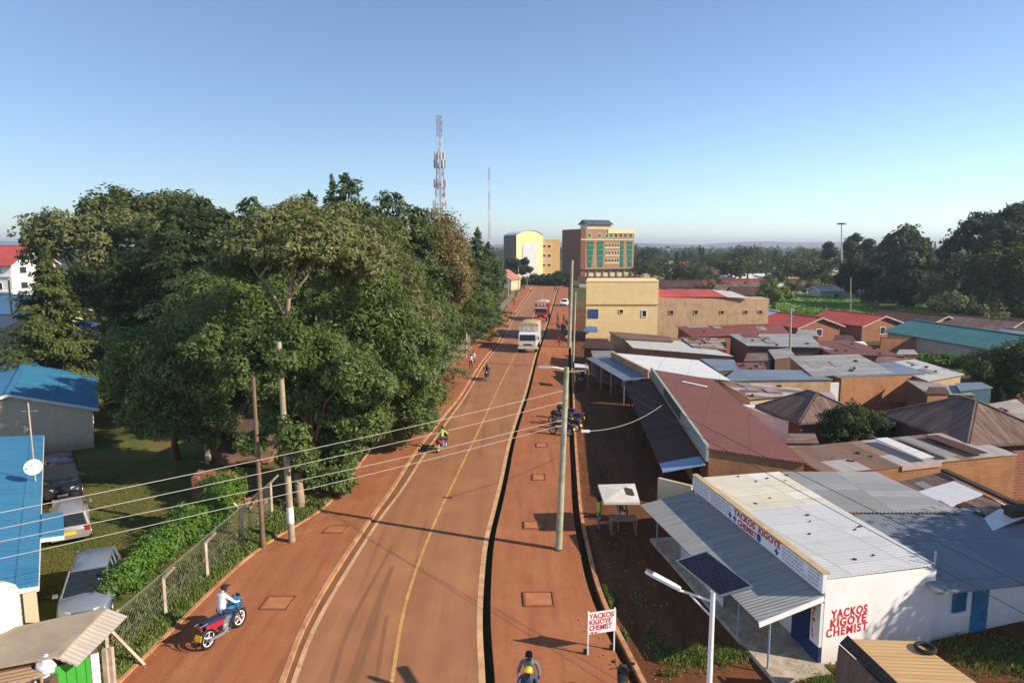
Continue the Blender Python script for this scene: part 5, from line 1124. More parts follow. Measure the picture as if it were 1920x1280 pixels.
    for i in range(7):
        for j in range(5):
            hgt = 1.75-.25*abs(j-1.5)*random.uniform(.3, 1)-(.5 if i > 4 else 0)*random.random(); m.box((p.x-1+i*.33, p.y+.2+j*.33, hgt/2), (.32, .32, hgt), random.uniform(-.04, .04))
    m.build('bricks', w_brickR, q)
    m = MB()
    for i in range(26): m.box((p.x+1.6+random.gauss(0, .5), p.y+.3+random.gauss(0, .5), .1+random.random()*.25), (.24, .12, .1), random.random()*3)
    m.build('loose_bricks', w_brickO, q)
left_houses()
# ------------------------------------------------------------------ poles, wires, masts
m_pole = M('weathered pole wood', (.40, .33, .23), .9, .25, 1.2, .3, c2=(.25, .19, .12)); m_pole2 = M('dark pole wood', (.20, .125, .085), .9, .25, 1.2, .3)
m_cpole = M('mossy concrete pole', (.38, .37, .27), .85, .2, 1.5, .2, c2=(.24, .26, .14)); m_wire = M('pale cable', (.45, .42, .36), .6, .05, 1); m_dwire = M('dark cable', (.05, .05, .05), .6, .05, 1)
def pole(name, label, base, top, r0, r1, mat, arms=(), group=None, kind='utility pole'):
    q = thing(name, label, kind, base, group); MB().tube([base-V(0, 0, .15), base.lerp(top, .5), top], [r0, (r0+r1)/2, r1], 12).build('shaft', mat, q, True)
    return q
# right-hand main pole with its lamp arm
PB = at(1047, 1033); PT = V(PB.x+.30, PB.y+.25, 8.3)
q = pole('utility_pole', 'tall mossy concrete pole on the right pavement carrying four cables across the road', PB, PT, .165, .115, m_cpole)
lp = V(PT.x-.15, PT.y-.1, 8.2)
arm = MB().tube([PT-V(0, 0, .12), PT+V(-.45, -.2, .02), PT+V(-.75, -.3, .06)], .028, 8).build('lamp_arm', m_steelp, q, True)
MB().loft([[PT+V(-.7, -.28, .02)+V(x*.9, y*.25, z) for x, y, z in ((0, -.3, 0), (0, .3, 0), (0, .3, .08), (0, -.3, .08))], [PT+V(-1.25, -.5, .08)+V(x, y*.45, z) for x, y, z in ((0, -.3, 0), (0, .3, 0), (0, .3, .07), (0, -.3, .07))]]).build('lamp_head', m_steelp, q)
MB().beam(PT+V(0, 0, -.2), PT+V(.85, .2, -.18), .05, .05).beam(PT+V(.85, .2, -.3), PT+V(.87, .2, .15), .04, .04).build('bracket', m_steelp, q)
MB().ball(PB+V(.0, -.1, .05), .22, (1, .7, .5)).build('weed_tuft', L_weed, q)
m = MB()
for z in (7.25, 6.75, 5.95, 5.72): c = PB.lerp(PT, z/8.3); m.tube([c+V(-.10, -.1, 0), c+V(-.32, -.12, 0)], .03, 6)
m.build('insulator', M('porcelain', (.5, .45, .38), .3, .1, 3), q)
MB().box(PB.lerp(PT, .62)+V(0, -.12, 0), (.1, .05, .5)).build('strap', m_steelp, q)
def wire(label, a, b, sag, r=.018, mat=None, group=None, n=14):
    pts = [a.lerp(b, i/n)-V(0, 0, 4*sag*(i/n)*(1-i/n)) for i in range(n+1)]
    return tag(MB().tube(pts, r, 5, cap=False).build('cable', mat or m_wire, None, True), label, 'cable', group)
for i, ((vl, zl), zr, lab) in enumerate((((948, 7.3), 7.25, 'topmost of the four pale cables crossing the road'), ((978, 6.8), 6.75, 'second from the top of the four pale cables crossing the road'), ((1003, 6.15), 5.95, 'third from the top of the four pale cables crossing the road'), ((1035, 5.7), 5.72, 'lowest of the four pale cables crossing the road'))):
    a = PB.lerp(PT, zr/8.3)+V(-.3, -.12, 0); l = at(0, vl, zl); b = a+(l-a)*1.35
    wire(lab, a, b, .22, .010, m_wire, 'cables crossing the road')
for lab, u, v, z in (('thin dark service cable running over the chemist roof edge', 1920, 1140, 5.0), ('upper thin dark service cable running over the chemist roof', 1920, 1085, 5.4)):
    e = at(u, v, z); a = PT+V(.8, .2, -.15 if z < 5.2 else .1); wire(lab, a, a+(e-a)*1.4, .15, .011, m_dwire, 'service cables above the shops')
# left pavement poles
b = at(548, 1019); pq = pole('utility_pole', 'thick pale wooden pole with a white painted band, left pavement beside the trees', b, b+V(-.28, .25, 9.3), .155, .11, m_pole)
k = b+V(-.03, .02, 1.0); MB().tube([k, k+V(-.022, .02, .75)], [.158, .155], 12).build('painted_band', m_wpaint, pq, True)
b = at(494, 1031); pole('utility_pole', 'thin dark crooked wooden pole left of the thick pale one', b, b+V(-.1, .1, 7.9), .11, .075, m_pole2)
for lab, bu, bv, vt in (('grey wooden pole with a bent top nearest the slatted street fence', 873, 672, 557), ('second pole along the slatted street fence', 907, 628, 535), ('third pole along the slatted street fence, reddish', 932, 600, 547), ('fourth pole along the slatted street fence', 953, 575, 522), ('fifth thin pole by the pale red roof', 972, 556, 500), ('sixth thin pole at the fence end', 988, 537, 510)):
    b = at(bu, bv); t = pt(bu+(3 if bv > 600 else 0), vt, b.y); q = pole('street_pole', lab, b, V(b.x+(t.x-b.x)*1.0, b.y+.2, t.z), .12, .085, m_pole, group='poles along the left pavement')
b = at(1067, 652); t = pt(1073, 488, b.y); pole('utility_pole', 'tallest grey concrete pole above the people on the right pavement', b, V(t.x, b.y, t.z), .26, .17, m_cpole)
b = at(1074, 690); t = pt(1079, 547, b.y); pole('utility_pole', 'thinner grey pole just in front of the tallest concrete one', b, V(t.x, b.y, t.z), .14, .10, m_cpole)
b = at(1480, 700); t = pt(1483, 577, b.y); q = pole('utility_pole', 'thin concrete pole rising among the sheet roofs', b, V(t.x, b.y, t.z), .14, .10, m_cpole); MB().beam(t+V(-.1, 0, -.1), t+V(1.0, 0, .25), .05, .05).build('lamp_arm', m_steelp, q)
b = at(28, 655); t = pt(16, 525, b.y); pole('utility_pole', 'thin leaning pale pole in front of the blue roofs at far left', b, V(t.x, b.y, t.z), .16, .11, m_pole)
b = at(208, 690); t = pt(201, 549, b.y); pole('utility_pole', 'pale wooden post standing before the dark wood right of the conifer', b, V(t.x, b.y, t.z), .17, .12, m_pole)
for lab, u, vb, vt in (('thin far pole left of the far maroon roof', 1259, 545, 505), ('thin far pole above the field hedge', 1595, 600, 520), ('thin far pole in the crops under the gums', 1760, 600, 560)):
    b = at(u, vb); t = pt(u, vt, b.y); pole('street_pole', lab, b, V(t.x, b.y, t.z), .11, .08, m_cpole, group='thin far poles on the right')
def floodlight():
    b = V((1578-CU)/F*200, 200, 0); t = pt(1578, 418, 200); q = thing('floodlight_mast', 'tall thin floodlight mast with a flat ring head against the sky', 'light mast', b); MB().tube([b, V(t.x, t.y, t.z)], [.3, .14], 10).build('shaft', m_steelp, q, True)
    ring = MB().tube([V(t.x, t.y, t.z-.15), V(t.x, t.y, t.z)], .9, 14); ring.build('ring', m_steelp, q)
    m = MB()
    for i in range(6): m.box(V(t.x+math.cos(i)*.9, t.y+math.sin(i)*.9, t.z-.3), (.6, .4, .3), i)
    m.build('lamp_head', m_black, q)
floodlight()
def lattice(name, label, x, y, H, w0, w1, nseg, r, bands, sub=True):
    root = thing(name, label, 'tower', (x, y, 0)); mr = M('red tower paint', (.30, .19, .19), .6, .15, 1); mw = M('white tower paint', (.50, .50, .52), .5, .1, 1)
    hs = [H*(1-(1-i/nseg)**1.05) for i in range(nseg+1)]; W = lambda h: w0+(w1-w0)*min(1, h/(H*.82))
    for bi in range(bands):
        m = MB()
        for i in range(nseg):
            if int(i*bands/nseg) != bi: continue
            a, b = hs[i], hs[i+1]; A = [V(x+sx*W(a)/2, y+sy*W(a)/2, a) for sx, sy in ((-1, -1), (1, -1), (1, 1), (-1, 1))]; B = [V(x+sx*W(b)/2, y+sy*W(b)/2, b) for sx, sy in ((-1, -1), (1, -1), (1, 1), (-1, 1))]
            for k in range(4):
                k2 = (k+1) % 4; m.tube([A[k], B[k]], r, 5, cap=False); m.tube([A[k], B[k2]], r*.6, 4, cap=False); m.tube([A[k2], B[k]], r*.6, 4, cap=False); m.tube([B[k], B[k2]], r*.6, 4, cap=False)
        m.build('lattice_section', mr if (bi % 2 == 0) == (bands % 2 == 1) else mw, root)
    return root, W
lt = pt(825, 218, 150); root, W = lattice('telecom_tower', 'tall red and white lattice telecom tower hung with antennas', (828-CU)/F*150, 150, lt.z, 4.6, .95, 26, .062, 7)
x0 = (828-CU)/F*150; 
for h, n, rr in ((.80, 9, 1.1), (.76, 9, 1.2), (.66, 8, 1.3), (.55, 7, 1.5), (.50, 6, 1.6)):
    for i in range(n):
        a = i*6.283/n+h*9; z = lt.z*h; m = MB().box(V(x0+math.cos(a)*rr, 150+math.sin(a)*rr, z), (.3, .16, 1.7), a+1.57); m.tube([V(x0+math.cos(a)*rr, 150+math.sin(a)*rr, z), V(x0, 150, z)], .03, 4); m.build('panel_antenna', M('grey antenna shell', (.45, .45, .47), .6, .1, 1), root)
for h, a in ((.48, 2.8), (.44, -.3), (.46, .6), (.60, -1), (.40, 2.9), (.35, -.2)):
    z = lt.z*h; rr = W(z)*.62+.3; c = V(x0+math.cos(a)*rr, 150+math.sin(a)*rr, z); MB().tube([c-V(0, .2, 0), c+V(0, .2, 0)], .42, 12).build('drum_antenna', M('grey drum', (.3, .3, .33), .6, .1, 1), root)
MB().tube([V(x0, 150, 0), V(x0, 150, lt.z+.8)], [.22, .05], 6).build('cable_ladder', m_steelp, root)
lt2 = pt(918, 315, 400); lattice('guyed_mast', 'very thin distant red and white mast right of the telecom tower', (918-CU)/F*400, 400, lt2.z, 1.0, .9, 24, .075, 7)

# ------------------------------------------------------------------ solar street lamp, roadside sign
def solar_lamp():
    top = at(1337, 1110, 4.7); b = V(top.x, top.y, 0); q = thing('solar_street_lamp', 'white solar street lamp in front of the chemist awning', 'street lamp', b)
    MB().tube([b, b+V(0, 0, 4.75)], [.085, .06], 14).build('post', m_wpaint, q, True)
    t = b+V(0, 0, 4.75)
    m = MB(); m.tube([b+V(0, 0, 4.45), b+V(-.62, .14, 4.62), b+V(-.85, .2, 4.66)], .035, 8); m.tube([b+V(0, 0, 4.02), b+V(-.55, .12, 4.57)], .028, 8); m.build('arm', m_wpaint, q, True)
    hp = b+V(-.8, .19, 4.66); e = V(-.72, .42, .24).normalized(); sd_ = e.cross(V(0, 0, 1)).normalized(); u_ = sd_.cross(e)
    hd = MB().loft([[hp+e*s+sd_*x*w_+u_*z for x, z in ((-1, 0), (1, 0), (.9, .07), (-.9, .07))] for s, w_ in ((0, .05), (.15, .085), (.75, .10), (.98, .075))]).build('lamp_head', m_wpaint, q)
    MB().loft([[hp+e*s+sd_*x*w_+u_*z for x, z in ((-1, -.012), (1, -.012), (.9, .082), (-.9, .082))] for s, w_ in ((.78, .09), (.99, .06))]).build('sensor_cap', M('dark grey plastic', (.08, .08, .08), .5, .1, 3), hd)
    # panel: long side runs away from the road
    c = [at(1267, 1050, 5.05), at(1324, 1032, 5.35), at(1412, 1099, 5.20), at(1350, 1117, 4.9)]
    n = (c[1]-c[0]).cross(c[3]-c[0]).normalized(); n = n if n.z > 0 else -n
    m = MB(); slab(m, c, .045, 'x'); pn = m.build('solar_panel', m_steelp, q)
    g = NT('solar cells'); uv = g.coord('UV'); br = g.n('ShaderNodeTexBrick'); g.l(uv, br.inputs[0]); br.offset = 0; br.inputs['Scale'].default_value = 7.5; br.inputs['Mortar Size'].default_value = .025; br.inputs['Brick Width'].default_value = 1; br.inputs['Row Height'].default_value = 1
    g.put(br.inputs['Color1'], (.012, .012, .022)); g.put(br.inputs['Color2'], (.02, .018, .032)); g.put(br.inputs['Mortar'], (.06, .06, .08)); g.l(br.outputs[0], g.b.inputs['Base Color']); g.b.inputs['Roughness'].default_value = .35; g.b.inputs['Specular IOR Level'].default_value = .3
    cc = sum(c, Vector())/4; k = [p.lerp(cc, .055)+n*.004 for p in c]; MB().quad(k).build('cell_sheet', g.m, pn)
    MB().tube([t-V(0, 0, .1), cc-n*.06], .05, 8).build('panel_bracket', m_steelp, q)
solar_lamp()
def chemist_sign():
    a, b = at(1102, 1231), at(1151, 1223); q = thing('roadside_sign', 'white board on two posts with red lettering and a small arrow beside the right kerb', 'sign', a.lerp(b, .5))
    e = (b-a).normalized(); n = Vector((e.y, -e.x, 0)); L = (b-a).length
    for p in (a, b):
        MB().box((p.x, p.y, .8), (.05, .05, 1.62)).build('post', m_wpaint, q); MB().box((p.x-.06, p.y+.03, .12), (.17, .10, .26)).build('footing', m_black, q)
    MB().beam(a+V(0, 0, 1.2)+n*.035-e*.03, b+V(0, 0, 1.2)+n*.035+e*.03, .02, .76).build('board', m_wpaint, q)
    s = a+n*.05+e*.02
    for t, z, xs in (('YACKOS', 1.36, .80), ('KIGOYE', 1.155, .80), ('CHEMIST', .95, .72)): text(t, q, s+V(0, 0, z), e, .245, m_redp, bold=.018, xs=xs*L/.83)
    m = MB(); c = s+e*.17+V(0, 0, .87); m.beam(c-e*.07, c+e*.05, .012, .04, up=n); m.quad([c+e*.05+V(0, 0, -.05)+n*.004, c+e*.12+n*.004, c+e*.05+V(0, 0, .05)+n*.004]); m.quad([c-e*.05+V(0, 0, -.05)+n*.004, c-e*.12+n*.004, c-e*.05+V(0, 0, .05)+n*.004]); m.build('arrow', m_redp, q)
chemist_sign()

# ------------------------------------------------------------------ covers set into the pavements
for lab, pts in (('square drain cover on the left pavement ahead of the white shirted rider', [(507, 1118), (556, 1118), (537, 1143), (487, 1142)]), ('drain cover on the left pavement by the pole shadow', [(620, 986), (655, 986), (642, 999), (605, 999)]), ('drain cover on the right pavement nearest the roadside sign', [(982, 1110), (1036, 1110), (1040, 1136), (984, 1136)]), ('drain cover on the right pavement near the tall mossy pole', [(983, 978), (1018, 978), (1020, 991), (983, 991)]), ('pale drain cover on the right pavement below the parked motorcycles', [(1000, 889), (1022, 889), (1023, 900), (999, 900)]), ('farthest pale drain cover on the right pavement', [(1007, 831), (1026, 831), (1027, 838), (1006, 838)])):
    P = [at(u, v, .10) for u, v in pts]; c = sum(P, Vector())/4; q = thing('drain_cover', lab, 'drain cover', c, 'drain covers in the pavements'); m = MB()
    for i in range(4): m.beam(P[i]+V(0, 0, .02), P[(i+1) % 4]+V(0, 0, .02), .06, .05)
    m.build('frame', M('dirty cover rim', (.27, .10, .045), .9, .25, 3), q)
    k = [p.lerp(c, .08)+V(0, 0, .012) for p in P]; MB().quad(k).build('lid', M('pale cover slab', (.44, .17, .075), .9, .2, 2, .2), q)

# ------------------------------------------------------------------ fences, hedge, verge
def post_fence():
    B = [at(312, 1168), at(390, 1093), at(456, 1024), at(510, 966)]; B = [at(205, 1262)]+B
    root = thing('chain_link_fence', 'chain link fence with bent concrete posts along the green verge', 'fence', B[1]); mp = m_conc
    d = (B[-1]-B[0]).normalized(); n = Vector((d.y, -d.x, 0)); n = n if n.x > 0 else -n
    for i, p in enumerate(B):
        m = MB(); m.tube([p-V(0, 0, .2), p+V(0, 0, 1.75)], [.075, .065], 4); m.tube([p+V(0, 0, 1.72), p+n*.38+d*.1+V(0, 0, 2.1)], [.062, .05], 4)
        if i == 3: m.tube([p+V(0, 0, 1.72), p-n*.3-d*.1+V(0, 0, 2.1)], [.06, .05], 4)
        m.build('post', mp, root)
    mw = M('rusty fence wire', (.26, .25, .22), .6, .2, 3, 0, .4); m = MB(); L = (B[-1]-B[0]).length; step = .2; H = 1.65; k = -H
    while k < L:
        for s in (1, -1):
            a0, b0 = (0, H) if s == 1 else (H, 0); t0, t1 = k, k+H; z0, z1 = a0, b0
            if t0 < 0: z0 += (z1-z0)*(-t0)/(t1-t0); t0 = 0
            if t1 > L: z1 = z0+(z1-z0)*(L-t0)/(t1-t0); t1 = L
            if t1-t0 > .05: m.tube([B[0]+d*t0+V(0, 0, z0+.05), B[0]+d*t1+V(0, 0, z1+.05)], (.0028), 3, cap=False)
        k += step
    for z in (.05, .9, 1.7): m.tube([B[0]+V(0, 0, z), B[-1]+V(0, 0, z)], .007, 4, cap=False)
    for t in (.12, .25, .38): m.tube([B[0]+n*t+V(0, 0, 1.72+t), B[-1]+n*t+V(0, 0, 1.72+t)], .006, 4, cap=False)
    m.build('wire_mesh', mw, root)
    q = B[0]; MB().tube([q+V(.05, 0, 1.6), q+V(1.0, .35, .0)], .06, 4).build('brace', mp, root)
post_fence()
def slat_fence():
    ys = np.arange(72, 190, 2.4); xs = E_kl(ys)-.35; root = thing('slatted_fence', 'long pale slatted fence below the roadside trees on the left pavement', 'fence', (float(xs[0]), 72, 0)); m = MB(); mm = M('weathered fence paling', (.33, .29, .20), .9, .25, 2)
    for x, y in zip(np.interp(np.arange(72, 188, .42), ys, xs), np.arange(72, 188, .42)): m.box((x, y, .85), (.05, .16, 1.7+random.uniform(-.15, .1)))
    for i in range(len(ys)-1):
        for z in (.5, 1.4): m.beam((xs[i]-.06, ys[i], z), (xs[i+1]-.06, ys[i+1], z), .05, .08)
    m.build('palings', mm, root)
    for i in range(0, len(ys), 2): MB().box((xs[i]-.12, ys[i], .95), (.12, .12, 1.95)).build('post', m_wood, root)
slat_fence()
def hedge():
    a, b = at(452, 948), at(236, 1118); root = thing('hedge', 'thick bright green hedge between the chain link fence and the parked cars', 'hedge', b); bl = []; m = MB(); n = 26
    for i in range(n):
        t = i/(n-1); q = a.lerp(b, t); 
        for _ in range(3):
            c = V(q.x+random.gauss(-.2, .42)*(1.1-t), q.y+random.gauss(-.1, .38), random.uniform(.5, 1.6-.55*t)); bl.append((c, random.uniform(.5, .78)-.12*t))
        m.tube([(q.x-.2, q.y, 0), (q.x-.2+random.uniform(-.2, .2), q.y, 1.0)], .035, 5)
    m.build('stem', m_bark, root); C, N, T = crown_from(bl, 1500, .95, .6); leaf_mesh('foliage', C, N, .115, .6, T, L_hedge, root, .1)
hedge()
def tufts(name, label, pts, size, mat, hmax, cat='grass', asp=.28):
    C = np.array(pts); n = len(C); N = rng.normal(size=(n, 3)); N[:, 2] *= .25; T = np.stack([rng.normal(size=n)*.5, rng.normal(size=n)*.5, np.ones(n)], 1); C[:, 2] += rng.random(n)*hmax
    return tag(leaf_mesh(name, C, N, size, asp, rng.random(n), mat, None, 0, T), label, cat, kind='stuff')
def verge():
    P = []
    while len(P) < 42000:
        y = random.uniform(18, 37); x = float(E_kl(y))-.15-abs(random.gauss(0, .75)); 
        if x > float(E_kl(y))-2.6 and rng.random() < .4+.6*math.sin(x*3.1+y*1.7)**2: P.append((x, y, 0))
    tufts('verge_grass', 'weedy grass verge between the left kerb and the chain link fence', P, .24, L_weed, .3)
    P = []
    for _ in range(9000):
        y = random.uniform(20.3, 27); x = float(E_w(y))+.25+abs(random.gauss(0, .5)); P.append((x, y, .01)) if math.sin(y*2.3)+math.sin(x*4) > .5 else None
    for c, r, n in (((at(1300, 1232)), 1.0, 1500), ((at(1560, 1275)), .8, 2600), (at(1880, 1235), 1.6, 2500), (at(1380, 1225), .6, 600)):
        for _ in range(n): P.append((c.x+random.gauss(0, r*.6), c.y+random.gauss(0, r*.35), .01))
    tufts('grass_tufts', 'grass tufts along the right kerb and below the chemist wall', P, .16, L_weed, .12)
    P = []
    for _ in range(30000):
        u, v = random.uniform(-60, 420), random.uniform(860, 1130); q = at(u, v)
        if q.x < float(E_kl(q.y))-3.2: P.append((q.x, q.y, .006))
    tufts('lawn_grass', 'short grass of the yard where the cars are parked', P, .11, LEAF('lawn blades', (.075, .095, .02), (.16, .15, .045)), .05)
verge()
def stones():
    m = MB()
    for i in range(900):
        y = random.uniform(18, 80); k = random.random()
        x = float(E_w(y))+.2+abs(random.gauss(0, 1.6)) if k < .55 else (float(E_pr(y))-abs(random.gauss(0, .5)) if k < .75 else float(E_kl(y))+abs(random.gauss(0, .4)))
        z = .01 if k < .55 else .1; r = random.uniform(.012, .045); m.ball((x, y, z+r*.3), r, (1, random.uniform(.6, 1.2), .7), 5, 3)
    tag(m.build('gravel', M('reddish stones', (.36, .21, .13), .95, .35, 20)), 'small stones scattered along the pavement edges and forecourt', 'gravel', kind='stuff')
    P = []; 
    for i in range(2600):
        y = random.uniform(26, 70); P.append((float(E_kl(y))+random.gauss(-.1, .55), y, .105))
    for i in range(900):
        y = random.uniform(19, 60); P.append((float(E_w(y))+.3+abs(random.gauss(0, 2.0)), y, .012))
    C = np.array(P); N = rng.normal(size=C.shape)*.25+np.array([0, 0, 1.0])
    tag(leaf_mesh('fallen_leaves', C, N, .085, .5, rng.random(len(C)), LEAF('fallen leaves', (.10, .07, .03), (.26, .2, .09), None, .1, .0)), 'dry fallen leaves scattered on the pavements', 'leaves', kind='stuff')
stones()
def bananas():
    for i, (u, v, s) in enumerate(((80, 690, 1.0), (118, 692, 1.1), (150, 690, .9))):
        b = at(u, v); q = thing('banana_plant', ('first', 'second', 'third')[i]+' banana plant from the left behind the blue gable roof', 'plant', b, 'banana plants behind the blue roof'); MB().tube([b, b+V(0, 0, 2.0*s)], [.16, .08], 8).build('stem', L_ban, q); m = MB()
        for k in range(9):
            a = k*2.4+i; L = 2.1*s*random.uniform(.8, 1.1); pp = []
            for j in range(7): t = j/6; pp.append((b+V(math.cos(a)*L*t*.75, math.sin(a)*L*t*.75, 2.0*s+L*(.75*t-.75*t*t*1.25)), .30*s*math.sin(math.pi*min(.97, t*.9+.08))))
            sdv = V(-math.sin(a), math.cos(a), 0)
            for (p0, w0), (p1, w1) in zip(pp, pp[1:]): m.quad([p0, p1, p1+sdv*w1-V(0, 0, w1*.3), p0+sdv*w0-V(0, 0, w0*.3)]); m.quad([p0, p0-sdv*w0-V(0, 0, w0*.3), p1-sdv*w1-V(0, 0, w1*.3), p1])
        m.build('leaf', L_ban, q)
bananas()

# ------------------------------------------------------------------ kiosk, tank and sacks at the lower left
def left_kiosk():
    zr = 2.35
    P = [at(-30, 1187, zr), at(200, 1138, zr), at(112, 1228, zr-.1), at(-60, 1260, zr-.1)]
    q = thing('market_kiosk', 'grey roofed market kiosk with a bright green sheet front at the lower left corner', 'kiosk', at(60, 1290))
    m = MB(); slab(m, P, .06, 'y'); m.build('roof', M('flat grey felt', (.36, .29, .21), .9, .12, .8, .1, c2=(.27, .22, .16)), q)
    e = [at(199, 1139, zr-.02), at(239, 1154, zr-.30), at(145, 1247, zr-.42), at(103, 1231, zr-.12)]
    m = MB(); slab(m, e, .05, 'x'); m.build('eave_flap', ROOF('pale ribbed flap', (.50, .43, .36), (.4, .3, .24), .4, .6, 0, .15, .16), q)
    G0, G1 = at(95, 1250, 1.9), at(168, 1228, 1.9); g0, g1 = V(G0.x, G0.y), V(G1.x, G1.y)
    m = MB(); gm_ = M('bright green sheet paint', (.05, .36, .04), .55, .12, 1.5); d = (g1-g0).normalized(); L = (g1-g0).length; nn = Vector((d.y, -d.x, 0))
    for i in range(8): t = i/8; m.beam(g0+d*L*t+V(0, 0, .95)+nn*(.02 if i % 2 else 0), g0+d*L*(t+.125)+V(0, 0, .95)+nn*(.02 if i % 2 else 0), .03, 1.85)
    m.build('green_front', gm_, q)
    MB().beam(g1+d*.02+V(0, 0, .95), g1+d*.22+V(0, 0, .95), .06, 1.9).build('white_jamb', m_wpaint, q)
    for t in (.38, .52): k = g1+d*t; MB().box((k.x, k.y, .95), (.13, .13, 2.0)).build('post', m_conc, q)
    I = inset([V(p.x, p.y) for p in P], .2); MB().prism([tuple(I[i])[:2] for i in (3, 2, 1, 0)], -.05, 2.1).build('wall', w_dark, q)
    # small tan lean-to in front
    P = [at(-40, 1262, 2.0), at(45, 1243, 2.0), at(78, 1262, 1.9), at(-40, 1310, 1.9)]
    r = shed('market_kiosk', 'corner of a small tan ribbed roof at the bottom left edge', P, None, ROOF('tan ribbed sheet', (.42, .28, .17), (.3, .2, .12), .5, .7, 0, .15), cat='kiosk')
    c = sum(P, Vector())/4
    for p in P: MB().tube([(p.x*.98+c.x*.02, p.y*.98+c.y*.02, 0), (p.x*.98+c.x*.02, p.y*.98+c.y*.02, p.z-.05)], .04, 6).build('post', m_wood, r)
    ms = M('white woven sack', (.72, .72, .74), .8, .1, 3, .3)
    for lab, u, v, z, s in (('full white sack lying on the grey kiosk roof edge', 86, 1248, 1.95, .26), ('lower white sack beside the green sheet front', 75, 1274, 1.55, .3)):
        k = at(u, v, z); m = MB(); m.ball(k, s, (1.0, .8, 1.05), 14, 10)
        for vv in m.v: vv += V(math.sin(vv.z*31+vv.x*17), math.cos(vv.x*29+vv.y*11), math.sin(vv.y*23))*.022
        m.tube([k+V(0, 0, s*.9), k+V(.05, 0, s*1.25)], [.1, .05], 8)
        tag(m.build('sack', ms, None, True), lab, 'sack')
        MB().box((k.x, k.y, (k.z-s)/2), (.5, .5, k.z-s)).build('crate_base', w_dark, q)
left_kiosk()
def tank():
    c = V(-15.45, 19.3); q = thing('water_tank', 'white plastic water tank on a stand at the left frame edge', 'water tank', c); m = MB(); R0 = .72; z0, z1 = 2.0, 3.45
    prof = [(R0*.92, z0), (R0, z0+.06)]
    for i in range(6): z = z0+.1+i*.2; prof += [(R0, z), (R0, z+.12), (R0*.975, z+.16)]
    prof += [(R0, z1-.25), (R0*.93, z1-.1), (R0*.6, z1+.08), (.25, z1+.14), (.24, z1+.22), (.02, z1+.24)]
    m.loft([[c+V(r*math.cos(2*math.pi*k/28), r*math.sin(2*math.pi*k/28), z) for k in range(28)] for r, z in prof]); m.build('tank_body', M('white plastic', (.76, .73, .66), .4, .05, 1), q, True)
    m = MB()
    for sx in (-1, 1):
        for sy in (-1, 1): m.tube([c+V(sx*.55, sy*.55, 0), c+V(sx*.5, sy*.5, 1.95)], .06, 6)
    m.box((c.x, c.y, 1.95), (1.5, 1.5, .1)); m.build('stand', m_dkwood, q)
    p = at(70, 1150); 
    for i in range(4):
        k = V(-15.4+i*.42, 20.3+.0*i, 0); tag(MB().beam(k+V(0, -.3, 0), k+V(0.1, .45, 1.15), .2, .07).build('concrete_slab', m_conc), ('leftmost', 'second from left', 'third from left', 'rightmost')[i]+' of four upright concrete slabs behind the kiosk', 'concrete slab', 'upright concrete slabs')
tank()

# ------------------------------------------------------------------ market umbrella
def parasol():
    c = at(1160, 958); q = thing('market_parasol', 'square white market parasol with a dark patch on the shaded forecourt', 'parasol', c); h = 2.0; s = .98
    cs = [at(1121, 908, h), at(1190, 906, h), at(1200, 941, h-.1), at(1132, 941, h-.1)]; ap = sum(cs, Vector())/4+V(0, 0, .12); m = MB(); w_ = M('dimmed white canvas', (.60, .55, .49), .8, .1, 3)  # canvas colour dimmed for the partial shade on the parasol
    for i in range(4):
        a, b = cs[i], cs[(i+1) % 4]; m.quad([a, b, ap]); m.quad([a, a-V(0, 0, .12), b-V(0, 0, .12), b])
    m.build('canopy', w_, q); MB().tube([V(ap.x, ap.y, 0), ap], .03, 8).build('pole', m_steelp, q, True)
    p = [cs[1].lerp(cs[2], .35).lerp(ap, .25), cs[1].lerp(cs[2], .8).lerp(ap, .2), cs[2].lerp(ap, .6), ap.lerp(cs[1], .35)]; MB().quad([x+V(0, 0, .05) for x in p]).build('canvas_patch', m_dkwood, q)
    k = V(ap.x+.2, ap.y-.1, 0); t = thing('stall_table', 'small wooden stall table under the white parasol', 'table', k); MB().box((k.x, k.y, .75), (1.3, .7, .05)).build('tabletop', m_wood, t)
    for sx in (-1, 1):
        for sy in (-1, 1): MB().box((k.x+sx*.58, k.y+sy*.28, .36), (.05, .05, .72)).build('leg', m_wood, t)
parasol()
# little lamp hanging on a wire over the forecourt
b = at(1098, 808, 4.4); t = at(1240, 760, 3.6); q = thing('hanging_lamp', 'small white lamp head on a wire bracket over the dark forecourt', 'lamp', b); n = 12
MB().tube([b.lerp(t, i/n)-V(0, 0, 1.6*(i/n)*(1-i/n)) for i in range(n+1)], .014, 5, cap=False).build('wire', m_wire, q, True); MB().box(b, (.42, .16, .1)).build('lamp_head', m_wpaint, q)
# ------------------------------------------------------------------ cars
m_rub = M('black rubber', (.02, .02, .02), .8, .2, 4); m_chr = M('bright metal', (.6, .6, .6), .3, .05, 3, 0, .8)
m_lamp = M('lamp lens', (.62, .63, .62), .15, .05, 3); m_tail = M('red lens', (.35, .02, .02), .2, .05, 3); m_plateY = M('yellow number plate', (.75, .50, .02), .5, .1, 4); m_plateW = M('white number plate', (.7, .7, .66), .5, .1, 4)
m_blackp = M('black plastic', (.025, .025, .027), .5, .1, 4); m_cglass = GLASS('car glass', (.012, .016, .018), .06)
def PAINT(name, c):
    if name in MATS: return MATS[name]
    g = NT(name); o = g.coord(); n = g.noise(o, 4, 5); g.put(g.b.inputs['Base Color'], g.mix(g.math('MULTIPLY', g.ramp(n, .5, .75), .35), c, (.30, .2, .13))); g.b.inputs['Metallic'].default_value = .35; g.b.inputs['Roughness'].default_value = .35; g.b.inputs['Coat Weight'].default_value = .4
    MATS[name] = g.m; return g.m
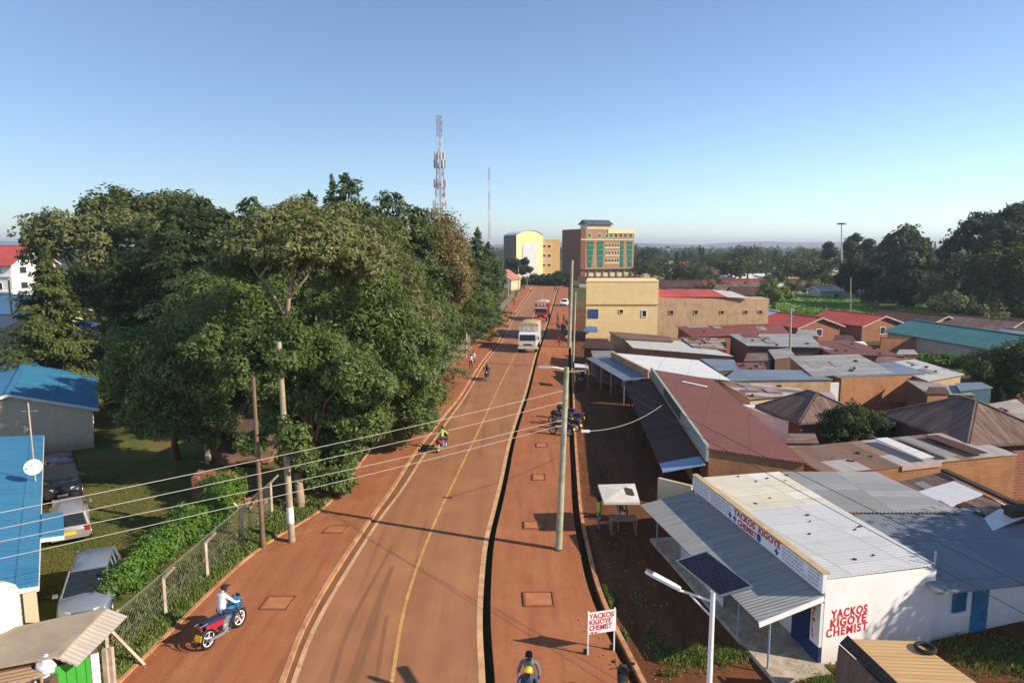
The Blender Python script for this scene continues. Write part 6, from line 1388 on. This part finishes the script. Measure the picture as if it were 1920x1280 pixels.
def car(name, label, paint, L=3.9, W=1.68, H=1.45, hood=.95, tail=.35, belt=.88, slant=.75, rslant=.35, plate=None, hoodh=None, clear=.2, group=None, wr=.29):
    q = thing(name, label, 'car', (0, 0, 0), group); hw = W/2; yf, yb = L/2, -L/2; hoodh = hoodh or belt-.06
    st = [(yb, .42, belt-.22, .86), (yb+.06, .27, belt-.05, .94), (yb+tail, .2, belt, 1.0), (-.2, .18, belt, 1.0), (yf-hood-.1, .18, belt, 1.0), (yf-hood*.6, .19, hoodh, .985), (yf-.22, .2, hoodh-.10, .95), (yf-.04, .26, hoodh-.26, .88), (yf, .4, hoodh-.34, .82)]
    m = MB(); rings = []
    for y, z0, z1, k in st:
        w_ = hw*k; rings.append([V(-w_*.9, y, z0), V(w_*.9, y, z0), V(w_, y, z0+.12), V(w_*1.01, y, (z0+z1)/2), V(w_*.97, y, z1-.05), V(w_*.86, y, z1), V(0, y, z1+.03), V(-w_*.86, y, z1), V(-w_*.97, y, z1-.05), V(-w_*1.01, y, (z0+z1)/2), V(-w_, y, z0+.12)])
    m.loft(rings); m.build('body', paint, q, True)
    f0, f1, r1, r0 = yf-hood+.05, yf-hood-slant, yb+tail+rslant-.15, yb+tail-.12
    wb, wt = hw*.88, hw*.72; zt = H-.05
    m = MB(); bs = [V(-wb, r0, belt-.02), V(wb, r0, belt-.02), V(wb, f0, belt-.02), V(-wb, f0, belt-.02)]; tp = [V(-wt, r1, zt), V(wt, r1, zt), V(wt, f1, zt), V(-wt, f1, zt)]
    for i in range(4): j = (i+1) % 4; m.quad([bs[i], bs[j], tp[j], tp[i]])
    m.build('windows', m_cglass, q)
    m = MB(); rr = []
    for y, k, dz in ((r1-.06, .9, -.03), (r1+.1, 1, .03), ((r1+f1)/2, 1.02, .055), (f1-.1, 1, .03), (f1+.05, .93, -.02)): rr.append([V(-wt*k-.03, y, zt-.03+dz*.2), V(wt*k+.03, y, zt-.03+dz*.2), V(wt*k*.9, y, zt+.03+dz), V(0, y, zt+.055+dz), V(-wt*k*.9, y, zt+.03+dz)])
    m.loft(rr); m.build('roof', paint, q, True)
    mid = (f1+r1)/2+.1
    for s in (-1, 1):
        for y0, y1, pr in ((f0, f1, .035), (r0, r1, .06), (mid, mid, .035), (r0+.75, r1+.45, .04)): MB().tube([V(s*wb, y0, belt-.03), V(s*wt, y1, zt)], pr, 6).build('pillar', paint, q)
    for sx in (-1, 1):
        for y in (yf-.72, yb+.68):
            wq = MB().wheel((sx*(hw-.08), y, wr), wr, .19).build('wheel', m_rub, q, True); MB().wheel((sx*(hw+.012), y, wr), wr*.62, .05).build('rim', m_chr, wq, True)
        MB().loft([[V(sx*hw*.62+dx*.17, yf-.05-abs(dx)*.02+(0 if e else .05)-(.16 if dx*sx > 0 else 0), hoodh-.26+dz*.075) for dx, dz in ((-1, -1), (1, -1), (1, 1), (-1, 1))] for e in (0, 1)]).build('headlight', m_lamp, q)
        MB().box((sx*hw*.84, yb+.03, belt-.17), (.2, .1, .24)).build('taillight', m_tail, q)
        MB().box((sx*(hw+.09), f0-.12, belt+.05), (.17, .09, .12)).build('mirror', paint, q)
    MB().box((0, yf-.02, .40), (W*.84, .12, .2)).build('bumper', m_blackp, q); MB().box((0, yb+.01, .42), (W*.88, .14, .2)).build('bumper', paint, q)
    MB().box((0, yf+.0, hoodh-.29), (W*.36, .06, .12)).build('grille', m_blackp, q)
    if plate: MB().box((0, yb-.05, belt-.30), (.5, .03, .14)).build('number_plate', plate, q)
    MB().box((0, yf+.055, .42), (.46, .02, .11)).build('number_plate', m_plateW, q)
    return q
c = car('parked_car', 'silver hatchback facing the camera between hedge and blue building', PAINT('silver paint', (.23, .27, .33)), 4.1, 1.7, 1.5, .85, .3, .92, 1.0, .3)
MB().box((-.45, .75, 1.18), (.13, .02, .16), M3=Matrix.Rotation(R(-35), 3, 'X')).build('windscreen_sticker', m_wpaint, c); place(c, (-16.1, 25.0, 0), math.pi+R(23))
c = car('parked_car', 'pale grey estate car seen from behind with a yellow plate', PAINT('pale silver paint', (.34, .34, .34)), 4.3, 1.64, 1.46, 1.0, .2, .88, .7, .25, m_plateY); place(c, (-21.3, 31.9, 0), R(33))
MB().box((0, -2.06, 1.02), (1.3, .03, .06)).build('tailgate_trim', m_chr, c).location = (0, 0, 0)
c = car('parked_car', 'dark navy off-road car facing the camera in the shade', PAINT('dark navy paint', (.012, .016, .03)), 4.4, 1.82, 1.72, 1.25, .25, 1.02, .6, .25, clear=.3, wr=.36); place(c, (-25.1, 37.2, 0), math.pi+R(34))
MB().box((0, 2.22, .76), (.9, .05, .08)).build('chrome_trim', m_chr, c)
# ------------------------------------------------------------------ lorries (front is +y)
def lorry(label, cabp, box, roofm, L=7.2, W=2.45, Hb=3.45, Hc=2.5, red=False):
    q = thing('lorry', label, 'lorry', (0, 0, 0)); hw = W/2; yf = L/2
    MB().box((0, -.2, .75), (1.0, L-.4, .25)).build('chassis', m_blackp, q)
    m = MB(); pr = [(yf-1.75, .75), (yf-.05, .75), (yf, 1.0), (yf-.04, 1.55), (yf-.32, Hc-.12), (yf-.45, Hc), (yf-1.75, Hc)]
    m.loft([[V(s*hw*.94, y, z) for y, z in pr] for s in (-1, 1)]); cb = m.build('cab', cabp, q)
    m = MB(); m.quad([V(-hw*.84, yf-.055, 1.58), V(hw*.84, yf-.055, 1.58), V(hw*.80, yf-.30, Hc-.18), V(-hw*.80, yf-.30, Hc-.18)]); 
    for v in m.v: v.y += .03
    m.build('windscreen', m_cglass, cb)
    for s in (-1, 1):
        MB().quad([V(s*(hw*.94+.01), yf-.3, 1.6), V(s*(hw*.94+.01), yf-1.3, 1.6), V(s*(hw*.94+.01), yf-1.3, Hc-.25), V(s*(hw*.94+.01), yf-.45, Hc-.25)]).build('side_window', m_cglass, cb)
        MB().box((s*hw*.7, yf+.02, 1.05), (.32, .06, .2)).build('headlight', m_lamp, cb); MB().box((s*(hw+.14), yf-.15, 1.9), (.14, .08, .42)).build('mirror', m_blackp, cb)
        for y in (yf-.95, -yf+1.5):
            w_ = MB().wheel((s*(hw-.2), y, .47), .47, .32).build('wheel', m_rub, q, True); MB().wheel((s*(hw-.02), y, .47), .26, .06).build('rim', m_steelp, w_, True)
    MB().box((0, yf+.03, 1.08), (W*.42, .04, .2)).build('grille', m_blackp, cb); MB().box((0, yf+.06, .68), (W*.98, .16, .26)).build('bumper', cabp, q); MB().box((0, yf+.15, .68), (.5, .02, .12)).build('number_plate', m_plateW, q)
    m = MB(); y0, y1 = -yf, yf-1.85; m.box((0, (y0+y1)/2, (1.0+Hb)/2), (W, y1-y0, Hb-1.0)); bx = m.build('cargo_box', box, q)
    m = MB(); n = 8; rg = []
    for y in (y0-.04, y1+.04): rg.append([V(hw*1.015*math.cos(math.pi*(1-k/n)), y, Hb+.0+.22*math.sin(math.pi*k/n)) for k in range(n+1)]+[V(hw*1.015, y, Hb-.12), V(-hw*1.015, y, Hb-.12)])
    m.loft(rg); m.build('tarpaulin_roof', roofm, bx)
    for i in range(3): MB().box((-.62+i*.62, y1+.03, 2.98), (.46, .05, .62)).build('front_panel', M('grey white panel', (.5, .48, .44), .6, .1, 2), bx)
    m = MB()
    for i in range(8):
        for s in (-1, 1): m.box((s*(hw+.02), y0+.3+i*(y1-y0-.6)/7, (1+Hb)/2), (.04, .08, Hb-1.1))
    m.build('side_ribs', box, bx)
    return q
rd = .11
fr = at(989, 662); q = lorry('white lorry with a tan topped cargo box driving towards the camera', M('white lorry paint', (.70, .68, .64), .45, .1, 1.5), M('off white cargo sides', (.62, .60, .56), .7, .15, 1.2), M('tan tarpaulin', (.48, .34, .18), .85, .15, 1.2))
place(q, (fr.x+3.6*rd, fr.y+3.6, .01), math.pi-math.atan(rd))
fr = at(1014, 603); q = lorry('red lorry behind the white one with a pale stripe above the windscreen', M('red lorry paint', (.42, .05, .035), .45, .1, 1.5), M('red cargo sides', (.38, .06, .04), .7, .15, 1.2), M('faded pink tarpaulin', (.55, .36, .30), .85, .15, 1.2), 7.0, 2.4, 3.3)
MB().box((0, 3.22, 2.46), (2.1, .3, .16)).build('sun_visor', m_wpaint, q); place(q, (fr.x+3.5*rd, fr.y+3.5, .01), math.pi-math.atan(rd))
fr = at(1062, 574); q = car('parked_car', 'small white car at the right pavement edge beyond the crowd', PAINT('white paint', (.7, .7, .68))); place(q, (fr.x-.4, fr.y+1, .09), R(170))

# ------------------------------------------------------------------ motorcycles (front is +y)
def moto(label, tank, fairing, panel, seatc=None, group=None, plate=True):
    q = thing('motorcycle', label, 'motorcycle', (0, 0, 0), group)
    for y, r in ((.66, .30), (-.62, .30)):
        ring = [V(0, y+math.cos(2*math.pi*k/24)*(r-.04), r+math.sin(2*math.pi*k/24)*(r-.04)) for k in range(25)]
        wq = MB().tube(ring, .045, 7, cap=False).build('wheel', m_rub, q, True)
        m = MB(); rim = [V(0, y+math.cos(2*math.pi*k/24)*(r-.09), r+math.sin(2*math.pi*k/24)*(r-.09)) for k in range(25)]; m.tube(rim, .02, 6, cap=False)
        for k in range(5): a = k*2*math.pi/5; m.tube([V(0, y, r), V(0, y+math.cos(a)*(r-.09), r+math.sin(a)*(r-.09))], .016, 5)
        m.wheel((0, y, r), .06, .12, 'x', 12); m.build('rim', m_wpaint, wq, True)
    m = MB()
    for s in (-1, 1): m.tube([V(s*.09, .66, .3), V(s*.08, .44, .92)], .022, 6); m.tube([V(s*.1, -.62, .3), V(s*.09, -.1, .36)], .02, 6); m.tube([V(s*.11, -.58, .34), V(s*.1, -.5, .68)], .022, 6)
    m.tube([V(0, .42, .88), V(0, .1, .42), V(0, -.1, .36), V(0, -.3, .6), V(0, .42, .84)], .026, 6); m.build('frame', m_blackp, q)
    m = MB(); m.loft([[V(x*.12, y, .34+z) for x, z in ((-1, 0), (1, 0), (1, .28), (-1, .28))] for y in (-.14, .2)]); m.wheel((0, .02, .34), .14, .3, 'x', 14); m.box((0, .12, .6), (.14, .16, .2)); m.build('engine', m_steelp, q)
    m = MB(); m.tube([V(.13, .15, .34), V(.15, -.2, .27), V(.16, -.75, .36)], [.03, .045, .05], 8); m.build('exhaust', m_chr, q, True)
    m = MB(); m.loft([[V(x*w_, y, z+dz) for x, dz in ((-1, -.1), (1, -.1), (1.05, .02), (.6, .1), (-.6, .1), (-1.05, .02))] for y, w_, z in ((-.08, .09, .76), (.05, .14, .80), (.25, .16, .84), (.40, .11, .84))]); m.build('fuel_tank', tank, q, True)
    m = MB(); m.loft([[V(x*w_, y, z+dz) for x, dz in ((-1, -.04), (1, -.04), (.9, .04), (-.9, .04))] for y, w_, z in ((-.84, .1, .86), (-.5, .14, .82), (-.1, .13, .77), (.0, .1, .78))]); m.build('seat', seatc or m_blackp, q)
    for s in (-1, 1): MB().loft([[V(s*x, y, z) for x, z in ((.09, z0), (.15, z0+.02), (.13, z1), (.09, z1))] for y, z0, z1 in ((-.80, .70, .82), (-.45, .56, .76), (-.12, .54, .70))]).build('side_panel', panel, q)
    m = MB(); m.tube([V(-.36, .34, 1.04), V(-.2, .42, 1.02), V(.2, .42, 1.02), V(.36, .34, 1.04)], .016, 6); m.tube([V(-.38, .32, 1.04), V(-.26, .39, 1.03)], .024, 6); m.tube([V(.38, .32, 1.04), V(.26, .39, 1.03)], .024, 6); m.build('handlebar', m_blackp, q)
    m = MB(); m.loft([[V(x*w_, y, z) for x, z in ((-1, .72), (1, .72), (1.05, .95), (.6, zt), (-.6, zt), (-1.05, .95))] for y, w_, zt in ((.40, .16, 1.08), (.55, .17, 1.10), (.68, .13, 1.02), (.74, .06, .92))]); fg = m.build('fairing', fairing, q, True); MB().ball((0, .73, .88), .075).build('headlight', m_lamp, fg, True)
    for s in (-1, 1): MB().tube([V(s*.18, .40, 1.06), V(s*.26, .36, 1.24)], .01, 5).box((s*.28, .35, 1.27), (.13, .02, .08)).build('mirror', m_blackp, q)
    def fender(y, r, a0, a1, mat):
        m = MB(); m.loft([[V(x, y+math.cos(a)*r, .3+math.sin(a)*r) for x in (-.07, .07)]+[V(.06, y+math.cos(a)*(r+.02), .3+math.sin(a)*(r+.02)), V(-.06, y+math.cos(a)*(r+.02), .3+math.sin(a)*(r+.02))] for a in np.linspace(a0, a1, 8)]); m.build('mudguard', mat, q)
    fender(.66, .34, .5, 2.5, fairing); fender(-.62, .36, .9, 3.2, m_blackp)
    if plate: MB().box((0, -1.0, .52), (.22, .02, .17), M3=Matrix.Rotation(R(-15), 3, 'X')).build('number_plate', m_plateY, q)
    MB().box((0, -.92, .74), (.14, .06, .08)).build('taillight', m_tail, q); m = MB(); m.tube([V(-.11, -.72, .86), V(-.11, -1.0, .88), V(.11, -1.0, .88), V(.11, -.72, .86)], .014, 6); m.build('grab_rail', m_chr, q)
    m = MB(); m.tube([V(-.22, .02, .3), V(.22, .02, .3)], .016, 6); m.build('footrest', m_blackp, q)
    m = MB(); m.tube([V(-.08, -.05, .3), V(-.28, -.15, .02)], .015, 6); m.build('side_stand', m_blackp, q)
    return q
P_blue = PAINT('blue moto paint', (.02, .22, .42)); P_red = PAINT('red moto paint', (.5, .02, .06)); P_navy = PAINT('navy moto paint', (.02, .03, .14)); P_blk = PAINT('black moto paint', (.02, .02, .02))

# ------------------------------------------------------------------ people: one skinned body each
SKIN = M('dark brown skin', (.075, .038, .022), .6, .12, 6); HAIR = M('black hair', (.012, .01, .009), .9, .2, 9)
CL = {k: M(k+' cloth', c, .9, .14, 5, .15) for k, c in dict(white=(.72, .72, .74), black=(.02, .02, .022), navy=(.02, .028, .07), grey=(.16, .17, .19), slate=(.07, .085, .14), olive=(.14, .22, .04), lime=(.42, .62, .06), red=(.38, .03, .035), brown=(.10, .06, .035), tan=(.35, .24, .14), blue=(.04, .11, .30), pink=(.5, .2, .22), denim=(.03, .05, .11), shoe=(.03, .025, .02)).items()}
def fingers(J, w_, d, n, side, name, curl):
    """palm and five fingers: d along the hand, n out of the palm's back"""
    s = d.cross(n).normalized()*side; J[name+'palm'] = (w_+d*.085, .026); J_e = [(name+'wrist', name+'palm')]
    for i, (o, L) in enumerate(((-.028, .075), (-.010, .083), (.010, .078), (.027, .062))):
        a = w_+d*.088+s*o; k = a+d*L*.5-n*L*.12*curl; e = k+d*L*.45*(1-.5*curl)-n*L*.45*curl
        J[name+'f%da' % i] = (a, .0105); J[name+'f%db' % i] = (k, .0095); J[name+'f%dc' % i] = (e, .008); J_e += [(name+'palm', name+'f%da' % i), (name+'f%da' % i, name+'f%db' % i), (name+'f%db' % i, name+'f%dc' % i)]
    t0 = w_+d*.04-s*.035; t1 = t0+d*.035-s*.022-n*.012; J[name+'ta'] = (t0, .012); J[name+'tb'] = (t1+d*.02, .0095); J_e += [(name+'wrist', name+'ta'), (name+'ta', name+'tb')]
    return J_e
def person(label, pose, shirt, trousers, h=1.70, sleeves=True, hat=None, female=False, group=None, cap=None, shoes='shoe', look=0.0, detail=True):
    J = {}; k = h/1.70; sw = .9 if female else 1.0
    if pose == 'ride': P = dict(pel=(0, -.08, .86), che=(0, .0, 1.14), nec=(0, .06, 1.36), hed=(0, .11, 1.47), top=(0, .10, 1.575), sh=(.185, .02, 1.30), el=(.30, .17, 1.09), wr=(.35, .30, 1.055), hip=(.10, -.05, .85), kn=(.19, .33, .74), an=(.17, .04, .36), to=(.18, .20, .31)); hd = (V(-.12, 1, 0).normalized(), V(0, -.1, 1).normalized())
    elif pose == 'pillion': P = dict(pel=(0, -.50, .92), che=(0, -.44, 1.2), nec=(0, -.40, 1.42), hed=(0, -.36, 1.54), top=(0, -.37, 1.645), sh=(.185, -.43, 1.36), el=(.28, -.36, 1.10), wr=(.22, -.14, 1.0), hip=(.10, -.48, .91), kn=(.23, -.10, .80), an=(.20, -.34, .40), to=(.21, -.20, .35)); hd = (V(-.2, .9, -.3).normalized(), V(0, .3, 1).normalized())
    elif pose == 'sit': P = dict(pel=(0, 0, .48), che=(0, .02, .78), nec=(0, .05, .99), hed=(0, .08, 1.11), top=(0, .07, 1.215), sh=(.185, .03, .93), el=(.25, .12, .68), wr=(.16, .33, .58), hip=(.10, .03, .47), kn=(.14, .44, .48), an=(.14, .42, .08), to=(.15, .57, .04)); hd = (V(0, 1, -.2).normalized(), V(0, .2, 1).normalized())
    else: P = dict(pel=(0, 0, .93), che=(0, .0, 1.23), nec=(0, .0, 1.45), hed=(0, .02, 1.56), top=(0, .01, 1.665), sh=(.185, 0, 1.39), el=(.235, -.02, 1.12), wr=(.25, .09, .88), hip=(.092, 0, .90), kn=(.10, .03, .50), an=(.10, -.01, .09), to=(.115, .14, .035)); hd = (V(0, .25, -1).normalized(), V(1, 0, 0))
    walk = .16 if pose == 'walk' else 0
    Vv = lambda a: Vector(a)*k
    J['pel'] = (Vv(P['pel']), .135*k); J['wai'] = (Vv(P['pel']).lerp(Vv(P['che']), .5), .118*k); J['che'] = (Vv(P['che']), .142*k*sw); J['upc'] = (Vv(P['che']).lerp(Vv(P['nec']), .6), .115*k); J['nec'] = (Vv(P['nec']), .055*k); J['hed'] = (Vv(P['hed']), .088*k); J['top'] = (Vv(P['top']), .078*k)
    fwd = V(0, 1, 0); J['nose'] = (Vv(P['hed'])+V(0, .092, -.008)*k, .016*k); J['jaw'] = (Vv(P['hed'])+V(0, .045, -.065)*k, .045*k)
    Ed = [('pel', 'wai'), ('wai', 'che'), ('che', 'upc'), ('upc', 'nec'), ('nec', 'hed'), ('hed', 'top'), ('hed', 'nose'), ('hed', 'jaw')]
    for s, nm in ((-1, 'l'), (1, 'r')):
        f = lambda a, dy=0: Vector((a[0]*s, a[1]+dy, a[2]))*k
        w_ = walk*s; b = w_ if w_ < 0 else 0
        J[nm+'sh'] = (f(P['sh']), .058*k); J[nm+'el'] = (f(P['el'], -w_*.5), .043*k); J[nm+'wrist'] = (f(P['wr'], -w_*1.2), .028*k)
        J[nm+'hip'] = (f(P['hip']), .085*k); J[nm+'kn'] = (f(P['kn'], w_*.9+abs(walk)*.3), .058*k); J[nm+'an'] = (f(P['an'], w_*1.7)+V(0, 0, -b*.35), .038*k); J[nm+'to'] = (f(P['to'], w_*1.7)+V(0, 0, -b*.05), .032*k)
        Ed += [('upc', nm+'sh'), (nm+'sh', nm+'el'), (nm+'el', nm+'wrist'), ('pel', nm+'hip'), (nm+'hip', nm+'kn'), (nm+'kn', nm+'an'), (nm+'an', nm+'to')]
        if detail:
            if pose in ('stand', 'walk'): d, n = (J[nm+'wrist'][0]-J[nm+'el'][0]).normalized(), V(s, 0, 0)
            else: d = V(-hd[0].x*-s*-1 if 0 else hd[0].x*s, hd[0].y, hd[0].z).normalized(); n = hd[1]
            n = (n-d*n.dot(d)).normalized(); Ed += fingers(J, J[nm+'wrist'][0], d, n, 1 if s > 0 else -1, nm, .9 if pose == 'ride' else .45)
    ks = list(J); idx = {a: i for i, a in enumerate(ks)}
    me = bpy.data.meshes.new('person'); me.from_pydata([J[a][0] for a in ks], [(idx[a], idx[b]) for a, b in Ed], []); tmp = bpy.data.objects.new('person_tmp', me); col.objects.link(tmp)
    md = tmp.modifiers.new('skin', 'SKIN'); sv = me.skin_vertices[0].data
    for i, a in enumerate(ks): sv[i].radius = (J[a][1], J[a][1]); sv[i].use_root = (a == 'pel')
    sb = tmp.modifiers.new('sub', 'SUBSURF'); sb.levels = 1; sb.render_levels = 1
    dg = bpy.context.evaluated_depsgraph_get(); bm = bpy.data.meshes.new_from_object(tmp.evaluated_get(dg)); bpy.data.objects.remove(tmp); bm.name = 'person'
    mats = [SKIN, CL[shirt], CL[trousers], CL[shoes], HAIR]; bm.materials.clear()
    for x in mats: bm.materials.append(x)
    def mof(a, b):
        if a in ('nec', 'hed') or b in ('hed', 'top', 'nose', 'jaw'): return 0
        if a[1:] in ('hip', 'kn') and len(a) > 2 or b[1:] == 'hip': return 2
        if b[1:] == 'to': return 3
        if b[1:] in ('sh', 'el'): return 1
        if b[1:] == 'wrist': return 1 if sleeves else 0
        if a in ('pel', 'wai', 'che', 'upc'): return 1
        return 0
    A = np.array([list(J[a][0]) for a, b in Ed]); Bq = np.array([list(J[b][0]) for a, b in Ed]); ids = np.array([mof(a, b) for a, b in Ed]); rr = np.array([(J[a][1]+J[b][1])/2 for a, b in Ed])
    for p in bm.polygons:
        c = np.array(p.center); d = Bq-A; t = np.clip(((c-A)*d).sum(1)/np.maximum((d*d).sum(1), 1e-9), 0, 1); ds = np.linalg.norm(A+d*t[:, None]-c, axis=1)-rr*.9
        p.material_index = int(ids[ds.argmin()]); p.use_smooth = True
        if p.material_index == 1 and p.center.z < (P['pel'][2]-.06)*k: p.material_index = 2
    o = bpy.data.objects.new('person', bm); col.objects.link(o); tag(o, label, 'person', group)
    hc = Vv(P['hed'])
    if hat: m = MB(); m.ball(hc+V(0, -.005, .05)*k, .128*k, (1, 1.1, 1.0), 14, 9); hm = m.build('helmet', CLH[hat], o, True); MB().box(hc+V(0, .118, .03)*k, (.15, .03, .08)).build('visor', m_blackp, hm)
    elif cap: m = MB(); m.ball(hc+V(0, -.005, .065)*k, .098*k, (1, 1.1, .8)); m.box(hc+V(0, .12, .055)*k, (.14, .12, .012)); m.build('cap', CL[cap], o, True)
    else: m = MB(); m.ball(hc+V(0, -.014, .052)*k, .094*k, (1, 1.08, .95 if not female else 1.1), 12, 8); m.build('hair', HAIR, o, True)
    m = MB()
    for s in (-1, 1): m.ball(hc+V(s*.033, .083, .012)*k, .011*k, seg=6, rings=4)
    m.build('eye', m_wpaint, o); MB().box(hc+V(0, .084, -.043)*k, (.045, .012, .010)).build('mouth', CL['red'], o)
    m = MB()
    for s in (-1, 1): m.ball(hc+V(s*.088, .0, -.005)*k, .022*k, (.5, .8, 1.2), 6, 5)
    m.build('ear', SKIN, o)
    return o
CLH = {'yellow': PAINT('yellow helmet shell', (.75, .60, .02)), 'black': P_blk, 'red': P_red}
def at2(u, v, z=.1): p = at(u, v, z); return p
# foreground rider in white
a, b = at(392, 1215, .1), at(448, 1175, .1); d = (b-a); ang = math.atan2(d.y, d.x)-math.pi/2; c = a.lerp(b, .5); c.z = .10
q = moto('blue and red motorcycle ridden on the left pavement', P_blue, P_blue, P_red, CL['navy']); place(q, c, ang); q.scale = (1.14,)*3
o = person('rider in a white shirt with dark cap on the blue and red motorcycle', 'ride', 'white', 'navy', cap='black'); place(o, c, ang); o.scale = (1.17,)*3
# two on a motorcycle at the bottom edge, coming towards the camera
c = at(990, 1352, .09); ang = math.pi+R(-4)
q = moto('dark motorcycle with two riders cut by the bottom edge', P_blk, P_navy, P_red, plate=True); place(q, c, ang); q.scale = (1.08,)*3
o = person('rider in slate jacket and yellow helmet at the bottom edge', 'ride', 'slate', 'black', hat='yellow'); place(o, c, ang); o.scale = (1.08,)*3
o = person('passenger in grey and black jacket behind the yellow helmet', 'pillion', 'grey', 'black', h=1.78); place(o, c, ang); o.scale = (1.08,)*3
# second bike just entering at the right kerb
q = moto('black motorcycle front poking in at the bottom by the right kerb', P_blk, P_blk, P_blk); place(q, at(1166, 1330, .09), R(-10))
# rider on the road
c = at(913, 712, .01); ang = math.pi+R(-3); q = moto('black motorcycle coming down the left lane of the road', P_blk, P_blk, P_navy); place(q, c, ang); o = person('rider in dark jacket coming down the left lane', 'ride', 'black', 'navy', hat='black'); place(o, c, ang)
# yellow vest
c = at(829, 843, .01); ang = R(-16); q = moto('dark red motorcycle heading away at the left road edge', P_red, P_blk, P_red); place(q, c, ang); o = person('rider in a lime yellow vest heading away at the left road edge', 'ride', 'lime', 'denim'); place(o, c, ang)
c = at(806, 800, .1); q = moto('motorcycle half hidden under the leaves by the lime vest rider', P_navy, P_blk, P_red); place(q, c, R(-20)); o = person('person in pale pink shirt on the motorcycle under the leaves', 'ride', 'pink', 'denim'); place(o, c, R(-20))
# parked motorcycles by the right-hand poles
base = moto('parked motorcycle nearest the tall mossy pole, front wheel to the road', P_blk, P_blk, P_navy, group='motorcycles parked on the right pavement')
place(base, at(1052, 815, .09), R(62))
for lab, u, v, an in (('second parked motorcycle from the road, behind the nearest one', 1050, 796, 66), ('parked motorcycle in the middle of the row beside the pole', 1068, 806, 50), ('parked motorcycle at the kerb end of the row', 1071, 794, 75), ('farthest parked motorcycle of the row behind the pole', 1060, 785, 58)): dup(base, at(u, v, .09), R(an), lab)
for lab, u, v, an in (('parked motorcycle left of the crowd in the shade', 1046, 618, 10), ('parked motorcycle in the middle of the crowd in the shade', 1056, 622, -20), ('parked motorcycle right of the crowd in the shade', 1063, 612, 15)): dup(base, at(u, v, .09), R(an), lab, group='motorcycles parked by the crowd')
# pedestrians
for lab, pose, sh, tr, u, v, rz, kw in (
    ('man in white shirt and dark trousers walking on the left pavement', 'walk', 'white', 'black', 883, 692, 170, {}), ('woman in white top beside the man in dark trousers', 'walk', 'white', 'brown', 888, 684, 160, dict(female=True, h=1.6)),
    ('person in dark clothes walking by the slatted fence', 'walk', 'black', 'brown', 918, 626, 0, {}), ('person in red brown near the far poles on the left', 'walk', 'red', 'black', 964, 573, 0, {}),
    ('person in lime green shirt and grey trousers standing at the right forecourt', 'stand', 'lime', 'grey', 1123, 995, 80, {}), ('seated person in black beside the white parasol', 'sit', 'black', 'grey', 1163, 972, -160, {}),
    ('person in red standing at the edge of the crowd', 'stand', 'red', 'red', 1048, 650, 180, {}), ('person in tan shirt standing among the crowd', 'stand', 'tan', 'navy', 1046, 605, 150, {}), ('person in blue shirt in the middle of the crowd', 'stand', 'blue', 'denim', 1054, 626, 200, {}), ('person in black at the back of the crowd', 'stand', 'black', 'black', 1057, 608, 90, {}), ('person in grey under the tallest concrete pole', 'stand', 'grey', 'navy', 1060, 634, 120, {}), ('person in pink beside the low kerb of the crowd', 'sit', 'pink', 'denim', 1062, 642, 200, {}), ('person in navy near the red lorry cab', 'stand', 'navy', 'black', 1030, 604, 180, {}),
    ('first dark figure crossing at the far street end', 'walk', 'black', 'navy', 1040, 547, 90, {}), ('second dark figure crossing at the far street end', 'walk', 'navy', 'black', 1044, 548, 90, {}), ('figure in white crossing the far road', 'walk', 'white', 'navy', 995, 548, 90, {}), ('dark figure walking by the pale red roof house', 'walk', 'brown', 'black', 983, 545, 0, {}),
    ('person in dark shirt in the shaded forecourt beside a motorcycle', 'stand', 'olive', 'black', 1092, 712, 60, {})):
    o = person(lab, pose, sh, tr, detail=(v > 600), **kw); place(o, at(u, v, .10 if v != 995 else .01), R(rz))
q = dup(base, at(1090, 716, .01), R(-15), 'motorcycle standing in the shaded forecourt under a pale sheet', group='motorcycles in the forecourt')
k = at(1090, 700, 0); q = thing('stall_shelter', 'small sheet shelter on posts at the shaded forecourt', 'stall', k); c = [at(1077, 681, 2.2), at(1102, 684, 2.2), at(1104, 690, 2.1), at(1078, 688, 2.1)]
m = MB(); slab(m, c, .04, 'x'); m.build('roof', r_white, q)
for p in c: MB().tube([(p.x, p.y, 0), (p.x, p.y, p.z)], .03, 6).build('post', m_wood, q)

# ------------------------------------------------------------------ the air between here and the far hills
g = NT('pale air'); g.t.nodes.remove(g.b); pv = g.n('ShaderNodeVolumePrincipled'); pv.inputs['Color'].default_value = (.72, .80, .92, 1); pv.inputs['Density'].default_value = HAZE if 'HAZE' in globals() else .00026; pv.inputs['Anisotropy'].default_value = .2
g.l(pv.outputs[0], g.out.inputs['Volume'])
hz = MB().box((0, 3050, 34), (13400, 7400, 72)).build('haze', g.m); tag(hz, kind='stuff')
